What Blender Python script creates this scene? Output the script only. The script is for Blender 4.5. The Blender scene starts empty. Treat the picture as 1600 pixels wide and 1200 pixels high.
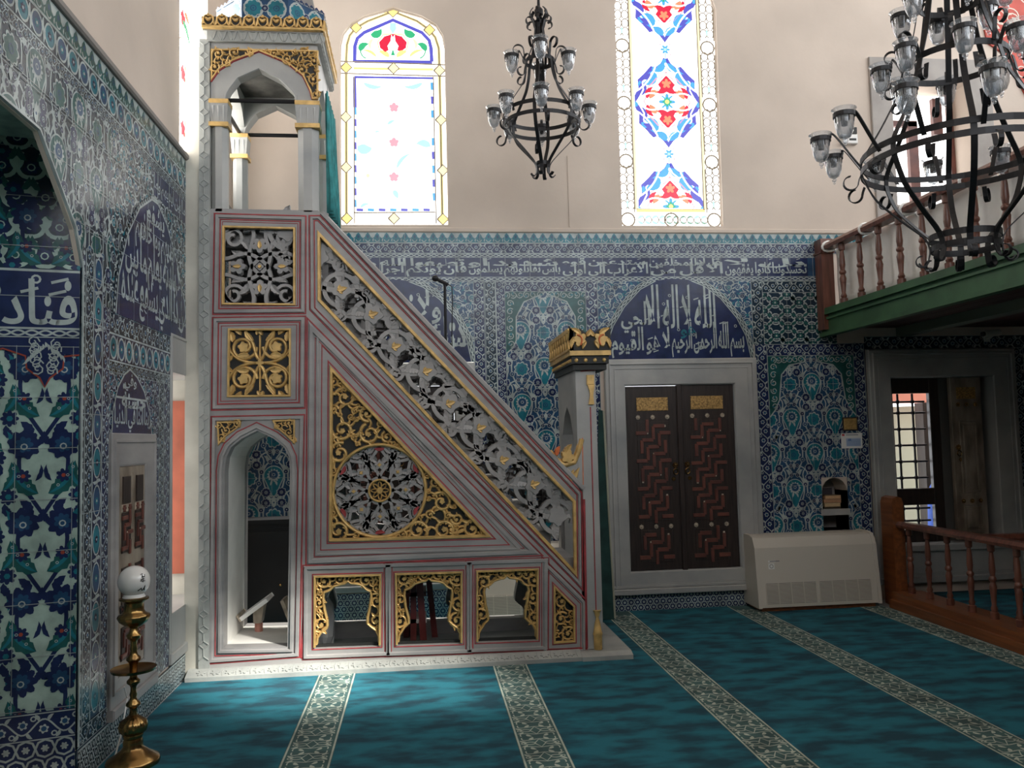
import bpy, math, random
import numpy as np
from mathutils import Vector, Matrix
PI = math.pi
SC = bpy.context.scene
COL = SC.collection
rnd = random.Random(7)

# ------------------------------------------------------------------ camera
YAW, PIT, ROL, FPX = math.radians(6.3475), math.radians(3.764), math.radians(-1.352), 1293.0
CAM = np.array([0.0, 0.0, 1.6])
_fw = np.array([math.sin(YAW)*math.cos(PIT), math.cos(YAW)*math.cos(PIT), math.sin(PIT)])
_rt = np.array([math.cos(YAW), -math.sin(YAW), 0.0])
_up = np.cross(_rt, _fw)
_r2 = math.cos(ROL)*_rt + math.sin(ROL)*_up
_u2 = -math.sin(ROL)*_rt + math.cos(ROL)*_up
cam_d = bpy.data.cameras.new('camera')
cam_d.sensor_width = 36.0
cam_d.lens = 36.0*FPX/1600.0
cam_d.clip_start = 0.05
cam = bpy.data.objects.new('camera', cam_d)
COL.objects.link(cam)
cam.matrix_world = Matrix(((_r2[0], _u2[0], -_fw[0], CAM[0]), (_r2[1], _u2[1], -_fw[1], CAM[1]),
                           (_r2[2], _u2[2], -_fw[2], CAM[2]), (0, 0, 0, 1)))
SC.camera = cam

def ray(x, y):
    return _fw + _r2*((x-800)/FPX) - _u2*((y-600)/FPX)

class Frame:
    """a plane in the place: origin, u, v axes and the normal towards the viewer side"""
    def __init__(s, O, u, v, n):
        s.O, s.u, s.v, s.n = [np.array(a, float) for a in (O, u, v, n)]
    def uv(s, x, y, h=0.0):                 # where the line of sight through a photo pixel meets the plane
        d = ray(x, y)
        t = ((s.O + s.n*h - CAM) @ s.n)/(d @ s.n)
        q = CAM + d*t - s.O
        return (float(q @ s.u), float(q @ s.v))
    def P(s, u, v, h=0.0):
        return s.O + s.u*u + s.v*v + s.n*h
    def many(s, a, h):
        a = np.asarray(a, float)
        return s.O + a[:, :1]*s.u + a[:, 1:2]*s.v + s.n*h
    def px(s, pts, h=0.0):
        return [s.uv(x, y, h) for x, y in pts]

YB, YM, YR, XL = 7.55, 6.05, 6.85, -1.66
FB = Frame((0, YB, 0), (1, 0, 0), (0, 0, 1), (0, -1, 0))
FM = Frame((0, YM, 0), (1, 0, 0), (0, 0, 1), (0, -1, 0))
FR = Frame((0, YR, 0), (1, 0, 0), (0, 0, 1), (0, 1, 0))
FL = Frame((XL, 0, 0), (0, 1, 0), (0, 0, 1), (1, 0, 0))
_a15 = math.radians(15)
FN = Frame((XL-0.525*math.cos(_a15), 4.25-0.525*math.sin(_a15), 0), (math.cos(_a15), math.sin(_a15), 0), (0, 0, 1),
           (math.sin(_a15), -math.cos(_a15), 0))
FF = Frame((0, 0, 0), (1, 0, 0), (0, 1, 0), (0, 0, 1))

# ------------------------------------------------------------------ materials
def mat(name, col, rough=0.6, metal=0.0, var=0.0, vscale=6.0, col2=None, bump=0.0, bscale=30.0, spec=0.5,
        coat=0.0, sheen=0.0, stretch=(1, 1, 1), detail=6.0, lo=0.35, hi=0.65, subs=0.0):
    m = bpy.data.materials.new(name)
    m.use_nodes = True
    nt = m.node_tree
    b = nt.nodes['Principled BSDF']
    b.inputs['Base Color'].default_value = (*col, 1)
    b.inputs['Roughness'].default_value = rough
    b.inputs['Metallic'].default_value = metal
    b.inputs['Specular IOR Level'].default_value = spec
    b.inputs['Coat Weight'].default_value = coat
    b.inputs['Coat Roughness'].default_value = 0.08
    b.inputs['Sheen Weight'].default_value = sheen
    if var > 0 or col2 is not None or bump > 0:
        geo = nt.nodes.new('ShaderNodeNewGeometry')
        mp = nt.nodes.new('ShaderNodeMapping')
        mp.inputs['Scale'].default_value = stretch
        nt.links.new(geo.outputs['Position'], mp.inputs['Vector'])
        if var > 0 or col2 is not None:
            nz = nt.nodes.new('ShaderNodeTexNoise')
            nz.inputs['Scale'].default_value = vscale
            nz.inputs['Detail'].default_value = detail
            nt.links.new(mp.outputs[0], nz.inputs['Vector'])
            rp = nt.nodes.new('ShaderNodeValToRGB')
            c2 = col2 if col2 is not None else tuple(c*(1-var) for c in col)
            c1 = col if col2 is not None else tuple(min(1, c*(1+var*0.5)) for c in col)
            rp.color_ramp.elements[0].position = lo
            rp.color_ramp.elements[0].color = (*c2, 1)
            rp.color_ramp.elements[1].position = hi
            rp.color_ramp.elements[1].color = (*c1, 1)
            nt.links.new(nz.outputs['Fac'], rp.inputs['Fac'])
            nt.links.new(rp.outputs['Color'], b.inputs['Base Color'])
        if bump > 0:
            n2 = nt.nodes.new('ShaderNodeTexNoise')
            n2.inputs['Scale'].default_value = bscale
            n2.inputs['Detail'].default_value = 3
            nt.links.new(mp.outputs[0], n2.inputs['Vector'])
            bp = nt.nodes.new('ShaderNodeBump')
            bp.inputs['Strength'].default_value = bump
            bp.inputs['Distance'].default_value = 0.02
            nt.links.new(n2.outputs['Fac'], bp.inputs['Height'])
            nt.links.new(bp.outputs['Normal'], b.inputs['Normal'])
    return m

def emit(name, col, strength):
    """lit stained glass: daylight behind coloured glass"""
    m = bpy.data.materials.new(name)
    m.use_nodes = True
    nt = m.node_tree
    b = nt.nodes['Principled BSDF']
    b.inputs['Base Color'].default_value = (*[c*0.3 for c in col], 1)
    b.inputs['Roughness'].default_value = 0.25
    b.inputs['Emission Color'].default_value = (*col, 1)
    b.inputs['Emission Strength'].default_value = strength
    return m

# ------------------------------------------------------------------ mesh builder
class MB:
    def __init__(s):
        s.v, s.f, s.m = [], [], []
    def add(s, verts, faces, mi=0):
        o = len(s.v)
        s.v.extend([tuple(map(float, p)) for p in verts])
        s.f.extend([tuple(i+o for i in f) for f in faces])
        s.m.extend([mi]*len(faces))
        return s
    def box(s, x0, y0, z0, x1, y1, z1, mi=0):
        v = [(x0, y0, z0), (x1, y0, z0), (x1, y1, z0), (x0, y1, z0), (x0, y0, z1), (x1, y0, z1), (x1, y1, z1), (x0, y1, z1)]
        return s.add(v, [(0, 3, 2, 1), (4, 5, 6, 7), (0, 1, 5, 4), (1, 2, 6, 5), (2, 3, 7, 6), (3, 0, 4, 7)], mi)
    def fbox(s, fr, u0, v0, u1, v1, h0, h1, mi=0, ch=0.0):
        """box on a frame, optional chamfered front edges"""
        if ch <= 0:
            v = [fr.P(u0, v0, h0), fr.P(u1, v0, h0), fr.P(u1, v1, h0), fr.P(u0, v1, h0),
                 fr.P(u0, v0, h1), fr.P(u1, v0, h1), fr.P(u1, v1, h1), fr.P(u0, v1, h1)]
            return s.add(v, [(0, 3, 2, 1), (4, 5, 6, 7), (0, 1, 5, 4), (1, 2, 6, 5), (2, 3, 7, 6), (3, 0, 4, 7)], mi)
        hm = h1-ch
        v = [fr.P(a, b, h0) for a, b in ((u0, v0), (u1, v0), (u1, v1), (u0, v1))]
        v += [fr.P(a, b, hm) for a, b in ((u0, v0), (u1, v0), (u1, v1), (u0, v1))]
        v += [fr.P(a, b, h1) for a, b in ((u0+ch, v0+ch), (u1-ch, v0+ch), (u1-ch, v1-ch), (u0+ch, v1-ch))]
        f = [(0, 3, 2, 1), (8, 9, 10, 11)]
        for k in range(4):
            j = (k+1) % 4
            f += [(k, j, 4+j, 4+k), (4+k, 4+j, 8+j, 8+k)]
        return s.add(v, f, mi)
    def prism(s, fr, poly, h0, h1, mi=0):
        n = len(poly)
        v = [fr.P(a, b, h0) for a, b in poly]+[fr.P(a, b, h1) for a, b in poly]
        f = [tuple(reversed(range(n))), tuple(range(n, 2*n))]
        f += [(k, (k+1) % n, n+(k+1) % n, n+k) for k in range(n)]
        return s.add(v, f, mi)
    def rib(s, fr, pts, w, h, base=0.0, mi=0, closed=False, prof=((-1, 0), (-0.45, 1), (0.45, 1), (1, 0)), w1=None):
        """relief ribbon along a 2D path on a frame; width may taper from w to w1"""
        p = np.asarray(pts, float)
        n = len(p)
        if closed:
            t = np.roll(p, -1, 0)-np.roll(p, 1, 0)
        else:
            t = np.gradient(p, axis=0)
        L = np.hypot(t[:, 0], t[:, 1])+1e-12
        t = t/L[:, None]
        nr = np.stack([-t[:, 1], t[:, 0]], 1)
        if closed:                                     # mitre
            pass
        ww = np.full(n, w/2.0) if w1 is None else np.linspace(w/2.0, w1/2.0, n)
        k = len(prof)
        V = []
        for i in range(n):
            for a, b in prof:
                q = p[i]+nr[i]*ww[i]*a
                V.append(fr.P(q[0], q[1], base+h*b))
        F = []
        for i in range(n if closed else n-1):
            j = (i+1) % n
            for c in range(k-1):
                F.append((i*k+c+1, i*k+c, j*k+c, j*k+c+1))
        if not closed:
            F.append(tuple(range(k)))
            F.append(tuple((n-1)*k+c for c in reversed(range(k))))
        return s.add(V, F, mi)
    def frame_line(s, fr, poly, w, h, base=0.0, mi=0, closed=True):
        """straight mitred moulding along a polygon (inner side to the left of travel)"""
        p = [np.array(a, float) for a in poly]
        n = len(p)
        L, R = [], []
        for i in range(n):
            a = p[i-1] if (closed or i > 0) else None
            b = p[(i+1) % n] if (closed or i < n-1) else None
            d1 = (p[i]-a)/np.linalg.norm(p[i]-a) if a is not None else None
            d2 = (b-p[i])/np.linalg.norm(b-p[i]) if b is not None else None
            if d1 is None: d1 = d2
            if d2 is None: d2 = d1
            n1 = np.array([-d1[1], d1[0]]); n2 = np.array([-d2[1], d2[0]])
            m = n1+n2
            m = m/np.linalg.norm(m)
            k = min(3.0, 1/max(0.2, m @ n1))
            L.append(p[i]+m*k*w/2); R.append(p[i]-m*k*w/2)
        V = []
        for i in range(n):
            l, r = L[i], R[i]
            V += [fr.P(*r, base), fr.P(*(r+(l-r)*0.22), base+h), fr.P(*(r+(l-r)*0.78), base+h), fr.P(*l, base)]
        F = []
        for i in range(n if closed else n-1):
            j = (i+1) % n
            for c in range(3):
                F.append((i*4+c, j*4+c, j*4+c+1, i*4+c+1))
        if not closed:
            F += [(0, 1, 2, 3), tuple((n-1)*4+c for c in (3, 2, 1, 0))]
        return s.add(V, F, mi)
    def lathe(s, prof, c, seg=24, mi=0, flute=None, axis=None):
        """profile of (radius, height)"""
        V, F = [], []
        for i, (r, z) in enumerate(prof):
            for k in range(seg):
                a = 2*PI*k/seg
                rr = r
                if flute and flute[0] <= i <= flute[1]:
                    rr = r*(1+flute[3]*math.cos(a*flute[2]))
                V.append((c[0]+rr*math.cos(a), c[1]+rr*math.sin(a), c[2]+z))
        n = len(prof)
        for i in range(n-1):
            for k in range(seg):
                j = (k+1) % seg
                F.append((i*seg+k, i*seg+j, (i+1)*seg+j, (i+1)*seg+k))
        if prof[0][0] > 1e-6: F.append(tuple(reversed(range(seg))))
        if prof[-1][0] > 1e-6: F.append(tuple((n-1)*seg+k for k in range(seg)))
        return s.add(V, F, mi)
    def tube(s, pts, r, seg=8, mi=0, closed=False):
        p = [Vector(a) for a in pts]
        n = len(p)
        V, F = [], []
        up = None
        for i in range(n):
            t = (p[(i+1) % n]-p[i-1]) if closed else (p[min(i+1, n-1)]-p[max(i-1, 0)])
            t.normalize()
            if up is None:
                up = Vector((0, 0, 1)) if abs(t.z) < 0.9 else Vector((1, 0, 0))
            a = t.cross(up)
            if a.length < 1e-6: a = t.cross(Vector((1, 0.3, 0)))
            a.normalize()
            b = a.cross(t)
            up = b
            rr = r(i/(n-1)) if callable(r) else r
            for k in range(seg):
                q = 2*PI*k/seg
                V.append(p[i]+a*(rr*math.cos(q))+b*(rr*math.sin(q)))
        for i in range(n if closed else n-1):
            j = (i+1) % n
            for k in range(seg):
                l = (k+1) % seg
                F.append((i*seg+k, i*seg+l, j*seg+l, j*seg+k))
        if not closed:
            F.append(tuple(reversed(range(seg)))); F.append(tuple((n-1)*seg+k for k in range(seg)))
        return s.add(V, F, mi)
    def strap(s, pts, side, w, t, mi=0, closed=False):
        """flat iron strap: width w along `side` (vector or list), thickness t"""
        p = [Vector(a) for a in pts]
        n = len(p)
        V, F = [], []
        for i in range(n):
            d = (p[(i+1) % n]-p[i-1]) if closed else (p[min(i+1, n-1)]-p[max(i-1, 0)])
            d.normalize()
            sd = Vector(side[i]) if isinstance(side, list) else Vector(side)
            sd.normalize()
            nn = d.cross(sd)
            nn.normalize()
            for a, b in ((-1, -1), (1, -1), (1, 1), (-1, 1)):
                V.append(p[i]+sd*(a*w/2)+nn*(b*t/2))
        for i in range(n if closed else n-1):
            j = (i+1) % n
            for k in range(4):
                l = (k+1) % 4
                F.append((i*4+k, i*4+l, j*4+l, j*4+k))
        if not closed:
            F.append((3, 2, 1, 0)); F.append(tuple((n-1)*4+k for k in range(4)))
        return s.add(V, F, mi)
    def sphere(s, c, r, mi=0, seg=10, rings=6, sc=(1, 1, 1)):
        prof = [(r*math.sin(PI*i/rings), -r*math.cos(PI*i/rings)) for i in range(rings+1)]
        o = MB(); o.lathe(prof, (0, 0, 0), seg)
        return s.add([(c[0]+x*sc[0], c[1]+y*sc[1], c[2]+z*sc[2]) for x, y, z in o.v], o.f, mi)
    def fill(s, fr, outer, holes, h0, h1, mi=0, bevel=0.0):
        """flat slab with holes on a frame (a filled 2D curve, turned into mesh)"""
        cu = bpy.data.curves.new('t', 'CURVE')
        cu.dimensions = '2D'; cu.fill_mode = 'BOTH'
        cu.extrude = (h1-h0)/2-bevel
        cu.bevel_depth = bevel; cu.bevel_resolution = 0
        if bevel: cu.offset = -bevel
        for pl in [outer]+list(holes):
            sp = cu.splines.new('POLY')
            sp.points.add(len(pl)-1)
            for q, (a, b) in zip(sp.points, pl):
                q.co = (a, b, 0, 1)
            sp.use_cyclic_u = True
        ob = bpy.data.objects.new('t', cu)
        COL.objects.link(ob)
        me = bpy.data.meshes.new_from_object(ob.evaluated_get(bpy.context.evaluated_depsgraph_get()))
        V = [fr.P(q.co.x, q.co.y, (h0+h1)/2+q.co.z) for q in me.vertices]
        F = [tuple(p.vertices) for p in me.polygons]
        bpy.data.objects.remove(ob); bpy.data.curves.remove(cu); bpy.data.meshes.remove(me)
        return s.add(V, F, mi)
    def build(s, name, mats, parent=None, smooth=False, **props):
        me = bpy.data.meshes.new(name)
        me.from_pydata(s.v, [], s.f)
        for m in (mats if isinstance(mats, (list, tuple)) else [mats]):
            me.materials.append(m)
        me.polygons.foreach_set('material_index', s.m)
        if smooth:
            me.polygons.foreach_set('use_smooth', [True]*len(me.polygons))
            try: me.set_sharp_from_angle(angle=math.radians(smooth if smooth is not True else 40))
            except Exception: pass
        me.validate(); me.update()
        return link(bpy.data.objects.new(name, me), parent, **props)

def root_loc(o):
    while o.parent: o = o.parent
    return o.location.copy()

def link(o, parent=None, **props):
    COL.objects.link(o)
    if parent is not None:
        o.parent = parent
        if parent.type == 'EMPTY':
            o.matrix_parent_inverse = Matrix.Translation(-parent.location)
    for k, v in props.items():
        o[k] = v
    return o

def thing(name, label, cat, loc, group=None, kind=None):
    o = bpy.data.objects.new(name, None)
    o.empty_display_size = 0.1
    o.location = loc
    COL.objects.link(o)
    o['label'] = label
    if cat: o['category'] = cat
    if group: o['group'] = group
    if kind: o['kind'] = kind
    return o

def tag(o, label, cat, group=None):
    o['label'] = label; o['category'] = cat
    if group: o['group'] = group
    return o

def copy_tree(o, parent=None):
    c = o.copy()
    COL.objects.link(c)
    if parent is not None: c.parent = parent
    for ch in list(o.children):
        copy_tree(ch, c)
    return c

# ------------------------------------------------------------------ flat shapes (arrays of triangles)
def A(*p): return np.array(p, float)
def fan(pts, c=None):
    p = np.asarray(pts, float)
    c = p.mean(0) if c is None else np.asarray(c, float)
    q = np.roll(p, -1, 0)
    return np.stack([np.broadcast_to(c, p.shape), p, q], 1)
def disk(cx, cy, r, n=12, ry=None):
    a = np.linspace(0, 2*PI, n, endpoint=False)
    return fan(np.stack([cx+r*np.cos(a), cy+(ry or r)*np.sin(a)], 1), (cx, cy))
def star(cx, cy, R, n, depth=0.3, ph=0.0, sharp=False, k=4):
    a = np.linspace(0, 2*PI, n*k, endpoint=False)
    c = np.abs(np.cos(n*(a-ph)/2))
    r = R*(1-depth+depth*(c if not sharp else c**2.5))
    return fan(np.stack([cx+r*np.cos(a), cy+r*np.sin(a)], 1), (cx, cy))
def strip(Lp, Rp):
    Lp, Rp = np.asarray(Lp, float), np.asarray(Rp, float)
    return np.concatenate([np.stack([Lp[:-1], Rp[:-1], Rp[1:]], 1), np.stack([Lp[:-1], Rp[1:], Lp[1:]], 1)])
def stroke(pts, w0, w1=None):
    p = np.asarray(pts, float)
    t = np.gradient(p, axis=0)
    t /= (np.hypot(t[:, 0], t[:, 1])+1e-12)[:, None]
    n = np.stack([-t[:, 1], t[:, 0]], 1)
    w = np.linspace(w0, w0 if w1 is None else w1, len(p))[:, None]/2
    return strip(p+n*w, p-n*w)
def ring(cx, cy, r, w, n=16, ry=None):
    a = np.linspace(0, 2*PI, n+1)
    e = (ry or r)/r
    c, s_ = np.cos(a), np.sin(a)
    return strip(np.stack([cx+(r-w/2)*c, cy+(r*e-w/2)*s_], 1), np.stack([cx+(r+w/2)*c, cy+(r*e+w/2)*s_], 1))
def rect(x0, y0, x1, y1):
    return A([[x0, y0], [x1, y0], [x1, y1]], [[x0, y0], [x1, y1], [x0, y1]])
def bez(p0, p1, p2, p3=None, n=10):
    t = np.linspace(0, 1, n)[:, None]
    p0, p1, p2 = map(lambda q: np.array(q, float), (p0, p1, p2))
    if p3 is None: return (1-t)**2*p0+2*t*(1-t)*p1+t*t*p2
    p3 = np.array(p3, float)
    return (1-t)**3*p0+3*t*(1-t)**2*p1+3*t*t*(1-t)*p2+t**3*p3
def leaf_edges(p0, p1, bend, w, serr=0.0, n=9, teeth=5):
    p0, p1 = np.array(p0, float), np.array(p1, float)
    d = p1-p0
    m = (p0+p1)/2+np.array([-d[1], d[0]])*bend
    sp = bez(p0, m, p1, n=n)
    t = np.gradient(sp, axis=0)
    t /= (np.hypot(t[:, 0], t[:, 1])+1e-12)[:, None]
    nr = np.stack([-t[:, 1], t[:, 0]], 1)
    x = np.linspace(0, 1, n)
    pr = np.sin(PI*np.clip(x, 0, 1)**0.8)**0.8
    if serr: pr = pr*(1-serr*((np.arange(n) % 2)))
    pr = (pr*w/2)[:, None]
    return sp+nr*pr, sp-nr*pr
def leaf(p0, p1, bend=0.2, w=0.3, serr=0.0, n=9):
    return strip(*leaf_edges(p0, p1, bend, w, serr, n))
def arc(cx, cy, r, a0, a1, n=14, ry=None):
    a = np.linspace(math.radians(a0), math.radians(a1), n)
    return np.stack([cx+r*np.cos(a), cy+(ry or r)*np.sin(a)], 1)
def spiral(cx, cy, r0, r1, a0, turns, n=22):
    t = np.linspace(0, 1, n)
    a = a0+2*PI*turns*t
    r = r0+(r1-r0)*t
    return np.stack([cx+r*np.cos(a), cy+r*np.sin(a)], 1)

def xf(motif, x=0.0, y=0.0, s=1.0, rot=0.0, mx=False, my=False, sy=None):
    c, sn = math.cos(rot), math.sin(rot)
    M = np.array([[c, -sn], [sn, c]]) @ np.diag([s*(-1 if mx else 1), (sy or s)*(-1 if my else 1)])
    return [(t @ M.T+np.array([x, y]), col, l) for t, col, l in motif]

class Cv:
    """flat inlay drawing on a frame: coloured triangles in thin stacked glaze layers"""
    STEP = 0.0006
    def __init__(s, fr, h=0.0, clip=None):
        s.fr, s.h, s.clip, s.t = fr, h, clip, []
    def setclip(s, poly):
        s.clip = poly
        return s
    def box(s, x0, y0, x1, y1):
        s.clip = [(x0, y0), (x1, y0), (x1, y1), (x0, y1)]
        return s
    def add(s, tris, col, layer=1):
        t = np.asarray(tris, float)
        if len(t) == 0: return s
        if s.clip is not None:
            P = np.asarray(s.clip, float)
            Q = np.roll(P, -1, 0)
            E = Q-P
            sg = 1.0 if np.sum(P[:, 0]*Q[:, 1]-Q[:, 0]*P[:, 1]) > 0 else -1.0
            # signed side of each vertex to each edge: T x 3 x E
            D = sg*(E[None, None, :, 0]*(t[:, :, None, 1]-P[None, None, :, 1])-E[None, None, :, 1]*(t[:, :, None, 0]-P[None, None, :, 0]))
            ins = (D >= -1e-9)
            full = ins.all((1, 2))
            out = (~ins).all(1).any(1)
            part = ~(full | out)
            keep = [t[full]]
            for k in np.nonzero(part)[0]:
                poly = [tuple(q) for q in t[k]]
                for e in range(len(P)):
                    if len(poly) < 3: break
                    res = []
                    ds = [sg*(E[e, 0]*(q[1]-P[e, 1])-E[e, 1]*(q[0]-P[e, 0])) for q in poly]
                    for i in range(len(poly)):
                        a, b, da, db = poly[i-1], poly[i], ds[i-1], ds[i]
                        if (da >= 0) != (db >= 0):
                            f = da/(da-db)
                            res.append((a[0]+(b[0]-a[0])*f, a[1]+(b[1]-a[1])*f))
                        if db >= 0: res.append(b)
                    poly = res
                if len(poly) >= 3:
                    q = np.array(poly)
                    keep.append(np.stack([np.broadcast_to(q[0], (len(q)-2, 2)), q[1:-1], q[2:]], 1))
            t = np.concatenate(keep)
            if len(t) == 0: return s
        s.t.append((t, col, layer+.9*(len(s.t)*7 % 23)/23))   # every piece gets its own glaze height
        return s
    def put(s, motif, **k):
        for t, c, l in (xf(motif, **k) if k else motif):
            s.add(t, c, l)
        return s
    def build(s, name, mats, parent=None, slab=None, slab_mat=0, **props):
        """mats: dict colour key -> material. slab: (outline, h0) a solid plate carrying the drawing"""
        keys = list(mats)
        V, M = [], []
        for t, c, l in s.t:
            # wind towards the normal
            ar = (t[:, 1, 0]-t[:, 0, 0])*(t[:, 2, 1]-t[:, 0, 1])-(t[:, 1, 1]-t[:, 0, 1])*(t[:, 2, 0]-t[:, 0, 0])
            t = t.copy()
            neg = ar < 0
            t[neg] = t[neg][:, ::-1]
            V.append(s.fr.many(t.reshape(-1, 2), s.h+l*s.STEP))
            M.append(np.full(len(t), keys.index(c), np.int32))
        V = np.concatenate(V) if V else np.zeros((0, 3))
        M = np.concatenate(M) if M else np.zeros(0, np.int32)
        nv0 = len(V)
        ext = MB()
        if slab:
            for ol, h0 in slab:
                ext.prism(s.fr, ol, h0, s.h-.0006, keys.index(slab_mat) if slab_mat in keys else 0)
        me = bpy.data.meshes.new(name)
        nt = len(M)
        vv = np.concatenate([V, np.array(ext.v).reshape(-1, 3)]) if ext.v else V
        me.vertices.add(len(vv))
        me.vertices.foreach_set('co', vv.astype(np.float32).ravel())
        lp = np.arange(nv0, dtype=np.int32)
        ls = (np.arange(nt, dtype=np.int32)*3)
        lt = np.full(nt, 3, np.int32)
        if ext.f:
            xl = np.array([i+nv0 for f in ext.f for i in f], np.int32)
            xt = np.array([len(f) for f in ext.f], np.int32)
            xs = len(lp)+np.concatenate([[0], np.cumsum(xt)[:-1]]).astype(np.int32)
            lp, ls, lt = np.concatenate([lp, xl]), np.concatenate([ls, xs]), np.concatenate([lt, xt])
            M = np.concatenate([M, np.array(ext.m, np.int32)])
        me.loops.add(len(lp)); me.loops.foreach_set('vertex_index', lp.astype(np.int32))
        me.polygons.add(len(lt))
        me.polygons.foreach_set('loop_start', ls.astype(np.int32))
        me.polygons.foreach_set('loop_total', lt.astype(np.int32))
        for k in keys: me.materials.append(mats[k])
        me.polygons.foreach_set('material_index', M)
        me.update(calc_edges=True)
        return link(bpy.data.objects.new(name, me), parent, **props)

# ------------------------------------------------------------------ Arabic lettering
_AR = {}
for ch, base, n in (('ا', 0xFE8D, 2), ('ب', 0xFE8F, 4), ('ة', 0xFE93, 2), ('ت', 0xFE95, 4), ('ث', 0xFE99, 4), ('ج', 0xFE9D, 4),
                    ('ح', 0xFEA1, 4), ('خ', 0xFEA5, 4), ('د', 0xFEA9, 2), ('ذ', 0xFEAB, 2), ('ر', 0xFEAD, 2), ('ز', 0xFEAF, 2),
                    ('س', 0xFEB1, 4), ('ش', 0xFEB5, 4), ('ص', 0xFEB9, 4), ('ض', 0xFEBD, 4), ('ط', 0xFEC1, 4), ('ظ', 0xFEC5, 4),
                    ('ع', 0xFEC9, 4), ('غ', 0xFECD, 4), ('ف', 0xFED1, 4), ('ق', 0xFED5, 4), ('ك', 0xFED9, 4), ('ل', 0xFEDD, 4),
                    ('م', 0xFEE1, 4), ('ن', 0xFEE5, 4), ('ه', 0xFEE9, 4), ('و', 0xFEED, 2), ('ى', 0xFEEF, 2), ('ي', 0xFEF1, 4),
                    ('ئ', 0xFE89, 4), ('أ', 0xFE83, 2), ('لا', 0xFEFB, 2)):
    _AR[ch] = (base, n)
def shape_ar(text):
    out = []
    for word in text.split(' '):
        ls = []
        i = 0
        while i < len(word):
            if word[i:i+2] == 'لا': ls.append('لا'); i += 2
            else: ls.append(word[i]); i += 1
        w = []
        for k, c in enumerate(ls):
            base, n = _AR[c]
            prev = k > 0 and _AR[ls[k-1]][1] == 4
            nxt = n == 4 and k < len(ls)-1
            form = (3 if nxt else 1) if prev else (2 if nxt else 0)
            w.append(chr(base+form))
        out.append(''.join(w))
    return ' '.join(out)[::-1]
_TX = {}
def text_tris(text, tall=1.9, thick=0.012, arabic=True, gap=0.45):
    """lettering as triangles; x from 0 to width, baseline 0; ascenders drawn out tall as in thuluth"""
    key = (text, tall, thick)
    if key in _TX: return _TX[key]
    cu = bpy.data.curves.new('t', 'FONT')
    cu.body = shape_ar(text) if arabic else text
    cu.resolution_u = 3
    cu.offset = thick
    cu.space_word = gap
    ob = bpy.data.objects.new('t', cu)
    COL.objects.link(ob)
    me = bpy.data.meshes.new_from_object(ob.evaluated_get(bpy.context.evaluated_depsgraph_get()))
    me.calc_loop_triangles()
    co = np.array([v.co[:2] for v in me.vertices])
    tr = np.array([t.vertices[:] for t in me.loop_triangles])
    bpy.data.objects.remove(ob); bpy.data.curves.remove(cu); bpy.data.meshes.remove(me)
    if arabic:
        y = co[:, 1]
        co[:, 1] = np.where(y > 0.32, 0.32+(y-0.32)*tall, y)
        co[:, 0] += 0.10*co[:, 1]*0
    co[:, 0] -= co[:, 0].min()
    _TX[key] = (co[tr], float(co[:, 0].max()), float(co[:, 1].min()), float(co[:, 1].max()))
    return _TX[key]
def put_text(cv, text, u0, u1, v0, v1, col, layer=6, tall=1.9, thick=0.012, arabic=True, gap=0.45):
    """stretch one line of lettering into a rectangle"""
    t, w, y0, y1 = text_tris(text, tall, thick, arabic, gap)
    q = t.copy()
    q[..., 0] = u0+q[..., 0]/w*(u1-u0)
    q[..., 1] = v0+(q[..., 1]-y0)/(y1-y0)*(v1-v0)
    cv.add(q, col, layer)
# ------------------------------------------------------------------ palette
M = {}
def tile(name, col, **k):
    return mat(name, col, rough=0.20, var=0.3, vscale=9.0, bump=0.06, bscale=14.0, spec=0.27, coat=0.06, **k)
TM = {'N': tile('glaze_navy', (0.015, 0.025, 0.082)), 'B': tile('glaze_blue', (0.021, 0.066, 0.145)), 'T': tile('glaze_turquoise', (0.017, 0.150, 0.200)),
      'G': tile('glaze_green', (0.018, 0.09, 0.088)), 'W': tile('glaze_white', (0.37, 0.43, 0.425)), 'K': tile('glaze_grout', (0.33, 0.38, 0.38)),
      'R': tile('glaze_red', (0.28, 0.06, 0.04)), 'P': tile('glaze_pale_green', (0.36, 0.48, 0.43)), 'D': tile('glaze_dark', (0.012, 0.03, 0.055))}
M['plaster'] = mat('plaster', (0.60, 0.515, 0.44), 0.85, var=0.10, vscale=1.3, bump=0.05, bscale=20)
M['cream'] = mat('cream_stone', (0.55, 0.53, 0.46), 0.6, var=0.2, vscale=3, bump=0.05)
M['marble'] = mat('grey_marble', (0.335, 0.325, 0.318), 0.45, col2=(0.225, 0.222, 0.222), vscale=2.2, stretch=(1, 1, 3), bump=0.04, bscale=18, lo=0.3, hi=0.62)
M['marble2'] = mat('white_marble', (0.385, 0.385, 0.37), 0.45, col2=(0.27, 0.28, 0.28), vscale=2.6, bump=0.04, lo=0.3, hi=0.62)
M['marble_carved'] = mat('carved_marble', (0.37, 0.385, 0.365), 0.55, col2=(0.27, 0.285, 0.275), vscale=5, bump=0.12, bscale=40)
M['red'] = mat('red_paint', (0.33, 0.042, 0.048), 0.6, var=0.3, vscale=14)
M['orange'] = mat('orange_paint', (0.62, 0.16, 0.05), 0.5, var=0.3, vscale=14)
M['gold'] = mat('gilding', (0.64, 0.42, 0.155), 0.45, metal=0.3, var=0.25, vscale=16, bump=0.05)
M['black'] = mat('black_ground', (0.012, 0.013, 0.012), 0.6)
M['wood'] = mat('brown_wood', (0.19, 0.068, 0.042), 0.35, col2=(0.10, 0.034, 0.022), vscale=5, stretch=(6, 6, 0.6), bump=0.05, coat=0.3)
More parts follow.
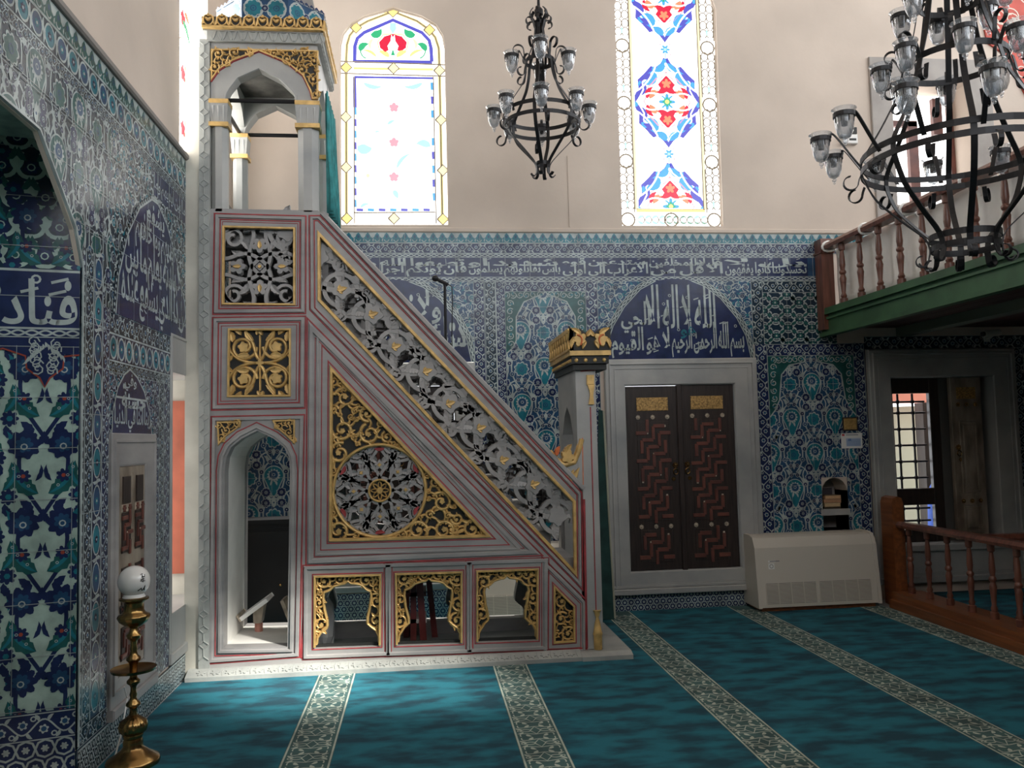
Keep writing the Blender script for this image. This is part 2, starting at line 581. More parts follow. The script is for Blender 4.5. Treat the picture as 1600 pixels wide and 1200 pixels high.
M['wood_o'] = mat('orange_wood', (0.26, 0.085, 0.026), 0.35, col2=(0.16, 0.05, 0.016), vscale=4, stretch=(8, 0.5, 8), coat=0.3)
M['wood_d'] = mat('dark_wood', (0.034, 0.022, 0.018), 0.45, col2=(0.016, 0.010, 0.009), vscale=6, stretch=(8, 8, 0.7), bump=0.08)
M['wood_r'] = mat('reddish_wood', (0.16, 0.052, 0.036), 0.45, col2=(0.09, 0.03, 0.024), vscale=9, bump=0.05)
M['wood_w'] = mat('worn_wood', (0.33, 0.28, 0.22), 0.4, col2=(0.13, 0.10, 0.075), vscale=3.0, stretch=(3, 3, 1.2), bump=0.06)
M['brass'] = mat('aged_brass', (0.42, 0.27, 0.10), 0.26, metal=1.0, col2=(0.20, 0.12, 0.05), vscale=9, bump=0.03)
M['plaque'] = mat('brass_plaque', (0.45, 0.28, 0.10), 0.5, metal=0.4, var=0.55, vscale=60, bump=0.35, bscale=90)
M['iron'] = mat('wrought_iron', (0.016, 0.016, 0.018), 0.45, metal=0.5, bump=0.05)
M['bone'] = mat('bone_inlay', (0.42, 0.36, 0.28), 0.5, var=0.3, vscale=20)
M['brick'] = mat('brick_red_paint', (0.36, 0.095, 0.052), 0.7, var=0.25, vscale=4)
M['white'] = mat('white_paint', (0.78, 0.78, 0.76), 0.5)
M['wht_cloth'] = mat('white_cloth', (0.93, 0.92, 0.89), 0.9, var=0.08, vscale=5, bump=0.2, bscale=9)
M['greenpaint'] = mat('green_paint', (0.042, 0.115, 0.050), 0.5, var=0.25, vscale=4, bump=0.04)
M['darkred'] = mat('dark_red_boards', (0.06, 0.018, 0.018), 0.6, var=0.3, vscale=5)
M['plastic'] = mat('cream_plastic', (0.60, 0.56, 0.49), 0.42)
M['plastic_d'] = mat('grille_shadow', (0.22, 0.21, 0.19), 0.6)
M['teal_cloth'] = mat('teal_cloth', (0.04, 0.26, 0.27), 0.9, var=0.35, vscale=12)
M['dkgreen_cloth'] = mat('dark_green_cloth', (0.012, 0.045, 0.04), 0.9, var=0.3, vscale=9)

# ------------------------------------------------------------------ tile motifs
def floral_band(L, w, per=1.35, big=True):
    o = []
    n = max(1, round(L/(w*per)))
    p = L/n
    s = np.linspace(0, L, n*14+1)
    o.append((stroke(np.stack([s, w/2+0.26*w*np.sin(2*PI*s/p)], 1), 0.06*w), 'W', 2))
    for k in range(n):
        for sg, ph in ((1, .25), (-1, .75)):
            x, y = (k+ph)*p, w/2-sg*0.10*w
            o.append((star(x, y, 0.18*w, 6, .4, .3), 'W', 3))
            o.append((disk(x, y, 0.10*w, 7), 'B', 4))
            o.append((leaf((x+.10*p, w/2+sg*.18*w), (x+.24*p, w/2+sg*.42*w), .3*sg, .13*w, n=5), 'W', 2))
            o.append((leaf((x-.12*p, w/2+sg*.20*w), (x-.22*p, w/2+sg*.44*w), -.3*sg, .13*w, n=5), 'W', 2))
            o.append((ring(x+.25*p, w/2-sg*.30*w, .085*w, .05*w, 8), 'W', 2))
    o.append((rect(0, 0, L, .045*w), 'W', 2)); o.append((rect(0, .955*w, L, w), 'W', 2))
    return o
def braid_band(L, w):
    n = max(1, round(L/(w*1.3)))
    s = np.linspace(0, L, n*8+1)
    o = [(stroke(np.stack([s, w/2+sg*.27*w*np.sin(PI*s*n/L)], 1), .2*w), 'W', 2) for sg in (1, -1)]
    o += [(rect(0, 0, L, .1*w), 'W', 2), (rect(0, .9*w, L, w), 'W', 2)]
    return o
def bead_band(L, w):
    n = max(1, round(L/(w*1.15)))
    o = []
    for k in range(n):
        o.append((disk((k+.5)*L/n, w/2, .30*w, 6), 'W', 2))
    return o+[(rect(0, 0, L, .1*w), 'W', 2), (rect(0, .9*w, L, w), 'W', 2)]
def crest_band(L, w, fg='T', p=0.085):
    n = max(1, round(L/p)); p = L/n
    o = []
    for k in range(n):
        x = (k+.5)*p
        pts = [(x-.5*p, 0), (x-.5*p, .45*w), (x-.30*p, .58*w), (x-.22*p, .78*w), (x, w), (x+.22*p, .78*w), (x+.30*p, .58*w), (x+.5*p, .45*w), (x+.5*p, 0)]
        o.append((fan(pts, (x, .3*w)), fg, 2))
        o.append((stroke(arc(x, .42*w, .26*p, 200, 340, 8, .30*w), .08*p), 'W', 3))
        o.append((disk(x, .62*w, .12*p, 6, .16*w), 'B', 3))
        o.append((leaf((x-.42*p, .10*w), (x-.36*p, .46*w), .3, .12*p, n=4), 'W', 3))
    o.append((rect(0, -.01*w, L, .05*w), 'W', 3))
    return o
def oval_band(L, w, p=None):
    n = max(1, round(L/(p or w*.95))); p = L/n
    o = []
    for k in range(n):
        x = (k+.5)*p
        c = ('T', 'B')[k % 2]
        o.append((disk(x, w/2, .36*p, 14, .36*w), c, 2))
        o.append((ring(x, w/2, .40*p, .08*w, 16, .40*w), 'W', 3))
        o.append((star(x, w/2, .17*w, 7, .4), 'N' if c == 'T' else 'T', 3)); o.append((disk(x, w/2, .06*w, 6), 'W', 4))
        o.append((star(x+.5*p, w/2, .15*w, 4, .5), 'W', 4))
        for sg in (1, -1): o.append((leaf((x+.5*p, w/2), (x+.5*p, w/2+sg*.45*w), .25, .16*w, n=5), 'W', 3))
    return o+[(rect(0, 0, L, .04*w), 'W', 2), (rect(0, .96*w, L, w), 'W', 2)]
def rosette(r, c='B', ctr='W', rim='W'):
    o = [(star(0, 0, r*1.22, 9, .22), rim, 3), (star(0, 0, r, 9, .15), c, 4)]
    return o+[(ring(0, 0, r*.33, r*.12, 8), ctr, 5), (disk(0, 0, r*.13, 6), ctr, 5)]
def smallros(r, c='N'):
    return [(disk(0, 0, r*1.25, 10), 'W', 3), (disk(0, 0, r, 10), c, 4), (disk(0, 0, r*.32, 6), 'W', 5)]
def teardrop(r, tq='T'):
    th = np.linspace(0, 2*PI, 30, endpoint=False)
    def td(k):
        x = k*np.cos(th); y = k*np.sin(th)
        y = np.where(y < 0, y*(1+1.15*np.abs(np.sin(th))**3), y)
        x = np.where(y < 0, x*(1-.25*np.abs(np.sin(th))**2), x)
        return np.stack([x, y], 1)
    o = [(fan(td(r*1.10), (0, 0)), 'W', 2), (fan(td(r), (0, 0)), tq, 3), (star(0, .05*r, r*.72, 13, .28), 'W', 4), (disk(0, .12*r, r*.46, 14), 'B', 5),
         (ring(0, .12*r, r*.15, r*.06, 8), 'W', 6)]
    for a in (-.5, .5): o.append((leaf((a*.3*r, -.5*r), (a*.7*r, -1.05*r), .2*a, .22*r, n=5), 'W', 4))
    return o
def vase_field(cv, x0, y0, x1, y1, ox, oy, dx=.215, dy=.335, clip=None, ground='B', tq='T'):
    cv.box(x0, y0, x1, y1)
    if clip: cv.clip = clip
    cv.add(rect(x0, y0, x1, y1), ground, 1)
    for i in range(int((x0-ox)/dx)-2, int((x1-ox)/dx)+3):
        for j in range(int((y0-oy)/dy)-2, int((y1-oy)/dy)+3):
            x, y = ox+i*dx, oy+j*dy
            if x < x0-.2 or x > x1+.2 or y < y0-.3 or y > y1+.3: continue
            # ground vines
            for sx in (1, -1):
                cv.add(stroke(bez((x, y+.16), (x+sx*.11, y+.14), (x+sx*.13, y-.05), (x+sx*.02, y-.165), 9), .013), 'W', 2)
                cv.add(stroke(bez((x+sx*.02, y-.10), (x+sx*.10, y-.10), (x+sx*.17, y-.17), (x+sx*.108, y-.25), 8), .012), 'W', 2)
                cv.add(leaf((x+sx*.03, y+.12), (x+sx*.085, y+.20), .25*sx, .03, n=5), 'W', 2)
                cv.add(leaf((x+sx*.06, y-.13), (x+sx*.02, y-.21), .25*sx, .028, n=5), 'W', 2)
                cv.add(leaf((x+sx*.085, y+.075), (x+sx*.14, y+.12), -.3*sx, .024, n=5), 'W', 2)
            if (i+j) % 2 == 0:
                cv.put(teardrop(.082, tq), x=x, y=y+.02)
                for sx in (1, -1):
                    cv.put(rosette(.038, 'N'), x=x+sx*.066, y=y-.125)
                    cv.put(smallros(.018), x=x+sx*.105, y=y+.055)
                cv.put(smallros(.016), x=x+.03, y=y+.145); cv.put(smallros(.016), x=x-.03, y=y+.145)
            else:
                cv.put(rosette(.060, tq, 'B'), x=x, y=y)
                for sx in (1, -1):
                    cv.put(rosette(.036, 'N'), x=x+sx*.068, y=y+.118)
                    cv.put(smallros(.019, 'B'), x=x+sx*.086, y=y-.045); cv.put(smallros(.015), x=x+sx*.032, y=y-.10)
                cv.add(leaf((x, y+.075), (x, y+.175), 0, .045, n=6), 'W', 4); cv.add(disk(x, y+.12, .008, 6), 'B', 5)
                cv.add(leaf((x, y-.07), (x, y-.14), 0, .03, n=6), 'W', 4)
    for k in np.arange(ox-dx/2-6*dx, x1, dx*1.07): cv.add(rect(k, y0, k+.0025, y1), 'K', 7)
    for k in np.arange(oy-12*.24, y1, .24): cv.add(rect(x0, k, x1, k+.003), 'K', 7)
    cv.clip = None
def band(cv, kind, x, y, L, w, vertical=False, ground='N', **k):
    g = (rect(x-w, y, x, y+L) if vertical else rect(x, y, x+L, y+w))
    cv.add(g, ground, 1)
    cv.put(xf(kind(L, w, **k), x=x, y=y, rot=PI/2 if vertical else 0.0))
def vband(cv, kind, x, y, L, w, ground='N', **k):      # x = left edge
    band(cv, kind, x+w, y, L, w, True, ground, **k)
def spandrel(cv, x0, y0, x1, y1, seed, sc=.085, ground='B'):
    """white and turquoise scrolls over blue"""
    r = random.Random(seed)
    cv.box(x0, y0, x1, y1)
    cv.add(rect(x0, y0, x1, y1), ground, 1)
    nx, ny = int((x1-x0)/sc)+1, int((y1-y0)/sc)+1
    for i in range(nx+1):
        for j in range(ny+1):
            x, y = x0+i*sc+(j % 2)*sc/2, y0+j*sc
            a = r.uniform(0, 6.28)
            cv.add(stroke(spiral(x, y, sc*.55, sc*.12, a, r.choice((1.2, -1.2)), 14), sc*.09), 'W', 2)
            cv.put(rosette(sc*.22, ('N', 'T', 'B')[(i+2*j) % 3]), x=x, y=y)
            for k in range(3):
                b = a+2.1*k
                cv.add(leaf((x+.3*sc*math.cos(b), y+.3*sc*math.sin(b)), (x+.75*sc*math.cos(b+.5), y+.75*sc*math.sin(b+.5)), .35, sc*.17, n=5), ('W', 'T', 'W')[k], 2+(k == 1))
    cv.clip = None
def rects(*rs): return [([(a, b), (c, b), (c, d), (a, d)], 0.0) for a, b, c, d in rs]
H = 0.006

# ------------------------------------------------------------------ shell
fl = MB(); fl.box(-2.6, -4.2, -0.12, 7.4, 8.2, -0.004)
floor = fl.build('floor', mat('stone_floor', (0.3, 0.3, 0.3), 0.7), kind='structure')
ce = MB(); ce.box(-2.6, -4.2, 8.0, 7.4, 8.0+.2, 8.2)
ceiling = ce.build('ceiling', M['plaster'], kind='structure')
rw = MB(); rw.box(6.9, -4.2, -.1, 7.2, 8.0, 5.0)
wall_right = rw.build('wall_right', M['plaster'], kind='structure')
rr = MB(); rr.box(-2.4, -4.2, -.1, 7.2, -4.0, 3.2)
wall_rear = rr.build('wall_rear', M['plaster'], kind='structure')
rg = MB(); rg.box(-1.66, -4.0, 2.5, 6.9, .2, 2.7); rg.box(-1.66, .1, 2.5, 6.9, .2, 3.5)
rg.build('trim_shade_gallery', M['plaster'], kind='structure')      # unseen gallery and parapet over the camera, added to shade the lower walls

W1 = FB.px([(530+x/3.333, y/3.333) for x, y in ((5, 1170), (3, 330), (5, 230), (20, 170), (60, 120), (130, 80), (280, 35), (430, 80), (505, 125), (540, 180), (552, 240), (555, 340), (572, 1170))])
W2 = [(1.925, 3.585), (2.915, 3.585), (2.93, 5.75), (2.8, 6.15), (2.43, 6.45), (2.06, 6.15), (1.92, 5.75)]
W5 = [(4.69, 3.80), (5.52, 3.80), (5.52, 5.06), (4.69, 5.06)]
DOOR = (1.885, .355, 2.94, 2.065)
RWIN = (4.50, .50, 5.56, 2.10)
NICH = [(3.78, .86)]+[(3.905+.125*math.cos(a), 1.03+.125*math.sin(a)) for a in np.linspace(PI, 0, 9)]+[(4.03, .86)]
NICH2 = [(3.78, .66), (4.03, .66), (4.03, .80), (3.78, .80)]
def rc(a, b, c, d): return [(a, b), (c, b), (c, d), (a, d)]
wb = MB()
wb.fill(FB, rc(-2.4, -.1, 6.9, 8.0), [W1, W2, W5, rc(*DOOR), rc(*RWIN), NICH, NICH2, rc(-.78, .62, .31, 2.1)], -.40, 0)
wall_back = wb.build('wall_back', M['plaster'], kind='structure')
# plaster ledge over the tiles
lg = MB()
lg.fbox(FB, -1.5, 3.51, 6.9, 3.555, 0, .022, 0, .008)
lg.build('plaster_ledge', M['plaster'], wall_back)

# ---- tiles on the back wall
cv = Cv(FB, H)
cv.add(rect(-1.6, 3.41, 6.3, 3.51), 'W', 0)
cv.put(xf(crest_band(7.9, .095), x=-1.6, y=3.412))
band(cv, floral_band, -1.6, 3.315, 7.9, .095)
for k in np.arange(-1.5, 6.3, .23): cv.add(rect(k, 3.315, k+.003, 3.505), 'K', 6)
cv.build('tile_cresting', TM, wall_back, rects((-1.6, 3.315, 6.3, 3.51)), 'W')

cv = Cv(FB, H)
band(cv, braid_band, -1.6, 3.275, 5.47, .04)
band(cv, braid_band, -1.6, 3.05, 5.47, .045)
cv.add(rect(-1.6, 3.095, 3.87, 3.275), 'N', 1)
txt = 'تحسدوننا بل كانوا لا يفقهون الا قليلا قل للمخلفين من الاعراب ستدعون الى قوم اولى باس شديد تقاتلونهم او يسلمون فان تطيعوا يؤتكم الله اجرا حسنا وان تتولوا كما توليتم من قبل يعذبكم عذابا اليما ليس على الاعمى حرج ولا على الاعرج حرج ولا على المريض حرج'.replace('ؤ', 'و')
ws = txt.split(' ')
x = 3.74
i = 0
while i < len(ws):
    n = 5
    seg = ws[i:i+n]
    lo, hi = ' '.join(seg[0::2]), ' '.join(seg[1::2])
    wd = max(.30, .036*sum(len(q) for q in seg))
    put_text(cv, lo, x-wd, x-.01, 3.10, 3.235, 'W', 3, tall=1.7, thick=.026)
    if hi: put_text(cv, hi, x-wd-.01, x-.03, 3.18, 3.272, 'W', 3, tall=1.3, thick=.026)
    for k in range(3): cv.add(stroke([(x-wd*(k+.4)/3, 3.258), (x-wd*(k+.4)/3+.035, 3.268)], .006), 'W', 3)
    x -= wd+.012
    i += n
for k in np.arange(-1.5, 3.8, .23): cv.add(rect(k, 3.05, k+.003, 3.315), 'K', 6)
cv.add(rect(3.74, 3.095, 3.87, 3.275), 'B', 4)
cv.put(xf(floral_band(.18, .12), x=3.87, y=3.095, rot=PI/2))
cv.build('inscription_band', TM, wall_back, rects((-1.6, 3.05, 3.87, 3.315)), 'N')

LUN = FB.px([(900+x/4, 380+y/4) for x, y in ((178, 728), (190, 640), (230, 520), (300, 400), (400, 290), (500, 235), (600, 222), (700, 230), (800, 270), (900, 345), (1000, 465), (1060, 580), (1092, 722))])
LUN[0] = (LUN[0][0], 2.31); LUN[-1] = (LUN[-1][0], 2.31)
def lunette(dx, lines, seed, x0, x1, z0=2.31, z1=3.05):
    cv = Cv(FB, H)
    spandrel(cv, x0, z0, x1, z1, seed)
    L = [(a+dx, b) for a, b in LUN]
    c = np.mean(L, 0)
    # braid arch border then the navy field
    out = [(c[0]+(a-c[0])*1.0, b) for a, b in L]
    cv.add(fan(out), 'N', 8)
    p = np.array(L)
    seg = np.concatenate([np.linspace(p[i], p[i+1], 10, endpoint=False) for i in range(len(p)-1)]+[p[-1:]])
    t = np.gradient(seg, axis=0); t /= np.hypot(t[:, 0], t[:, 1])[:, None]
    nr = np.stack([t[:, 1], -t[:, 0]], 1)
    cv.box(x0, z0, x1, z1)
    cv.add(strip(seg-nr*.045, seg), 'D', 9)
    for sg in (1, -1):
        q = seg-nr*(.024+sg*.011*np.sin(np.arange(len(seg))*1.05))[:, None]
        cv.add(stroke(q, .011), 'W', 10)
    cv.add(stroke(seg, .009), 'W', 10); cv.add(stroke(seg-nr*.047, .008), 'W', 10)
    cv.clip = L
    for (tx, a, b, u, v, tall, th, col) in lines:
        put_text(cv, tx, a+dx, b+dx, u, v, col, 11, tall, th)
    r = random.Random(seed)
    for k in range(16):
        a, b = r.uniform(L[0][0]+.1, L[-1][0]-.1), r.uniform(2.36, 2.95)
        cv.add(stroke([(a, b), (a+.05, b+.016)], .010), 'W', 11)
    for k in range(9):
        a, b = r.uniform(L[0][0]+.1, L[-1][0]-.1), r.uniform(2.36, 2.95)
        cv.add(ring(a, b, .012, .006, 8), 'W', 11)
    for k in np.arange(x0+.14, x1, .24): cv.add(rect(k, z0, k+.0025, z1), 'D', 12)
    for k in (2.55, 2.79): cv.add(rect(x0, k, x1, k+.0025), 'D', 12)
    cv.clip = None
    return cv, rects((x0, z0, x1, z1))
lines = [('بسم الله الرحمن الرحيم', 2.36, 3.07, 2.325, 2.66, 2.2, .022, 'W'), ('لا هو القيوم', 1.78, 2.345, 2.325, 2.62, 2.2, .022, 'W'),
         ('الله لا اله الا', 2.12, 2.80, 2.60, 3.02, 2.4, .020, 'W'), ('الحي', 1.88, 2.16, 2.56, 2.86, 2.2, .022, 'W'), ('هو', 2.45, 2.60, 2.50, 2.62, 1.2, .03, 'T')]
cv, sl = lunette(0, lines, 3, 1.667, 3.16)
cv.build('inscription_lunette', TM, wall_back, sl, 'B')
lines = [('لا تاخذه سنة ولا نوم', 1.74, 3.12, 2.325, 2.74, 2.3, .022, 'W'), ('سنة', 2.78, 3.08, 2.45, 2.66, 1.2, .03, 'W'), ('ولا نوم', 2.36, 2.86, 2.62, 2.98, 1.8, .026, 'W'), ('له ما في', 1.95, 2.45, 2.6, 2.95, 2., .024, 'W')]
cv, sl = lunette(-2.66, lines, 5, -1.0, .50, 2.31, 3.05)
cv.build('inscription_lunette', TM, wall_back, sl, 'B')
# tiles left of it and behind the minbar passage
cv = Cv(FB, H)
vase_field(cv, -1.66, 0.0, -1.0, 3.05, -1.3, 1.3)
cv.build('tile_panel', TM, wall_back, rects((-1.66, 0, -1.0, 3.05)), 'B')

# vertical borders and flower panel between the two lunettes
cv = Cv(FB, H)
vband(cv, floral_band, .50, 0.0, 3.05, .10)
vband(cv, floral_band, .605, 0.0, 3.05, .10, ground='D')
cv.add(rect(.70, 0, .708, 3.05), 'W', 3)
vband(cv, floral_band, .708, 0.0, 3.05, .085)
band(cv, floral_band, .79, 2.955, .76, .095)
vase_field(cv, .793, 0.0, 1.545, 2.955, 1.36, 2.57)
# lobed green corner border of the panel
cv.box(.793, 0, 1.545, 2.955)
for sx in (1, -1):
    xe = .793 if sx > 0 else 1.545
    cx = (.793+1.545)/2
    pts = [(xe, 2.955), (cx, 2.955), (cx-sx*.02, 2.935), (cx-sx*.20, 2.86), (xe+sx*.10, 2.72), (xe+sx*.095, 2.50), (xe+sx*.06, 2.43), (xe, 2.38)]
    cv.add(fan(pts, (xe, 2.95)), 'G', 8)
    cv.add(stroke(pts[1:], .012), 'W', 9)
    for k in range(12):
        t = k/11
        px_, py_ = (cx-sx*(.03+.34*t*1.0), 2.925-.0*t) if k < 6 else (xe+sx*.045, 2.92-(k-5)*.075)
        if k < 6: px_ = cx-sx*(.05+.062*k)
        cv.add(stroke(spiral(px_, py_, .034, .008, k, 1.3, 12), .008), 'W', 9)
        cv.add(leaf((px_, py_), (px_+.03*math.cos(k*2.), py_+.03*math.sin(k*2.)), .3, .02, n=4), 'T', 10)
cv.clip = None
vband(cv, floral_band, 1.548, 0.0, 3.05, .118)
cv.build('tile_panel', TM, wall_back, rects((.50, 0, 1.667, 3.05)), 'N')

# lattice panel beside the gallery
cv = Cv(FB, H)
vband(cv, floral_band, 3.16, 2.44, .61, .115, ground='D')
band(cv, floral_band, 3.275, 2.935, .70, .115, ground='D')
cv.box(3.275, 2.44, 4.0, 2.935)
cv.add(rect(3.275, 2.44, 4.0, 2.935), 'D', 1)
for i in range(8):
    for j in range(8):
        x, y = 3.275+i*.12, 2.44+j*.08
        if (i+j) % 2: continue
        cv.add(ring(x, y, .052, .011, 14), 'W', 2); cv.add(star(x, y, .034, 6, .4), 'G', 3); cv.add(disk(x, y, .010, 6), 'W', 4)
        for sx in (1, -1):
            for sy in (1, -1):
                cv.add(stroke(bez((x+sx*.04, y+sy*.03), (x+sx*.06, y+sy*.06), (x+sx*.12, y+sy*.05), n=6), .010), 'W', 2)
                cv.add(leaf((x+sx*.035, y+sy*.025), (x+sx*.09, y+sy*.06), .0, .028, n=5), 'G', 3)
                cv.add(leaf((x+sx*.05, y), (x+sx*.085, y+sy*.035), .3, .016, n=4), 'W', 3)
for k in (3.51, 3.75): cv.add(rect(k, 2.44, k+.003, 2.935), 'K', 6)
cv.add(rect(3.275, 2.69, 4.0, 2.693), 'K', 6)
cv.clip = None
cv.build('tile_panel', TM, wall_back, rects((3.16, 2.44, 4.0, 3.05)), 'D')

# flower panel with the book niche
cv = Cv(FB, H)
vband(cv, floral_band, 3.17, 0, 2.44, .125)
vband(cv, floral_band, 4.155, 0, 2.44, .115)
band(cv, floral_band, 3.295, 2.325, .86, .115)
R0, R1, S0, S1 = 3.295, 4.155, 0.0, 2.325
def nichehole(cv):
    # draw the field in rectangles around the two niche openings
    for a, b, c, d in ((R0, S0, 3.775, S1), (4.035, S0, R1, S1), (3.775, 1.16, 4.035, S1), (3.775, S0, 4.035, .655)):
        vase_field(cv, a, b, c, d, 3.725, 2.05)
nichehole(cv)
cv.box(R0, S0, R1, S1)
for sx in (1, -1):
    xe = R0 if sx > 0 else R1
    cx = (R0+R1)/2
    pts = [(xe, S1), (cx-sx*.05, S1), (cx-sx*.07, S1-.06), (cx-sx*.22, S1-.09), (xe+sx*.13, S1-.18), (xe+sx*.10, S1-.42), (xe+sx*.05, S1-.52), (xe, S1-.58)]
    cv.add(fan(pts, (xe+sx*.02, S1-.02)), 'G', 8)
    cv.add(stroke(pts[1:], .012), 'W', 9)
    for k in range(12):
        px_, py_ = (cx-sx*(.10+.055*k), S1-.035) if k < 6 else (xe+sx*.05, S1-.03-(k-5)*.075)
        cv.add(stroke(spiral(px_, py_, .034, .008, k, 1.3, 12), .009), 'W', 9)
        cv.add(leaf((px_, py_), (px_+.03*math.cos(k*2.), py_+.03*math.sin(k*2.)), .3, .02, n=4), 'T', 10)
cv.clip = None
cv.build('tile_panel', TM, wall_back, rects((3.17, 0, 3.775, 2.44), (4.035, 0, 4.28, 2.44), (3.775, 1.16, 4.035, 2.44), (3.775, 0, 4.035, .655)), 'N')

# tiles under the gallery
cv = Cv(FB, H)
band(cv, floral_band, 4.28, 2.375, 2.6, .13, ground='D')
vband(cv, floral_band, 5.81, 0, 2.375, .12, ground='D')
spandrel(cv, 5.93, 0, 6.88, 2.375, 9, .1, 'D')
cv.build('tile_panel', TM, wall_back, rects((4.28, 2.375, 6.88, 2.505), (5.81, 0, 6.88, 2.375)), 'D')
# skirting under the marble door frame
cv = Cv(FB, H+.004)
cv.box(1.667, 0, 3.17, .15)
cv.add(rect(1.667, 0, 3.17, .15), 'N', 1)
for i in range(26):
    for j in range(3):
        x, y = 1.68+i*.06+(j % 2)*.03, .025+j*.05
        cv.add(ring(x, y, .030, .009, 6), 'W', 2); cv.add(star(x, y, .014, 6, .4), 'W', 3)
cv.clip = None
cv.build('baseboard_back', TM, wall_back, rects((1.667, 0, 3.17, .15)), 'N')
cv = Cv(FB, H+.004)
cv.box(-1.0, 0, .5, .26)
cv.add(rect(-1.0, 0, .5, .26), 'N', 1)
for i in range(26):
    for j in range(5):
        x, y = -1.0+i*.06+(j % 2)*.03, .025+j*.052
        cv.add(ring(x, y, .030, .009, 6), 'W', 2); cv.add(star(x, y, .014, 6, .4), 'W', 3)
cv.clip = None
cv.build('tile_skirting', TM, wall_back, rects((-1.0, 0, .5, .26)), 'N')
# ------------------------------------------------------------------ left wall (the qibla wall)
MIH = [(2.3, 0.0), (4.25, 0.0), (4.25, 2.49), (4.16, 2.66), (3.77, 3.0), (2.9, 3.02), (2.3, 2.6)]
LWIN = (5.735, .50, 6.75, 2.10)
LUP = [(5.93, 3.72), (6.70, 3.72), (6.70, 5.6), (6.32, 6.1), (5.93, 5.6)]
LUP2 = [(4.00, 3.86), (4.06, 3.80), (4.10, 3.86), (4.10, 5.6), (4.05, 5.7), (4.00, 5.6)]
CLOS = (4.74, .36, 5.17, 1.50)
wl = MB()
wl.fill(FL, rc(-4.2, -.1, 7.9, 8.0), [[(a, max(b, .001)) for a, b in MIH], rc(*LWIN), LUP, LUP2, rc(*CLOS)], -.02, 0)
wl.fill(FL, rc(-4.2, -.1, 7.9, 8.0), [rc(2.2, .001, 4.27, 3.25), rc(*LWIN), LUP, LUP2, rc(*CLOS)], -.45, -.02)
wall_left = wl.build('wall_left', M['plaster'], kind='structure')
lg = MB()
lg.fbox(FL, 2.0, 3.655, 7.5, 3.70, 0, .03, 0, .01)
lg.build('stone_ledge', mat('grey_ledge', (.23, .215, .20), .7), wall_left)

def lv(cv, kind, y, z0, z1, w, ground='N', **k): vband(cv, kind, y, z0, z1-z0, w, ground, **k)
# crest and cartouche bands
cv = Cv(FL, H)
cv.add(rect(2.0, 3.545, 7.4, 3.655), 'W', 0)
cv.put(xf(crest_band(5.4, .10, 'G', .10), x=2.0, y=3.547))
band(cv, oval_band, 2.0, 3.41, 5.4, .135, ground='D')
band(cv, floral_band, 2.0, 3.35, 5.4, .06, ground='D')
cv.build('tile_cresting', TM, wall_left, rects((2.0, 3.35, 7.4, 3.655)), 'D')
# inscription band and floral field above
cv = Cv(FL, H)
cv.add(rect(4.95, 3.19, 7.4, 3.35), 'N', 1)
put_text(cv, 'يعلم ما بين ايديهم وما خلفهم', 5.05, 6.25, 3.20, 3.34, 'W', 3, tall=1.6, thick=.018)
for k in (5.18, 5.42, 5.66, 5.90): cv.add(rect(k, 3.19, k+.012, 3.35), 'W', 4)
vase_field(cv, 4.25, 2.2, 4.62, 3.35, 4.43, 2.95, .23, .30, ground='D', tq='G')
vase_field(cv, 2.0, 3.02, 4.25, 3.35, 4.43, 2.95, .23, .30, ground='D', tq='G')
vase_field(cv, 3.77, 2.49, 4.25, 3.02, 4.43, 2.95, .23, .30, ground='D', tq='G', clip=[(4.25, 2.49), (4.25, 3.02), (4.16, 2.67)])
vase_field(cv, 3.77, 2.49, 4.25, 3.02, 4.43, 2.95, .23, .30, ground='D', tq='G', clip=[(4.25, 3.02), (3.75, 3.02), (4.16, 2.67)])
spandrel(cv, 4.62, 2.33, 5.35, 3.35, 21, .10, 'D')
spandrel(cv, 5.35, 2.33, 7.4, 3.19, 22, .10, 'D')
spandrel(cv, 4.62, 3.19, 4.95, 3.35, 23, .08, 'N')
LL = [(4.70, 2.335), (4.74, 2.55), (4.88, 2.82), (5.08, 3.03), (5.30, 3.145), (5.42, 3.15), (5.60, 3.07), (5.82, 2.88), (6.02, 2.62), (6.12, 2.335)]
cv.add(fan(LL), 'N', 8)
for o, w in ((0, .014),): cv.add(stroke(LL, w), 'W', 9)
p = np.array(LL); c = p.mean(0)
cv.add(strip(p, p+(p-c)*.08), 'D', 7)
for k in range(60):
    t = k/59*(len(LL)-1); i = min(int(t), len(LL)-2); f = t-i
    q = (p[i]*(1-f)+p[i+1]*f); q = q+(q-c)*.045
    cv.add(disk(q[0], q[1], .011, 6), 'W', 9)
cv.clip = LL
put_text(cv, 'من ذا الذي يشفع عنده', 4.78, 6.08, 2.345, 2.72, 'W', 10, 2.3, .020)
put_text(cv, 'الا باذنه يعلم ما بين', 4.84, 5.96, 2.56, 2.93, 'W', 10, 2.3, .018)
put_text(cv, 'ايديهم وما خلفهم', 5.0, 5.78, 2.78, 3.05, 'W', 10, 2.0, .020)
put_text(cv, 'يشفع', 5.2, 5.55, 2.93, 3.12, 'W', 10, 1.6, .024)
r = random.Random(4)
for k in range(18):
    a, b = r.uniform(4.9, 6.0), r.uniform(2.36, 3.0)
    cv.add(stroke([(a, b), (a+.05, b-.016)], .011), 'W', 10)
cv.clip = None
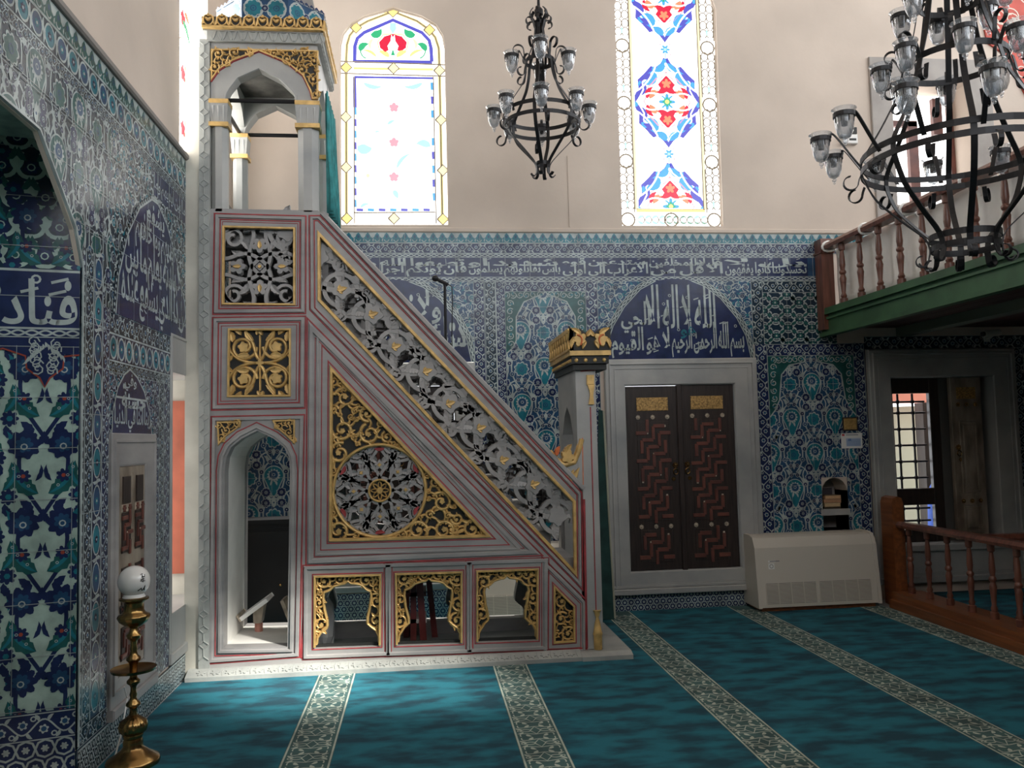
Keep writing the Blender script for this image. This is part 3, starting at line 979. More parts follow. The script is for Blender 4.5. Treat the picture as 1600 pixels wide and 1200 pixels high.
# bands below the lunette
band(cv, floral_band, 4.62, 2.22, 2.8, .115, ground='D')
band(cv, oval_band, 4.62, 2.07, 1.09, .15, ground='N', p=.12)
band(cv, floral_band, 4.62, 2.01, 1.09, .06, ground='D')
spandrel(cv, 4.62, 1.67, 5.37, 2.01, 31, .07, 'N')
SL = [(4.655, 1.68), (4.67, 1.80), (4.74, 1.93), (4.84, 2.01), (4.93, 2.045), (5.05, 2.01), (5.18, 1.93), (5.28, 1.80), (5.32, 1.68)]
cv.add(fan(SL), 'N', 8); cv.add(stroke(SL, .012), 'W', 9)
cv.clip = SL
put_text(cv, 'ربنا اتنا في الدنيا', 4.69, 5.30, 1.685, 1.87, 'W', 10, 2.2, .020)
put_text(cv, 'حسنة', 4.80, 5.20, 1.82, 1.96, 'W', 10, 1.6, .026)
put_text(cv, 'وفي', 4.84, 5.04, 1.92, 2.02, 'W', 10, 1.5, .026)
cv.add(rect(4.72, 1.872, 5.26, 1.884), 'W', 11)
cv.clip = None
for k in np.arange(4.26, 6.3, .24): cv.add(rect(k, 2.2, k+.003, 3.35), 'K', 12)
for k in (2.45, 2.69, 2.93, 3.17): cv.add(rect(4.25 if k < 3.02 else 2.0, k, 7.4, k+.003), 'K', 12)
cv.build('inscription_lunette', TM, wall_left, rects((4.62, 2.2, 7.4, 3.35), (2.0, 3.02, 4.62, 3.35), (4.25, 2.2, 4.62, 3.02), (4.62, 1.67, 5.71, 2.2))+[([(4.25, 2.50), (4.25, 3.02), (3.77, 3.02), (4.16, 2.672)], 0.0)], 'N')
# vertical strips beside the mihrab
cv = Cv(FL, H+.002)
lv(cv, bead_band, 4.252, .18, 2.6, .045, 'D')
lv(cv, floral_band, 4.30, .26, 2.6, .095, 'D')
lv(cv, oval_band, 4.40, .26, 2.6, .12, 'N', p=.20)
lv(cv, floral_band, 4.525, .26, 2.35, .095, 'N')
cv.add(rect(4.395, .26, 4.402, 2.6), 'W', 3); cv.add(rect(4.518, .26, 4.526, 2.4), 'W', 3)
for k in np.arange(.3, 2.5, .245): cv.add(rect(4.25, k, 4.62, k+.003), 'K', 7)
band(cv, floral_band, 4.25, .17, .37, .085, ground='D')
cv.build('tile_border', TM, wall_left, rects((4.25, .17, 4.62, 2.6)), 'D')
# strips right of the closet
cv = Cv(FL, H)
lv(cv, floral_band, 5.375, .18, 2.07, .10, 'N')
lv(cv, floral_band, 5.48, .18, 2.07, .09, 'D')
lv(cv, floral_band, 5.575, .18, 2.07, .125, 'N')
for x in (5.477, 5.571): cv.add(rect(x, .18, x+.006, 2.07), 'W', 3)
cv.build('tile_border', TM, wall_left, rects((5.37, .18, 5.71, 2.07)), 'N')
# skirting
cv = Cv(FL, H+.006)
cv.box(4.25, 0, 6.5, .165)
cv.add(rect(4.25, 0, 6.5, .165), 'D', 1)
for i in range(40):
    for j in range(3):
        x, y = 4.26+i*.06+(j % 2)*.03, .025+j*.055
        cv.add(ring(x, y, .028, .009, 6), 'W', 2); cv.add(star(x, y, .014, 6, .4), 'W', 3)
cv.add(rect(4.25, .155, 6.5, .165), 'W', 4)
cv.clip = None
cv.build('baseboard_left', TM, wall_left, rects((4.25, 0, 6.5, .165)), 'D')
# bead edge of the mihrab arch
b = MB()
edge = [(4.262, .18), (4.262, 2.49), (4.17, 2.672), (3.772, 3.012), (2.9, 3.032)]
b.frame_line(FL, edge, .02, .012, 0.002, 0, closed=False)
b.build('arch_edge', TM['W'], wall_left)

# ------------------------------------------------------------------ mihrab niche: five tiled faces
mihrab = thing('mihrab_niche', 'tiled prayer niche with white floral ground at the far left', 'niche', (XL, 3.4, 0))
P0 = np.array([XL, 4.25])
pts = [P0]
for k in range(5):
    a = _a15 if k == 0 else _a15+k*math.radians(37.5)
    pts.append(pts[-1]+.525*np.array([-math.cos(a), -math.sin(a)]))
fr = []
for k in range(5):
    u = (pts[k]-pts[k+1])/.525
    fr.append(Frame((*pts[k+1], 0), (*u, 0), (0, 0, 1), (u[1], -u[0], 0)))
tb = MB()
for f in fr[1:]: tb.fbox(f, 0, 0, .525, 3.2, -.06, 0)
tb.add([(*q, 3.12) for q in pts], [tuple(range(6))])
tb.build('niche_faces', TM['P'], mihrab)
def mih_face(f, name):
    cv = Cv(f, 0.0)
    w = .525
    cv.box(0, 0, w, 3.2)
    cv.add(rect(0, 0, w, 3.2), 'P', 1)
    # upper field
    cv.add(rect(0, 2.46, w, 3.2), 'D', 2)
    for i in range(-1, 6):
        for j in range(0, 5):
            x, y = .37+(i-2)*.125+(j % 2)*.0625, 2.54+j*.145
            for sx in (1, -1):
                cv.add(stroke(bez((x, y-.05), (x+sx*.05, y-.06), (x+sx*.085, y+.0), (x+sx*.04, y+.075), 9), .020), 'P', 3)
                cv.add(leaf((x+sx*.03, y+.04), (x+sx*.06, y-.03), .3*sx, .035, n=5), 'P', 3)
                cv.add(leaf((x+sx*.02, y+.03), (x+sx*.055, y+.10), -.3*sx, .030, n=5), 'G', 4)
            cv.add(star(x, y, .038, 7, .35), 'N', 4); cv.add(ring(x, y, .016, .006, 8), 'P', 5)
    # inscription
    cv.add(rect(0, 2.19, w, 2.465), 'N', 8)
    put_text(cv, 'فنادته الملائكة', -.62, .515, 2.20, 2.44, 'W', 9, 1.7, .020)
    for a, b in ((.40, 2.41), (.39, 2.35), (.27, 2.36)): cv.add(stroke([(a, b), (a+.075, b+.022)], .014), 'W', 9)
    cv.add(ring(.335, 2.425, .018, .010, 10), 'W', 9)
    cv.add(rect(0, 2.462, w, 2.474), 'W', 10); cv.add(rect(0, 2.18, w, 2.19), 'W', 10)
    cv.add(rect(0, 2.14, w, 2.185), 'N', 9)
    cv.put(xf(braid_band(w, .045), x=0, y=2.14)) if False else [cv.add(t, c, l+9) for t, c, l in xf(braid_band(w, .045), x=0, y=2.14)]
    # main field, mirrored about the axis at u = ax
    ax = .378
    for m in (0, 1):
        a0 = ax if m == 0 else ax-.34
        for j in range(-1, 7):
            for sx in (1, -1):
                y = .28+j*.37+(m*.185)
                X = lambda q: a0+sx*q
                cv.add(stroke(bez((X(.0), y-.10), (X(.06), y+.0), (X(.12), y+.06), (X(.10), y+.20), 10), .018), 'N', 3)
                cv.add(leaf((X(.02), y+.0), (X(.135), y+.155), -.28*sx, .085, .25, 13), 'G', 4)
                cv.add(leaf((X(.02), y+.0), (X(.135), y+.155), -.28*sx, .018, 0, 9), 'T', 5)
                cv.add(star(X(.083), y+.235, .074, 9, .28, .5*j), 'N', 5)
                cv.add(star(X(.083), y+.235, .040, 7, .3), 'B', 6); cv.add(ring(X(.083), y+.225, .013, .006, 8), 'W', 7)
                cv.add(leaf((X(.05), y+.28), (X(.10), y+.345), .2*sx, .045, .2, 9), 'N', 4)
                cv.add(leaf((X(.14), y+.20), (X(.155), y+.30), .3*sx, .03, .2, 7), 'T', 4)
                cv.add(star(X(.085), y+.085, .034, 7, .35), 'N', 6); cv.add(disk(X(.085), y+.085, .010, 6), 'R', 7)
                cv.add(leaf((X(.035), y+.06), (X(.012), y+.14), .3*sx, .022, .2, 7), 'N', 5)
                cv.add(leaf((X(.17), y+.02), (X(.125), y+.155), .35*sx, .055, .25, 11), 'G', 4)
                cv.add(leaf((X(.17), y+.02), (X(.125), y+.155), .35*sx, .016, 0, 8), 'T', 5)
                cv.add(star(X(.145), y+.36, .040, 8, .3), 'N', 5); cv.add(disk(X(.145), y+.36, .014, 6), 'T', 6)
                cv.add(leaf((X(.03), y+.235), (X(.0), y+.30), .3*sx, .035, .2, 9), 'N', 4)
                cv.add(leaf((X(.13), y+.27), (X(.16), y+.33), -.3*sx, .04, .2, 9), 'N', 4)
                for q in (.25, .55, .8):
                    cv.add(ring(X(.02+.115*q+.02*math.sin(3*q)), y+.155*q, .006, .003, 6), 'W', 7)
    # hanging navy lambrequin
    pts = [(-.02, 2.145), (w+.02, 2.145), (w+.02, 2.06), (.46, 2.05), (.455, 1.99), (.40, 1.945), (.378, 1.90), (.356, 1.945), (.30, 1.99), (.295, 2.05), (.20, 2.085), (.10, 2.05), (.02, 2.07), (-.02, 2.06)]
    cv.add(fan([(.295, 2.145), (.46, 2.145), (.46, 2.05), (.455, 1.99), (.40, 1.945), (.378, 1.90), (.356, 1.945), (.30, 1.99), (.295, 2.05)]), 'N', 8)
    cv.add(fan([(-.02, 2.145), (.3, 2.145), (.3, 2.05), (.20, 2.085), (.10, 2.05), (.02, 2.07)]), 'N', 8)
    cv.add(rect(.45, 2.06, w, 2.145), 'N', 8)
    cv.add(stroke(pts[2:], .008), 'R', 9)
    for k in range(14):
        cv.add(stroke(spiral(.378+(.05 if k % 2 else -.05)*(1-k/30), 2.12-k*.011, .028, .006, k*1.9, 1.2, 10), .006), 'W', 10)
        cv.add(leaf((.378+(k-7)*.010, 2.12-abs(k-7)*.01), (.378+(k-7)*.014, 2.09-abs(k-7)*.012), .3, .012, n=4), 'W', 10)
    # bottom bands
    cv.add(rect(0, 0, w, .37), 'N', 8)
    for t, c, l in xf(floral_band(w, .125), x=0, y=.24): cv.add(t, c, l+8)
    for i in range(8):
        for j in range(3):
            x, y = i*.08+(j % 2)*.04, .03+j*.085
            cv.add(ring(x, y, .04, .010, 8), 'W', 10); cv.add(star(x, y, .018, 6, .4), 'W', 10)
    for k in np.arange(.38, 3.1, .245): cv.add(rect(0, k, w, k+.003), 'K', 12)
    for k in (ax-.121, ax+.121): cv.add(rect(k, .37, k+.0025, 2.1), 'K', 12)
    cv.clip = None
    return cv.build(name, TM, mihrab, [(rc(0, 0, w, 3.2), -.06)], 'P')
mih_face(fr[0], 'niche_panel')

# ------------------------------------------------------------------ carpet
def carpet_mat():
    m = mat('carpet_teal', (0.009, 0.150, 0.205), 0.95, col2=(0.004, 0.050, 0.078), vscale=4.6, stretch=(0.85, 1.8, 1), detail=9, lo=.38, hi=.60, sheen=0.0)
    nt = m.node_tree
    b = nt.nodes['Principled BSDF']
    n2 = nt.nodes.new('ShaderNodeTexNoise'); n2.inputs['Scale'].default_value = 260
    bp = nt.nodes.new('ShaderNodeBump'); bp.inputs['Strength'].default_value = .5; bp.inputs['Distance'].default_value = .01
    geo = nt.nodes.new('ShaderNodeNewGeometry')
    nt.links.new(geo.outputs['Position'], n2.inputs['Vector'])
    nt.links.new(n2.outputs['Fac'], bp.inputs['Height']); nt.links.new(bp.outputs['Normal'], b.inputs['Normal'])
    return m
CM = {'C': carpet_mat(), 'S': mat('carpet_stripe_ground', (0.05, 0.115, 0.115), .95, var=.4, vscale=5), 'L': mat('carpet_stripe_line', (0.44, 0.50, 0.43), .95, var=.35, vscale=5)}
cb = MB(); cb.box(XL+.02, -3.9, -.004, 4.17, YB-.01, 0.0)
carpet = cb.build('carpet', CM['C'])
tag(carpet, 'teal fitted carpet with cream patterned stripes', 'carpet')
for x0, x1 in ((-.73, -.475), (.475, .72), (1.62, 1.865), (2.79, 3.04), (3.93, 4.16)):
    cv = Cv(FF, 0.0)
    y0, y1 = 3.0, 7.53
    w = x1-x0
    cv.add(rect(x0, y0, x1, y1), 'S', 1)
    for a in (x0+.004, x1-.013): cv.add(rect(a, y0, a+.010, y1), 'L', 2)
    p = .19
    for k in range(int((y1-y0)/p)):
        y = y0+(k+.5)*p; xc = (x0+x1)/2
        cv.add(stroke([(xc-.03, y), (xc, y+.055), (xc+.03, y), (xc, y-.055), (xc-.03, y)], .007), 'L', 2)
        for sx in (1, -1):
            for sy in (1, -1):
                cv.add(stroke(bez((xc+sx*.0, y+sy*.06), (xc+sx*.06, y+sy*.05), (xc+sx*.10, y+sy*.02), (xc+sx*.09, y+sy*.085), 9), .007), 'L', 2)
                cv.add(stroke(bez((xc+sx*.03, y+sy*.01), (xc+sx*.06, y+sy*.03), (xc+sx*.085, y-sy*.0), n=6), .007), 'L', 2)
                cv.add(leaf((xc+sx*.055, y+sy*.055), (xc+sx*.03, y+sy*.09), .3*sx, .022, n=5), 'L', 2)
                cv.add(leaf((xc+sx*.07, y+sy*.02), (xc+sx*.105, y+sy*.045), .3, .018, n=5), 'L', 2)
            cv.add(ring(xc+sx*.088, y, .012, .006, 7), 'L', 2)
    cv.build('carpet_stripe', CM, carpet)
# ------------------------------------------------------------------ stained glass
GS = 3.6
GM = {'W': emit('glass_white', (1, .98, .95), GS), 'Y': emit('glass_yellow', (1.0, .78, .25), 1.25), 'y': emit('glass_pale_yellow', (1.0, .90, .55), 1.0), 'B': emit('glass_blue', (.10, .10, .55), 1.0),
      'C': emit('glass_cyan', (.08, .42, .95), 1.0), 'R': emit('glass_red', (.75, .015, .06), .95), 'O': emit('glass_orange', (1.0, .30, .16), 1.0), 'G': emit('glass_green', (.04, .50, .22), .9),
      'M': emit('glass_mint', (.45, .93, .74), 1.1), 'P': emit('glass_pink', (1.0, .38, .46), 1.05), 'L': mat('lead_came', (.33, .27, .19), .5)}
def pane_obj(cv, outline, parent, name='stained_glass'):
    return cv.build(name, GM, parent, [(outline, cv.h-.012)], 'W')
def qline(cv, pts, w, c, l): cv.add(stroke(np.array(pts, float), w), c, l)
def seg(cv, a, b, w, c, l): cv.add(stroke(np.array([a, b], float), w), c, l)

win1 = thing('window_1', 'arched stained glass window with red tulip above the pulpit stairs', None, (-.2, YB, 3.6), kind='structure')
cv = Cv(FB, -.05)
Q = lambda x, y: FB.uv(530+x/3.333, y/3.333, -.05)
def qs(*p): return [Q(*a) for a in p]
cv.add(fan(W1), 'W', 0)
def shrink(poly, k):
    c = np.mean(poly, 0); return [tuple(c+(np.array(q)-c)*k) for q in poly]
# outer yellow came lines and the upper arch
out = qs((38, 1165), (36, 330), (40, 235), (55, 185), (88, 145), (150, 110), (280, 60), (405, 110), (468, 155), (500, 195), (518, 250), (522, 345), (538, 1165))
qline(cv, out, .030, 'Y', 2); qline(cv, out, .014, 'L', 3)
inn = qs((80, 320), (82, 240), (95, 200), (130, 170), (280, 105), (430, 170), (468, 210), (478, 250), (482, 322))
qline(cv, inn, .034, 'B', 3); seg(cv, Q(78, 320), Q(484, 324), .034, 'B', 3)
seg(cv, Q(5, 320), Q(555, 338), .013, 'L', 4); seg(cv, Q(5, 382), Q(560, 398), .013, 'L', 4)
seg(cv, Q(75, 356), Q(490, 362), .024, 'Y', 2)
seg(cv, Q(78, 402), Q(488, 408), .022, 'B', 3); seg(cv, Q(80, 400), Q(82, 560), .032, 'B', 3)
for k in range(9):
    seg(cv, Q(82, 560+k*60), Q(83, 598+k*60), .028, ('C', 'B')[k % 2], 3)
    if k != 3: seg(cv, Q(483+k*1.4, 430+k*72), Q(485+k*1.4, 470+k*72), .030, ('C', 'B')[k % 2], 3)
for k in range(7): seg(cv, Q(90+k*58, 1093), Q(125+k*58, 1094), .026, ('B', 'C')[k % 2], 3)
seg(cv, Q(75, 1108), Q(500, 1106), .012, 'L', 4)
seg(cv, Q(78, 400), Q(80, 1165), .011, 'L', 4); seg(cv, Q(490, 400), Q(505, 1165), .011, 'L', 4)
def lozenge(x, y, r=30, c='Y'):
    cv.add(fan(qs((x-r, y), (x, y+r), (x+r, y), (x, y-r))), c, 5)
    cv.add(stroke(np.array(qs((x-r, y), (x, y+r), (x+r, y), (x, y-r), (x-r, y))), .013), 'L', 6)
for x, y, c in ((36, 352, 'Y'), (522, 368, 'y'), (34, 610, 'y'), (530, 625, 'y'), (36, 872, 'y'), (540, 888, 'y'), (40, 1138, 'Y'), (540, 1142, 'Y'), (283, 356, 'y'), (88, 145, 'Y'), (470, 157, 'Y'), (280, 62, 'Y'), (285, 1138, 'y')):
    lozenge(x, y, 30, c)
# tulip in the arch
for sx in (1, -1):
    X = lambda q: 280+sx*q
    cv.add(fan(qs((X(8), 180), (X(45), 190), (X(72), 220), (X(68), 250), (X(40), 272), (X(22), 262), (X(28), 240), (X(12), 215))), 'R', 5)
    cv.add(stroke(np.array(qs((X(5), 178), (X(50), 180), (X(80), 220), (X(72), 258), (X(30), 285))), .012), 'Y', 6)
    cv.add(leaf(Q(X(118), 180), Q(X(60), 150), .45*sx, .075, n=9), 'G', 5)
    cv.add(leaf(Q(X(170), 270), Q(X(125), 230), -.5*sx, .06, n=9), 'G', 5)
    cv.add(stroke(np.array(bez(Q(X(140), 305), Q(X(175), 290), Q(X(168), 245), n=9)), .012), 'G', 5)
    cv.add(leaf(Q(X(20), 300), Q(X(75), 270), .3*sx, .05, n=7), 'Y', 5)
    cv.add(leaf(Q(X(85), 300), Q(X(160), 262), .3*sx, .03, n=7), 'Y', 5)
    cv.add(leaf(Q(X(100), 200), Q(X(115), 260), .4*sx, .03, n=7), 'y', 5)
    cv.add(leaf(Q(X(155), 430), Q(X(55), 450), .28*sx, .045, n=9), 'M', 5)
cv.add(fan(qs((265, 120), (295, 120), (298, 150), (280, 180), (262, 150))), 'M', 5)
cv.add(fan(qs((270, 178), (290, 178), (280, 198))), 'R', 6)
cv.add(fan(qs((268, 290), (280, 255), (292, 290))), 'G', 5)
for y, s in ((560, 1), (742, 1), (922, 1)):
    cv.add(star(*Q(285, y), .048, 5, .3, PI/2), 'P', 5)
for a, b, bd, w in (((95, 760), (172, 770), -.35, .10), ((475, 765), (400, 750), -.3, .07), ((300, 880), (372, 800), .25, .035), ((252, 650), (290, 628), .2, .03), ((282, 990), (305, 1035), .1, .05), ((185, 690), (212, 688), .3, .02), ((110, 1085), (160, 1065), .4, .03)):
    cv.add(leaf(Q(*a), Q(*b), bd, w, n=9), 'M', 5)
cv.add(disk(*Q(150, 915), .02, 8), 'y', 5)
pane_obj(cv, W1, win1)
fb = MB()
fb.frame_line(FB, W1, .02, .03, -.06, 0)
fb.build('window_frame', M['plaster'], win1)

# window 2: three lobed medallions between circle-and-leaf borders
def medal(cv, cx, cy, sx, sy):
    k = [(0, 1), (.10, .86), (.30, .74), (.42, .78), (.62, .60), (.80, .48), (.78, .30), (.90, .12), (1, 0)]
    q = k+[(a, -b) for a, b in k[::-1][1:]]
    q = q+[(-a, b) for a, b in q[::-1][1:-1]]
    P = [(cx+a*sx, cy+b*sy) for a, b in q]
    cv.add(stroke(np.array(P+P[:1]), .048), 'B', 4)
    for sc_ in (.90, .70):
        cv.add(stroke((np.array(P+P[:1])-[cx, cy])*sc_+[cx, cy], .012), ('W', 'P')[sc_ < .8], 5)
    for k_ in range(0, len(P), 3): cv.add(leaf(P[k_-1], P[k_], 0, .05, n=6), 'C', 5)
    for a in (1, -1):
        for b in (1, -1):
            Z = lambda u, v: (cx+a*u*sx, cy+b*v*sy)
            cv.add(leaf(Z(.05, .90), Z(.36, .70), -.25*a*b, .07, n=8), 'C', 5)
            cv.add(leaf(Z(.40, .72), Z(.72, .42), -.45*a*b, .12, n=8), 'C', 5)
            cv.add(leaf(Z(.72, .46), Z(.90, .10), -.3*a*b, .085, n=8), 'B', 5)
            cv.add(leaf(Z(.48, .66), Z(.74, .52), -.3*a*b, .05, n=8), 'B', 6)
            cv.add(leaf(Z(.04, .52), Z(.30, .20), -.5*a*b, .085, n=8), 'R', 6)
            cv.add(leaf(Z(.52, .06), Z(.22, .24), -.4*a*b, .065, n=8), 'O', 6)
            cv.add(leaf(Z(.58, .06), Z(.40, .34), -.4*a*b, .05, n=8), 'R', 6)
            cv.add(stroke(np.array(bez(Z(0, .62), Z(.35, .62), Z(.30, .25), n=9)), .016), 'W', 12)
            cv.add(stroke(np.array(bez(Z(.30, .85), Z(.50, .40), Z(.95, .22), n=9)), .014), 'W', 12)
            cv.add(stroke(np.array(bez(Z(.10, .05), Z(.45, .34), Z(.85, .05), n=9)), .014), 'W', 12)
    for b in (1, -1):
        cv.add(fan([(cx-.26*sx, cy+b*.40*sy), (cx, cy+b*.62*sy), (cx+.26*sx, cy+b*.40*sy), (cx+.10*sx, cy+b*.22*sy), (cx, cy+b*.34*sy), (cx-.10*sx, cy+b*.22*sy)]), 'R', 5)
        cv.add(star(cx, cy+b*.42*sy, .05, 5, .5, PI/2*b), 'O', 7)
    cv.add(star(cx, cy, .085, 8, .45), 'C', 8); cv.add(star(cx, cy, .050, 8, .5), 'G', 9); cv.add(disk(cx, cy, .022, 8), 'Y', 10)
def glass2(fr, outline, x0, x1, z0, z1, parent, meds, name='stained_glass'):
    cv = Cv(fr, -.05)
    cv.clip = outline
    cv.add(fan(outline), 'W', 0)
    xc = (x0+x1)/2
    bx = .155
    for x in (x0+bx, x1-bx): cv.add(rect(x-.014, z0+.17, x+.014, z1), 'y', 2); cv.add(rect(x-.020, z0+.17, x-.009, z1), 'L', 3)
    cv.add(rect(x0+bx, z0+.145, x1-bx, z0+.175), 'Y', 2); cv.add(rect(x0+bx, z0+.172, x1-bx, z0+.178), 'L', 3)
    p = .57
    for k in range(6):
        z = z0+.07+k*p
        for x in (x0+.07, x1-.07):
            cv.add(ring(x, z, .066, .016, 16), 'L', 3)
            for j in range(5):
                zz = z+.11+j*.085
                for s_ in (1, -1): cv.add(stroke(np.array(arc(x+s_*.034, zz+.03, .034, -60, 240, 10, .045)), .011), 'L', 3)
            for s_ in (1, -1): cv.add(stroke(np.array([(x+s_*.068, z+.07), (x+s_*.072, z+.50)]), .011), 'L', 3)
            cv.add(leaf((x, z+.12), (x, z+.2), 0, .02, n=5), 'M', 4)
    for j in range(10):
        xx = x0+.17+j*(x1-x0-.30)/10
        for s_ in (1, -1): cv.add(leaf((xx, z0+.07+s_*.01), (xx+.06, z0+.07+s_*.035), .3*s_, .028, n=6), 'M', 3)
        cv.add(ring(xx+.03, z0+.07, .034, .009, 8), 'L', 3)
    cv.add(ring(xc, z0+.07, .066, .016, 16), 'L', 4)
    cv.box(x0+bx+.02, z0+.18, x1-bx-.02, z1)
    for cz, sy in meds: medal(cv, xc, cz, (x1-x0)/2-bx-.01, sy)
    cv.clip = outline
    for i in range(len(meds)-1):
        z = (meds[i][0]+meds[i+1][0])/2
        cv.add(stroke(np.array([(xc, z-.2), (xc, z+.2)]), .008), 'C', 3)
        cv.add(star(xc, z, .05, 6, .6), 'C', 4); cv.add(disk(xc, z, .016, 6), 'M', 5)
        for q in ((.05, .05), (-.05, .05), (.05, -.05), (-.05, -.05)): cv.add(disk(xc+q[0], z+q[1], .008, 6), 'P', 5)
    cv.clip = None
    pane_obj(cv, outline, parent, name)
win2 = thing('window_2', 'tall stained glass window with three lobed red and blue medallions', None, (2.4, YB, 3.6), kind='structure')
glass2(FB, W2, 1.925, 2.915, 3.585, 6.3, win2, [(3.785, .42), (4.815, .43), (5.86, .43)])
fb = MB(); fb.frame_line(FB, W2, .02, .03, -.06, 0); fb.build('window_frame', M['plaster'], win2)
win3 = thing('window_3', 'stained glass window on the left wall beside the pulpit hood', None, (XL, 6.3, 3.7), kind='structure')
cv = Cv(FL, -.06)
cv.add(fan(LUP), 'W', 0)
cv.add(rect(6.06, 3.80, 6.085, 5.7), 'B', 2)
for k in range(8):
    cv.add(rect(6.05, 3.82+k*.28, 6.095, 3.98+k*.28), ('C', 'M')[k % 2], 3)
    z = 3.95+k*.42
    if k > 5: break
    cv.add(star(6.22, z, .07, 5, .4, .4), 'R', 4); cv.add(leaf((6.2, z-.02), (6.42, z-.16), .3, .06, n=7), 'G', 4); cv.add(leaf((6.25, z+.05), (6.4, z+.02), .3, .06, n=7), 'O', 4)
    cv.add(stroke(np.array(bez((6.12, z-.2), (6.3, z-.1), (6.22, z), n=8)), .01), 'L', 3)
    cv.add(leaf((5.97, z-.1), (6.03, z+.05), .2, .04, n=6), 'C', 3)
o_ = pane_obj(cv, LUP, win3)
o_.data.materials[list(GM).index('W')] = emit('sunlit_white_glass', (1, .97, .92), 13.0)
win4 = thing('window_4', 'narrow bright window end at the top left corner', None, (XL, 4.1, 3.8), kind='structure')
cv = Cv(FL, -.06); cv.add(fan(LUP2), 'W', 0); pane_obj(cv, LUP2, win4, 'window_glass')

# upper right window with plain daylight panes behind brown casements
win5 = thing('window_5', 'grey framed upper window with brown casements behind the large chandelier', None, (5.1, YB, 3.8), kind='structure')
fb = MB(); fb.fill(FB, rc(4.47, 3.60, 5.76, 5.29), [W5], 0, .03, 0, .006)
fb.build('window_frame', mat('grey_frame', (.36, .335, .31), .7, var=.15, vscale=4), win5)
cm = MB()
for a, b, c, d in ((4.69, 3.80, 4.74, 5.06), (5.02, 3.80, 5.12, 4.75), (5.47, 3.80, 5.52, 5.06), (4.69, 3.80, 5.52, 3.86), (4.69, 4.70, 5.12, 4.76), (5.30, 4.62, 5.40, 5.0)):
    cm.fbox(FB, a, b, c, d, -.30, -.25)
cm.build('casement', M['wood_r'], win5)
op = MB(); op.fbox(FB, 5.29, 4.62, 5.42, 4.80, -.38, -.35); op.build('casement_panel', M['orange'], win5)
gl = MB(); gl.fbox(FB, 4.69, 3.80, 5.52, 5.06, -.345, -.34); gl.build('window_glass', GM['W'], win5)

# ------------------------------------------------------------------ marble window frames with shutters
def marble_frame(fr, o, i, parent, h=.06, mt='marble2'):
    f = MB()
    f.fill(fr, rc(*o), [rc(*i)], 0, h, 0, .008)
    m = .045
    f.frame_line(fr, rc(o[0]+m, o[1]+m, o[2]-m, o[3]-m), .022, .018, h-.004)
    f.frame_line(fr, rc(o[0]+m+.045, o[1]+m+.045, o[2]-m-.045, o[3]-m-.045), .012, .010, h-.004)
    # lining of the opening
    a, b, c, d = i
    t = .012
    e = .003
    f.fbox(fr, a-t, b-t, a+e, d+t, -.395, h-.01); f.fbox(fr, c-e, b-t, c+t, d+t, -.395, h-.01)
    f.fbox(fr, a+e, d-e, c-e, d+t, -.395, h-.012); f.fbox(fr, a+e, b-t, c-e, b+e, -.395, h-.012)
    return f.build('window_frame', M[mt], parent)
def lattice(mb, fr, a, b, c, d, h, mi_slat, mi_bone, cell=.062):
    """interlaced strapwork of short bars, with bone squares between"""
    nx = max(2, round((c-a)/cell)); ny = max(2, round((d-b)/cell))
    dx, dy = (c-a)/nx, (d-b)/ny
    for i in range(nx):
        for j in range(ny):
            x, y = a+(i+.5)*dx, b+(j+.5)*dy
            k = (i+2*j) % 4
            if (i+j) % 2 == 0:
                if (j//1+i) % 4 in (0,): mb.fbox(fr, x-dx*.95, y-dy*.27, x+dx*.95, y+dy*.27, h, h+.009, mi_slat, .003)
                else: mb.fbox(fr, x-dx*.27, y-dy*.95, x+dx*.27, y+dy*.95, h, h+.009, mi_slat, .003)
            elif (i*3+j) % 5 == 0:
                mb.fbox(fr, x-dx*.16, y-dy*.16, x+dx*.16, y+dy*.16, h, h+.006, mi_bone, .002)
    return mb
def shutter(fr, a, b, c, d, h, parent, wood, latt=((.27, .80), (.05, .21)), studs=True, handle=1, slat='wood_r', plaque=True, wstud='bone'):
    w, ht = c-a, d-b
    s = MB(); s.fbox(fr, a, b, c, d, h-.045, h, 0, .004)
    leafo = s.build('shutter', M[wood], parent)
    m0, m1 = a+.22*w, c-.22*w
    for z0, z1 in latt:
        p0, p1 = b+z0*ht, b+z1*ht
        l = MB(); l.fbox(fr, m0-.012, p0-.012, m1+.012, p1+.012, h-.002, h+.004, 0, .003)
        lattice(l, fr, m0, p0, m1, p1, h+.003, 1, 2)
        l.build('lattice_panel', [M['wood_d'], M[slat], M['bone']], leafo)
    if plaque:
        q = MB(); q.fbox(fr, m0-.01, b+.865*ht, m1+.01, b+.938*ht, h-.002, h+.006, 0, .003); q.build('plaque', M['plaque'], leafo)
    if studs:
        for z in (.83, .235):
            for k in range(3):
                q = MB(); st = star(m0+(m1-m0)*k/2, b+z*ht, .022, 8, .3)
                q.prism(fr, [tuple(t[1]) for t in st], h-.001, h+.008); q.sphere(fr.P(m0+(m1-m0)*k/2, b+z*ht, h+.008), .009)
                q.build('stud', M[wstud], leafo)
    if handle:
        x = (c-.05) if handle > 0 else (a+.05)
        q = MB()
        q.tube([fr.P(x+.022*math.cos(t), b+.53*ht+.026*math.sin(t), h+.014) for t in np.linspace(0, 2*PI, 14, endpoint=False)], .005, 6, 0, True)
        st = star(x, b+.565*ht, .028, 8, .3); q.prism(fr, [tuple(t[1]) for t in st], h-.001, h+.010)
        q.sphere(fr.P(x, b+.565*ht, h+.012), .010)
        st = star(x-.02*handle, b+.49*ht, .020, 6, .3); q.prism(fr, [tuple(t[1]) for t in st], h-.001, h+.008)
        q.build('handle', M['brass'], leafo)
    return leafo
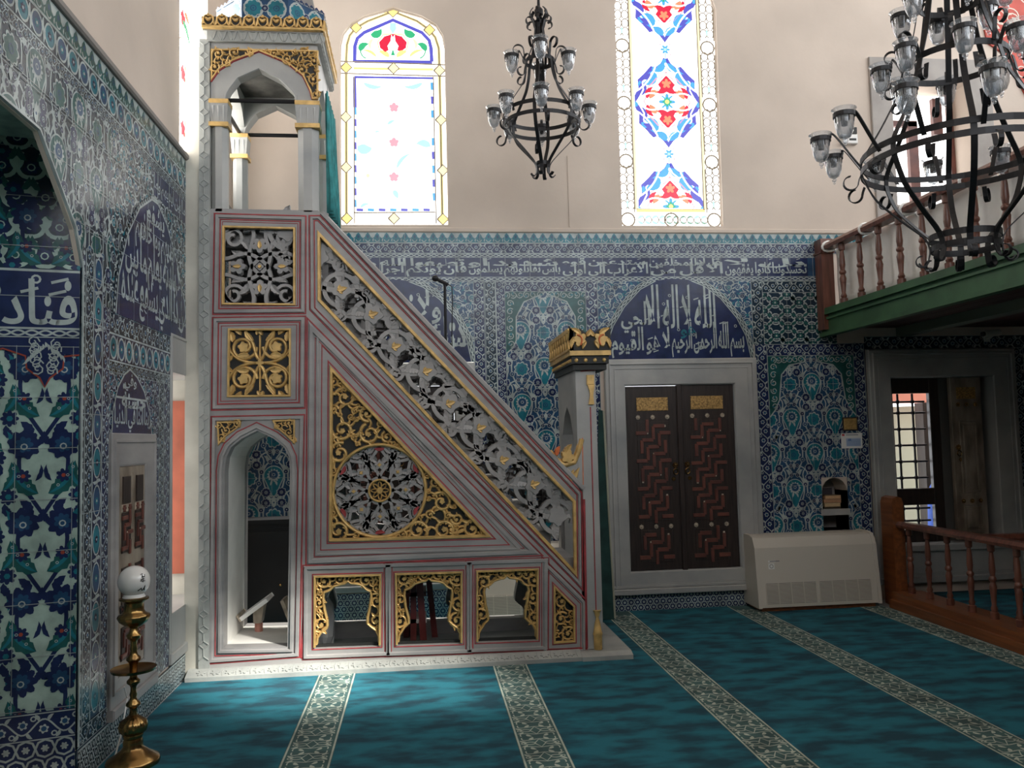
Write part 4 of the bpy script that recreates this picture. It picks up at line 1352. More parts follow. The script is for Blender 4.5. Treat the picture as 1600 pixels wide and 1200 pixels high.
win6 = thing('window_6', 'marble framed window closed by dark wooden lattice shutters', None, (2.4, YB, .36), kind='structure')
marble_frame(FB, (1.70, .15, 3.165, 2.31), DOOR, win6)
sl = MB(); sl.fbox(FB, 1.70, .15, 3.165, .205, .05, .085, 0, .008); sl.fbox(FB, 1.70, .205, 3.165, .235, .05, .07, 0, .006); sl.build('sill', M['marble2'], win6)
shutter(FB, 1.895, .36, 2.395, 2.055, .03, win6, 'wood_d', handle=1)
shutter(FB, 2.41, .36, 2.932, 2.062, .03, win6, 'wood_d', handle=-1)
q = MB(); q.fbox(FB, 2.378, .33, 2.428, 2.09, .02, .05, 0, .005); q.build('meeting_stile', M['wood_d'], win6)

win7 = thing('window_7', 'marble framed window with barred casement and open shutter under the gallery', None, (5, YB, .5), kind='structure')
marble_frame(FB, (4.285, .14, 5.805, 2.37), RWIN, win7)
sl = MB(); sl.fbox(FB, 4.285, .14, 5.805, .20, .05, .085, 0, .008); sl.fbox(FB, 4.50, .44, 5.56, .50, .05, .10, 0, .006); sl.build('sill', M['marble2'], win7)
cs = MB()
hh = -.10
for a, b, c, d in ((4.505, .50, 4.605, 2.10), (4.985, .50, 5.085, 2.10), (4.605, 1.95, 4.985, 2.10), (4.605, .86, 4.985, 1.02), (4.605, .50, 4.985, .62)):
    cs.fbox(FB, a, b, c, d, hh-.05, hh, 0, .006)
case = cs.build('casement', M['wood_d'], win7)
gr = MB()
for x in (4.705, 4.86): gr.tube([FB.P(x, .62, hh-.09), FB.P(x, 1.95, hh-.09)], .011, 8)
for z in (.70, .82, 1.12, 1.28, 1.44, 1.60, 1.76, 1.87):
    gr.tube([FB.P(4.605, z, hh-.09), FB.P(4.985, z, hh-.09)], .010, 8)
    for x in (4.705, 4.86): gr.sphere(FB.P(x, z, hh-.09), .022)
gr.build('iron_grille', M['iron'], win7)
st = MB(); st.fbox(FB, 5.085, .5, 5.20, 2.1, -.16, -.10); st.fbox(FB, 5.2, .5, 5.56, 2.1, -.20, -.16); st.build('blind_casement', mat('dull_frame', (.10, .10, .095), .6), win7)
sh = shutter(FB, 5.155, .52, 5.475, 2.095, -.02, win7, 'wood_w', latt=(), handle=-1, slat='wood_w', wstud='brass', plaque=True)
q = MB()
for z0, z1 in ((.98, 1.66), (.60, .84)):
    q.frame_line(FB, rc(5.235, z0, 5.40, z1), .022, .014, -.022)
    q.fbox(FB, 5.262, z0+.03, 5.372, z1-.03, -.021, -.012, 0, .006)
q.build('raised_panel', M['wood_w'], sh)
# what stands outside that window
o1 = MB(); o1.box(4.9, 8.9, -.05, 7.6, 9.0, 1.86)
tag(o1.build('outside_door', mat('pale_green_paint', (.62, .66, .54), .6), None), 'pale panelled door outside, seen through the window bars', 'door')
o2 = MB(); o2.box(4.6, 8.7, 1.90, 7.6, 9.2, 2.6)
tag(o2.build('outside_eave', mat('salmon_paint', (.75, .32, .24), .7), None), 'salmon painted eave outside above the pale door', 'eave')
o3 = MB(); o3.box(5.36, 8.35, -.05, 5.52, 8.5, 1.88)
tag(o3.build('outside_post', M['wood_d'], None), 'dark post outside, seen through the window bars', 'post')
o4 = MB(); o4.lathe([(.10, 0), (.12, .5), (.10, 1.0), (.05, 1.10), (.0, 1.12)], (5.33, 8.12, -.05), 14)
tag(o4.build('blue_cover', mat('blue_cloth', (.03, .08, .35), .8, var=.3, vscale=8), None, smooth=True), 'blue cloth cover outside, low behind the window bars', 'cover')
og = MB(); og.box(4.0, 7.96, -.12, 8.5, 9.6, -.05)
og.build('trim_1', mat('outside_paving', (.5, .48, .45), .8), kind='structure')

# window behind the minbar
win8 = thing('window_8', 'marble framed window behind the pulpit arches', None, (-.23, YB, .6), kind='structure')
marble_frame(FB, (-.97, .28, .495, 2.305), (-.78, .62, .31, 2.1), win8)
shutter(FB, -.77, .63, -.24, 2.09, .0, win8, 'wood_d', handle=1); shutter(FB, -.23, .63, .30, 2.09, .0, win8, 'wood_d', handle=-1)
q = MB(); q.fbox(FB, -.265, .62, -.205, 2.10, -.04, .02, 0, .005); q.build('meeting_stile', M['wood_d'], win8)

# closet on the left wall
win9 = thing('window_9', 'marble framed wall cupboard with narrow inlaid doors on the left wall', None, (XL, 4.95, .36), kind='structure')
f = MB()
f.fill(FL, rc(4.63, .17, 5.37, 1.68), [rc(*CLOS)], 0, .025, 0, .005)
f.frame_line(FL, rc(4.665, .30, 5.335, 1.635), .018, .012, .023)
f.fbox(FL, 4.63, .17, 5.37, .23, .02, .045, 0, .008)
f.fbox(FL, CLOS[0]-.01, CLOS[1]-.01, CLOS[0]+.003, CLOS[3]+.01, -.2, .022); f.fbox(FL, CLOS[2]-.003, CLOS[1]-.01, CLOS[2]+.01, CLOS[3]+.01, -.2, .022); f.fbox(FL, CLOS[0], CLOS[1]-.01, CLOS[2], CLOS[1]+.003, -.2, .021); f.fbox(FL, CLOS[0], CLOS[3]-.003, CLOS[2], CLOS[3]+.01, -.2, .021)
f.build('window_frame', M['marble'], win9)
for a, c, hd in ((4.75, 4.955, 1), (4.965, 5.165, -1)):
    s = MB(); s.fbox(FL, a, .365, c, 1.495, -.02, .020, 0, .004)
    lf = s.build('shutter', M['wood_w'], win9)
    for z0, z1 in ((1.02, 1.24), (.70, .94), (.44, .62)):
        q = MB()
        q.fbox(FL, a+.035, z0, c-.035, z1, 0.019, .027, 0, .003)
        lattice(q, FL, a+.04, z0+.006, c-.04, z1-.006, 0.026, 1, 2, .042)
        q.build('lattice_panel', [M['wood_d'], M['wood_r'], M['bone']], lf)
    q = MB(); q.fbox(FL, a+.045, 1.29, c-.045, 1.44, 0.019, .029, 0, .003); q.build('plaque', M['wood_d'], lf)
    q = MB(); q.fbox(FL, a+.03, 1.245, c-.03, 1.285, 0.019, .025, 0, .002); q.build('inlay_strip', M['bone'], lf)
    for k in range(2):
        q = MB(); stt = star(a+.06+k*.085, 1.265, .022, 6, .4); q.prism(FL, [tuple(t[1]) for t in stt], 0.024, .032); q.build('stud', M['wood_r'], lf)
q = MB(); q.tube([FL.P(4.76+.02*math.cos(t), .72+.025*math.sin(t), .034) for t in np.linspace(0, 2*PI, 12, endpoint=False)], .005, 6, 0, True)
q.build('ring_handle', M['iron'], win9)

# bright window between the left wall and the minbar
win10 = thing('window_10', 'bright window recess with brick red shutter beside the pulpit', None, (XL, 6.1, .5), kind='structure')
f = MB()
f.fill(FL, rc(5.705, .18, 7.0, 2.36), [rc(*LWIN)], 0, .014, 0, .004)
f.frame_line(FL, rc(5.72, .20, 6.98, 2.34), .012, .008, .012)
f.fbox(FL, 5.705, .18, 7.0, .25, .01, .03, 0, .008)
a, b, c, d = LWIN
f.fbox(FL, a-.01, b-.01, a+.003, d+.01, -.445, .010); f.fbox(FL, a, b-.02, c, b+.003, -.445, .012); f.fbox(FL, a, d-.003, c, d+.02, -.445, .012)
f.build('window_frame', M['marble2'], win10)
q = MB(); q.box(XL-.50, 6.44, .66, XL-.02, 6.475, 1.94); q.build('shutter', M['brick'], win10)
q = MB(); q.box(XL-.50, 6.475, .45, XL-.0, 6.75, 2.15); q.build('jamb', M['cream'], win10)
q = MB(); q.fbox(FL, a, b, 6.44, d, -.452, -.446); q.build('window_glass', emit('daylight_glass', (1, .98, .95), 3.2), win10)
# ------------------------------------------------------------------ the pulpit
minbar = thing('minbar', 'tall grey marble pulpit with gilded pierced panels and a hooded canopy', 'pulpit', (-.1, 6.45, 0))
p = lambda *q: FM.px(q)
def inset(poly, d):
    P = np.array(poly, float)
    ar = np.sum(P[:, 0]*np.roll(P[:, 1], -1)-np.roll(P[:, 0], -1)*P[:, 1])
    sg = 1 if ar > 0 else -1
    out = []
    n = len(P)
    for i in range(n):
        d1 = P[i]-P[i-1]; d2 = P[(i+1) % n]-P[i]
        d1 /= np.linalg.norm(d1); d2 /= np.linalg.norm(d2)
        n1 = sg*np.array([-d1[1], d1[0]]); n2 = sg*np.array([-d2[1], d2[0]])
        m = n1+n2; m /= np.linalg.norm(m)
        out.append(tuple(P[i]+m*d/max(.3, m @ n1)))
    return out
BOX1 = p((347, 352), (462, 355), (462, 478), (346, 477))
BOX2 = p((356, 513), (455, 513), (454.5, 620), (354.5, 621))
TUN = p((349, 1013), (351, 735), (353.5, 715), (361, 699), (378, 685), (402, 673), (427, 685), (444, 699), (451.5, 715), (453, 735), (449, 1010.5))
BAL = p((495.5, 359), (900, 783), (902, 903), (496, 470))
TRI = p((515, 570), (769, 840), (513.5, 847))
ARO = [p((490, 899.5), (596, 896.5), (595, 1009.5), (489.5, 1013.5)), p((616.8, 895.5), (722.8, 892.5), (722.8, 1005.5), (618, 1009)), p((743.8, 891.3), (841.8, 888), (841, 1000.5), (744, 1004))]
TRZ = p((864.6, 913), (898.8, 947), (899.2, 1003.5), (864.8, 1006))
_AN = [(140, 762), (150, 700), (200, 625), (240, 590), (240, 540), (215, 440), (200, 320), (210, 270), (260, 250), (300, 213), (360, 195), (405, 188), (432, 165), (460, 188), (520, 195), (570, 213), (605, 252), (645, 272), (655, 310), (645, 400), (620, 520), (620, 580), (655, 612), (700, 645), (728, 700), (732, 762)]
def inquad(q, x, y):
    a, b, c, d = map(np.array, q)
    return tuple((1-y)*((1-x)*a+x*b)+y*((1-x)*d+x*c))
ARI = [[inquad(q, (x-118)/630, (y-100)/690) for x, y in _AN] for q in ARO]
RAIL_A, RAIL_B = FM.uv(497, 329), FM.uv(912, 767)
BODY = [(-1.48, .06), (1.17, .06), (1.17, RAIL_B[1]), RAIL_B, RAIL_A, (-1.48, RAIL_A[1]+.01)]
TOPZ = RAIL_A[1]+.01
BODY = [(-1.48, .06), (1.18, .06), (1.18, RAIL_B[1]-.005), RAIL_A, (-1.48, TOPZ)]
holes = [BOX1, BOX2, TUN, BAL, TRI, TRZ]+[q for q in ARO]
b = MB(); b.fill(FM, BODY, holes, -.12, 0)
body = b.build('side_wall', M['marble'], minbar)
b = MB(); b.fill(FR, BODY, [BOX1, TUN, BAL]+ARI+[[(-.306+.30*math.cos(t), 1.235+.30*math.sin(t)) for t in np.linspace(0, 2*PI, 24, endpoint=False)]], -.12, 0)
b.build('side_wall', M['marble'], minbar)
# passage block, its floor, curb, landing and stair
b = MB()
b.fill(FM, [(-1.48, .06), (-.80, .06), (-.80, 2.0), (-1.48, 2.0)], [TUN], -.68, -.12)
b.build('passage_lining', mat('lit_limewash', (.78, .77, .73), .7, var=.08, vscale=5), minbar)  # white raised in the base colour to stand in for light in the passage
b = MB(); b.box(-1.40, 6.17, 0, -.90, 6.73, .075)
b.build('passage_floor', CM['C'], minbar)
b = MB(); b.box(-1.46, 6.16, 3.04, -.72, 6.74, 3.20)
for i in range(11):
    x1, z = 1.12-.172*i, .50+.205*(i+1)
    b.box(x1-.19, 6.16, z-.27, x1, 6.74, z)
b.build('stair', M['marble'], minbar)
# plinth with carved rosettes
b = MB()
pf = Frame((0, 0, 0), (0, 1, 0), (0, 0, 1), (1, 0, 0))
pl = [(6.96, 0), (5.945, 0), (5.945, .028), (6.03, .062), (6.96, .062)]
b.prism(pf, pl, -1.62, 1.12)
b.prism(pf, [(6.9, 0), (5.93, 0), (5.93, .03), (5.99, .05), (6.9, .05)], 1.12, 1.49)
vd = np.array([0, .085, .034]); vd /= np.linalg.norm(vd)
FPl = Frame((0, 5.945, .028), (1, 0, 0), vd, (0, -vd[2], vd[1]))
for k in range(28):
    x = -1.52+k*.095
    st = star(x, .046, .034, 6, .55, k*.3)
    b.prism(FPl, [tuple(t[1]) for t in st], 0, .006)
    b.rib(FPl, [(x+.047, .012), (x+.040, .046), (x+.047, .08)], .006, .004)
b.build('plinth', M['marble_carved'], minbar)
# carved border and flat pilaster at the wall end
b = MB()
b.fbox(FM, -1.555, .06, -1.48, 4.55, -.30, .012)
for k in range(42):
    z = .12+k*.105
    b.rib(FM, [(-1.549, z), (-1.520, z+.025), (-1.520, z+.078), (-1.549, z+.103)], .010, .008, .010)
    b.rib(FM, [(-1.486, z), (-1.520, z+.025)], .010, .008, .010); b.rib(FM, [(-1.486, z+.103), (-1.520, z+.078)], .010, .008, .010)
b.build('carved_border', M['marble_carved'], minbar)
b = MB(); b.fbox(FM, -1.655, .0, -1.555, 4.5, -.30, -.01); b.build('end_pilaster', M['cream'], minbar)

# ---- painted red lines, marble mouldings
RED, RIB, GLD = MB(), MB(), MB()
def red(pts, w=.011, closed=True): RED.frame_line(FM, pts, w, .003, -.0005, 0, closed)
def rib_(pts, w=.030, h=.014, closed=True): RIB.frame_line(FM, pts, w, h, -.001, 0, closed)
def boxset(poly, ds=(0, .042), rd=.02):
    for d in ds: red(inset(poly, d) if d else poly)
    rib_(inset(poly, rd))
o1 = p((335, 333.5), (478, 337.5), (477.5, 490), (332.5, 491.5))
o2 = p((332, 496), (477.5, 494), (476.5, 638), (330.5, 641))
o3 = p((330, 651), (475.8, 648), (468, 1027), (324.5, 1037.5))
boxset(o1); boxset(o2); boxset(o3, (0,))
red(inset(o2, .062), .006); red(inset(o1, .058), .006)
# passage arch mouldings
arc_o = [FM.uv(*q) for q in ((336, 1025), (338, 735), (341, 712), (350, 693), (370, 675), (401, 660), (433, 675), (454, 692), (463, 712), (465, 735), (461, 1022))]
arc_m = [FM.uv(*q) for q in ((343, 1018), (345, 735), (348, 713), (356, 696), (375, 680), (401, 667), (430, 680), (449, 696), (457, 713), (459, 735), (455, 1016))]
RIB.frame_line(FM, arc_m, .026, .016, -.001)
RED.frame_line(FM, arc_o, .009, .003, -.0005)
# balustrade mouldings
bo = p((483, 337), (500, 337), (909, 770), (910.5, 922), (484, 484))
red(bo); red(inset(bo, .036), .010); rib_(inset(bo, .018), .022)
RIB.frame_line(FM, p((503, 333), (912, 764)), .040, .018, -.001, closed=False)
# triangle mouldings
to = p((480, 497), (848, 868), (478, 884)); red(to); rib_(inset(to, .03), .04, .016); red(inset(to, .058), .006)
ti = inset(TRI, -.055); red(ti, .008); rib_(inset(TRI, -.085), .02, .010)
red(inset(TRI, -.010), .010)
# lower row
for q in ARO: red(inset(q, -.075), .007); rib_(inset(q, -.055), .03, .014); red(inset(q, -.008), .009)
red(inset(TRZ, -.040), .007); rib_(inset(TRZ, -.062), .024, .012); red(inset(TRZ, -.085), .007); red(inset(TRZ, -.006), .008)
red(p((473, 889), (848, 875)), .009, False); red(p((470, 1028), (917, 1013)), .016, False); red(p((478, 885), (470, 1028)), .012, False)
red(p((848, 872), (915, 936)), .010, False); red(p((912.5, 780), (917, 1013)), .020, False)
for a, c in (((603, 893), (602, 1016)), ((610, 893), (609, 1016)), ((730, 890), (731, 1012)), ((737, 890), (738, 1012)), ((851, 885), (854, 1010))): red(p(a, c), .006, False)
RED.build('painted_lines', M['red'], minbar)
RIB.build('mouldings', M['marble'], minbar)

# ---- gilded frames
def gold(pts, w=.026, h=.020, base=-.006, closed=True): GLD.frame_line(FM, pts, w, h, base, 0, closed)
gold(inset(BOX1, .010), .020); gold(inset(BOX2, .008), .018); gold(inset(BAL, .012), .028); gold(inset(TRI, .012), .026)
gold(inset(TRZ, .008), .018)
for q in ARO:
    q_ = inset(q, .008); gold([q_[3], q_[0], q_[1], q_[2]], .018, closed=False)
GLD.build('gilded_frames', M['gold'], minbar)

FLAT = ((-1, 0), (-.86, 1), (.86, 1), (1, 0))
ROUND = ((-1, 0), (-.5, .85), (0, 1), (.5, .85), (1, 0))
def mleaf(mb, fr, p0, p1, bend, w, b0, h, serr=0.0, n=11, mi=0):
    L, R = leaf_edges(p0, p1, bend, w, serr, n)
    sp = (L+R)/2
    V, F = [], []
    for i in range(n):
        V += [fr.P(*L[i], b0), fr.P(*(L[i]*.8+sp[i]*.2), b0+h), fr.P(*sp[i], b0+h*.8), fr.P(*(R[i]*.8+sp[i]*.2), b0+h), fr.P(*R[i], b0)]
    for i in range(n-1):
        for c in range(4): F.append((i*5+c+1, i*5+c, i*5+5+c, i*5+6+c))
    mb.add(V, F, mi)
def mstar(mb, fr, x, y, R, n, depth, ph, b0, h, mi=0, dome=.0):
    o = [tuple(t[1]) for t in star(x, y, R, n, depth, ph)]
    k = len(o)
    V = [fr.P(a, c, b0) for a, c in o]+[fr.P(x+(a-x)*.85, y+(c-y)*.85, b0+h) for a, c in o]+[fr.P(x, y, b0+h+dome)]
    F = [(i, (i+1) % k, k+(i+1) % k, k+i) for i in range(k)]+[(k+i, k+(i+1) % k, 2*k) for i in range(k)]
    mb.add(V, F, mi)
def scroll(mb, fr, x, y, r, a0, d, w, b0, h, leaves=3, prof=ROUND, star_r=.30, mi=0):
    mb.rib(fr, spiral(x, y, r, r*.30, a0, 1.25*d, 24), w, h, b0, mi, prof=prof, w1=w*.75)
    e = a0+1.25*d*2*PI
    mstar(mb, fr, x+r*.12*math.cos(e), y+r*.12*math.sin(e), r*star_r, 5, .35, e, b0, h*1.05, mi)
    for k in range(leaves):
        a = a0+d*(.9+k*1.7)
        rr = r*(1-.7*(.9+k*1.7)/7.85)
        q = (x+rr*math.cos(a), y+rr*math.sin(a))
        t = a+d*.9
        mleaf(mb, fr, q, (q[0]+r*.62*math.cos(t), q[1]+r*.62*math.sin(t)), .28*d, r*.30, b0, h, .12)
        t2 = a+PI-d*.5
        mleaf(mb, fr, q, (q[0]+r*.38*math.cos(t2), q[1]+r*.38*math.sin(t2)), -.25*d, r*.2, b0, h)
def inside(poly, x, y):
    c = False
    for i in range(len(poly)):
        (x1, y1), (x2, y2) = poly[i-1], poly[i]
        if (y1 > y) != (y2 > y) and x < (x2-x1)*(y-y1)/(y2-y1)+x1: c = not c
    return c
def edist(poly, x, y):
    m = 9
    for i in range(len(poly)):
        a, c = np.array(poly[i-1]), np.array(poly[i])
        d = c-a; t = max(0, min(1, ((x-a[0])*d[0]+(y-a[1])*d[1])/(d @ d+1e-12)))
        m = min(m, math.hypot(*(np.array((x, y))-a-d*t)))
    return m
def pack(test, box, rads, seed, tries=900, gap=.92):
    r = random.Random(seed); cs = []
    for R in rads:
        for _ in range(tries):
            x, y = r.uniform(box[0], box[2]), r.uniform(box[1], box[3])
            if test(x, y, R*.8) and all(math.hypot(x-a, y-c) > (R+q)*gap for a, c, q in cs): cs.append((x, y, R))
    return cs
def arabesque(mb, fr, test, box, rads, seed, w, b0, h, sym=None):
    r = random.Random(seed)
    cs = pack(test, box, rads, seed)
    for x, y, R in cs:
        a0, d = r.uniform(0, 6.28), r.choice((1, -1))
        scroll(mb, fr, x, y, R*.92, a0, d, w*min(1.15, .55+R*9), b0, h*r.uniform(.9, 1.08), 3)
    for i in range(len(cs)):                                     # stems between neighbours
        for j in range(i):
            a, c = np.array(cs[i][:2]), np.array(cs[j][:2])
            d = np.linalg.norm(a-c)
            if d < (cs[i][2]+cs[j][2])*1.25:
                u = (c-a)/d; m = (a+c)/2+np.array([-u[1], u[0]])*d*.22
                mb.rib(fr, bez(a+u*cs[i][2]*.55, m, c-u*cs[j][2]*.55, n=8), w*.8, h*.9, b0, prof=ROUND)
    return cs

# ---- pierced marble balustrade
def balustrade(fr, gilt, name, parent):
    mb = MB()
    A0, B0 = np.array(FM.uv(531, 453)), np.array(FM.uv(828, 765))
    L = np.linalg.norm(B0-A0)/7
    e = (B0-A0)/np.linalg.norm(B0-A0); f = np.array([-e[1], e[0]])
    Q = lambda s, t: tuple(A0+e*s+f*t)
    b0, h, w = -.075, .045, .042
    s = np.linspace(-.55, 8.0*L, 120)
    mb.rib(fr, [Q(a, .095*math.sin(PI*a/L)+.005) for a in s], w, h, b0, prof=FLAT)
    mb.rib(fr, [Q(a, -.105*math.sin(PI*a/L+.25)) for a in s], w*.75, h*.9, b0, prof=FLAT)
    gl = MB()
    for k in range(-2, 9):
        a = k*L; t = .015 if k % 2 == 0 else .055
        sg = 1 if k % 2 == 0 else -1
        c = Q(a, t)
        th = math.atan2(e[1], e[0])
        mb.rib(fr, [Q(a+.125*math.cos(q), t*.4+.115*math.sin(q)) for q in np.linspace(.4*sg, 5.4*sg, 22)], w*.85, h, b0, prof=FLAT)
        mstar(mb, fr, *c, .088, 5, .36, th+PI, b0, h*1.1)
        for q, ln, wd in ((2.3, .16, .10), (-2.3, .16, .10), (.75, .14, .085), (-.75, .14, .085)):
            d = e*math.cos(q)+f*math.sin(q)
            st = np.array(c)+d*.04
            mleaf(mb, fr, st, st+d*ln, .3*(1 if q > 0 else -1), wd, b0, h*1.05, .22, 13)
        if k == 8: continue
        # edge scrolls
        for sd in (1, -1):
            x = Q(a+L/2, sd*.125)
            mb.rib(fr, spiral(*x, .060, .020, k+sd, 1.1*sd, 16), w*.7, h, b0, prof=FLAT)
            mstar(mb, fr, *x, .030, 4, .4, k, b0, h)
            x2 = Q(a+L*.12, sd*.155)
            mleaf(mb, fr, x2, Q(a+L*.52, sd*.10), .3*sd, .075, b0, h, .2, 11)
            mleaf(mb, fr, Q(a+L*.95, sd*.165), Q(a+L*.62, sd*.175), .3*sd, .045, b0, h, .2, 11)
        if gilt and -1 < k < 8:
            u = f*1.0+e*.5; u = u/np.linalg.norm(u)
            mleaf(gl, fr, np.array(c)-u*.035, np.array(c)+u*.042, .0, .046, b0+h*1.1, .010, .25, 9)
            v = np.array([-u[1], u[0]])
            mleaf(gl, fr, np.array(c)-u*.02, np.array(c)-u*.0+v*.034, .2, .022, b0+h*1.1, .008, 0, 7)
            mleaf(gl, fr, np.array(c)-u*.02, np.array(c)-u*.0-v*.034, -.2, .022, b0+h*1.1, .008, 0, 7)
    o = mb.build(name, M['marble'], parent)
    if gilt: gl.build('gilded_leaves', M['gold'], o)
    return o
balustrade(FM, True, 'balustrade', minbar)
balustrade(FR, False, 'balustrade', minbar)

# ---- pierced box under the hood
def boxpanel(fr, gilt):
    mb, gl = MB(), MB()
    c = np.array(FM.uv(404.5, 415)); b0, h, w = -.070, .040, .030
    for sx in (1, -1):
        for sy in (1, -1):
            Z = lambda x, y: (c[0]+sx*x, c[1]+sy*y)
            mb.rib(fr, bez(Z(0, .055), Z(.14, .16), Z(.20, .02), Z(.27, .07), 12), w, h, b0, prof=FLAT)
            mb.rib(fr, bez(Z(.055, 0), Z(.12, .14), Z(.0, .18), Z(.06, .30), 12), w, h, b0, prof=FLAT)
            mb.rib(fr, spiral(*Z(.185, .205), .075, .025, .6 if sx*sy > 0 else 2.5, 1.2*sx*sy, 18), w*.85, h, b0, prof=FLAT)
            mb.rib(fr, bez(Z(.07, .30), Z(.20, .30), Z(.26, .24), Z(.265, .10), 12), w*.9, h, b0, prof=FLAT)
            mleaf(mb, fr, Z(.08, .12), Z(.155, .20), .3*sx*sy, .06, b0, h*1.05, .2, 11)
            mleaf(mb, fr, Z(.10, .10), Z(.20, .12), -.3*sx*sy, .055, b0, h*1.05, .2, 11)
            mleaf(mb, fr, Z(.20, .22), Z(.25, .29), .2, .05, b0, h, .2, 9); mleaf(mb, fr, Z(.03, .27), Z(.12, .25), .3*sx*sy, .045, b0, h, .2, 9)
    for k in range(4):
        a = k*PI/2
        q = (c[0]+.155*math.cos(a), c[1]+.155*math.sin(a))
        mstar(mb, fr, *q, .068, 5, .38, a+PI, b0, h*1.1)
        if gilt: mleaf(gl, fr, (q[0]-.026*math.cos(a), q[1]-.026*math.sin(a)), (q[0]+.036*math.cos(a), q[1]+.036*math.sin(a)), 0, .034, b0+h*1.1, .009, .2, 7)
        mb.rib(fr, [(c[0]+.06*math.cos(a), c[1]+.06*math.sin(a)), (c[0]+.06*math.cos(a+PI/2), c[1]+.06*math.sin(a+PI/2))], w, h, b0, prof=FLAT)
    mstar(mb, fr, *c, .034, 4, .3, 0, b0, h)
    if gilt: mstar(gl, fr, *c, .014, 8, .1, 0, b0+h, .008)
    o = mb.build('pierced_panel', M['marble'], minbar)
    if gilt: gl.build('gilded_leaves', M['gold'], o)
boxpanel(FM, True)
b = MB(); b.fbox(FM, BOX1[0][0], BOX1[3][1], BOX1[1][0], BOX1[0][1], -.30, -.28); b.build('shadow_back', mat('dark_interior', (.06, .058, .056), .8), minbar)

# ---- gilded panels over dark ground
def gpanel(poly, name, fn, back=-.03):
    g = MB(); g.prism(FM, poly, back-.015, back, 1)
    fn(g); return g.build(name, [M['gold'], M['black']], minbar)
def fn_box2(g):
    c = np.mean(BOX2, 0); b0, h = -.031, .020
    for sx in (1, -1):
        for sy in (1, -1):
            Z = lambda x, y: (c[0]+sx*x, c[1]+sy*y)
            d = sx*sy
            g.rib(FM, spiral(*Z(.115, .115), .095, .03, (PI*1.0 if sx > 0 else 0), 1.3*d, 24), .026, h, b0, 0, prof=ROUND)
            mstar(g, FM, *Z(.115, .115), .046, 5, .4, .5, b0, h)
            g.rib(FM, bez(Z(0, .02), Z(.05, .05), Z(.02, .14), Z(.10, .22), 10), .026, h, b0, 0, prof=ROUND)
            g.rib(FM, bez(Z(.03, 0), Z(.10, .0), Z(.20, .03), Z(.22, .12), 10), .024, h, b0, 0, prof=ROUND)
            mleaf(g, FM, Z(.07, .05), Z(.17, .035), .3*d, .046, b0, h, .15); mleaf(g, FM, Z(.19, .15), Z(.225, .24), .25*d, .050, b0, h, .15)
            mleaf(g, FM, Z(.04, .16), Z(.10, .245), -.3*d, .048, b0, h, .15); mleaf(g, FM, Z(.13, .20), Z(.20, .25), .3*d, .042, b0, h, .15)
            mleaf(g, FM, Z(.02, .20), Z(.0, .25), .2, .03, b0, h); mleaf(g, FM, Z(.19, .06), Z(.235, .01), .2, .03, b0, h)
    g.rib(FM, [(c[0], c[1]-.20), (c[0], c[1]+.20)], .016, h, b0, 0, prof=ROUND)
    mstar(g, FM, *c, .035, 4, .5, 0, b0, h*1.1)
gpanel(BOX2, 'gilded_panel', fn_box2)
MC = np.array(FM.uv(593, 767)); MR = abs(FM.uv(665.5, 767)[0]-MC[0])
def fn_tri(g):
    def test(x, y, R): return inside(TRI, x, y) and edist(TRI, x, y) > R*.75 and math.hypot(x-MC[0], y-MC[1]) > MR+R*.8
    arabesque(g, FM, test, (TRI[0][0], TRI[2][1], TRI[1][0], TRI[0][1]), (.085, .065, .048, .036, .026, .018), 11, .026, -.031, .022)
b = MB(); b.fill(FM, TRI, [[tuple(MC+MR*np.array([math.cos(t), math.sin(t)])) for t in np.linspace(0, 2*PI, 40, endpoint=False)]], -.045, -.03, 1)
fn_tri(b)
b.rib(FM, [tuple(MC+MR*np.array([math.cos(t), math.sin(t)])) for t in np.linspace(0, 2*PI, 56, endpoint=False)], .026, .024, -.03, 0, True, ROUND)
b.build('gilded_panel', [M['gold'], M['black']], minbar)
# medallion
mb, gl = MB(), MB()
b0, h, w = -.075, .040, .024
PM = lambda r, a: tuple(MC+r*MR*np.array([math.cos(a), math.sin(a)]))
for k in range(8):
    a = k*PI/4+PI/2
    for sg in (1, -1):
        mb.rib(FM, bez(PM(.26, a), PM(.55, a+sg*.10), PM(.62, a+sg*.52), PM(.98, a+sg*.30), 12), w, h, b0, prof=FLAT)
        mb.rib(FM, bez(PM(.99, a), PM(.72, a+sg*.12), PM(.74, a+sg*.50), PM(.45, a+sg*.39), 12), w, h, b0, prof=FLAT)
        mleaf(mb, FM, PM(.62, a+sg*.06), PM(.84, a+sg*.22), .3*sg, .055, b0, h*1.05, .2, 11)
        mleaf(mb, FM, PM(.40, a+sg*.20), PM(.62, a+sg*.32), -.3*sg, .045, b0, h*1.05, .2, 11)
        mleaf(mb, FM, PM(.98, a+sg*.12), PM(.86, a+sg*.36), .25*sg, .05, b0, h, .2, 9)
    mstar(mb, FM, *PM(.56, a), .042, 5, .4, a, b0, h*1.1)
    mstar(gl, FM, *PM(.56, a), .016, 4, .5, a, b0+h*1.1, .008)
    mstar(mb, FM, *PM(.80, a+PI/8), .038, 5, .4, a, b0, h)
mb.rib(FM, [PM(.27, t) for t in np.linspace(0, 2*PI, 32, endpoint=False)], .03, h, b0, closed=True, prof=FLAT)
mb.rib(FM, [PM(1.0, t) for t in np.linspace(0, 2*PI, 48, endpoint=False)], .05, h, b0, closed=True, prof=FLAT)
o = mb.build('medallion', M['marble'], minbar)
gl.prism(FM, [PM(.22, t) for t in np.linspace(0, 2*PI, 28, endpoint=False)], b0, b0+h*.6, 1)
gl.rib(FM, [PM(.235, t) for t in np.linspace(0, 2*PI, 32, endpoint=False)], .020, .03, b0+h*.6, 0, True, ROUND)
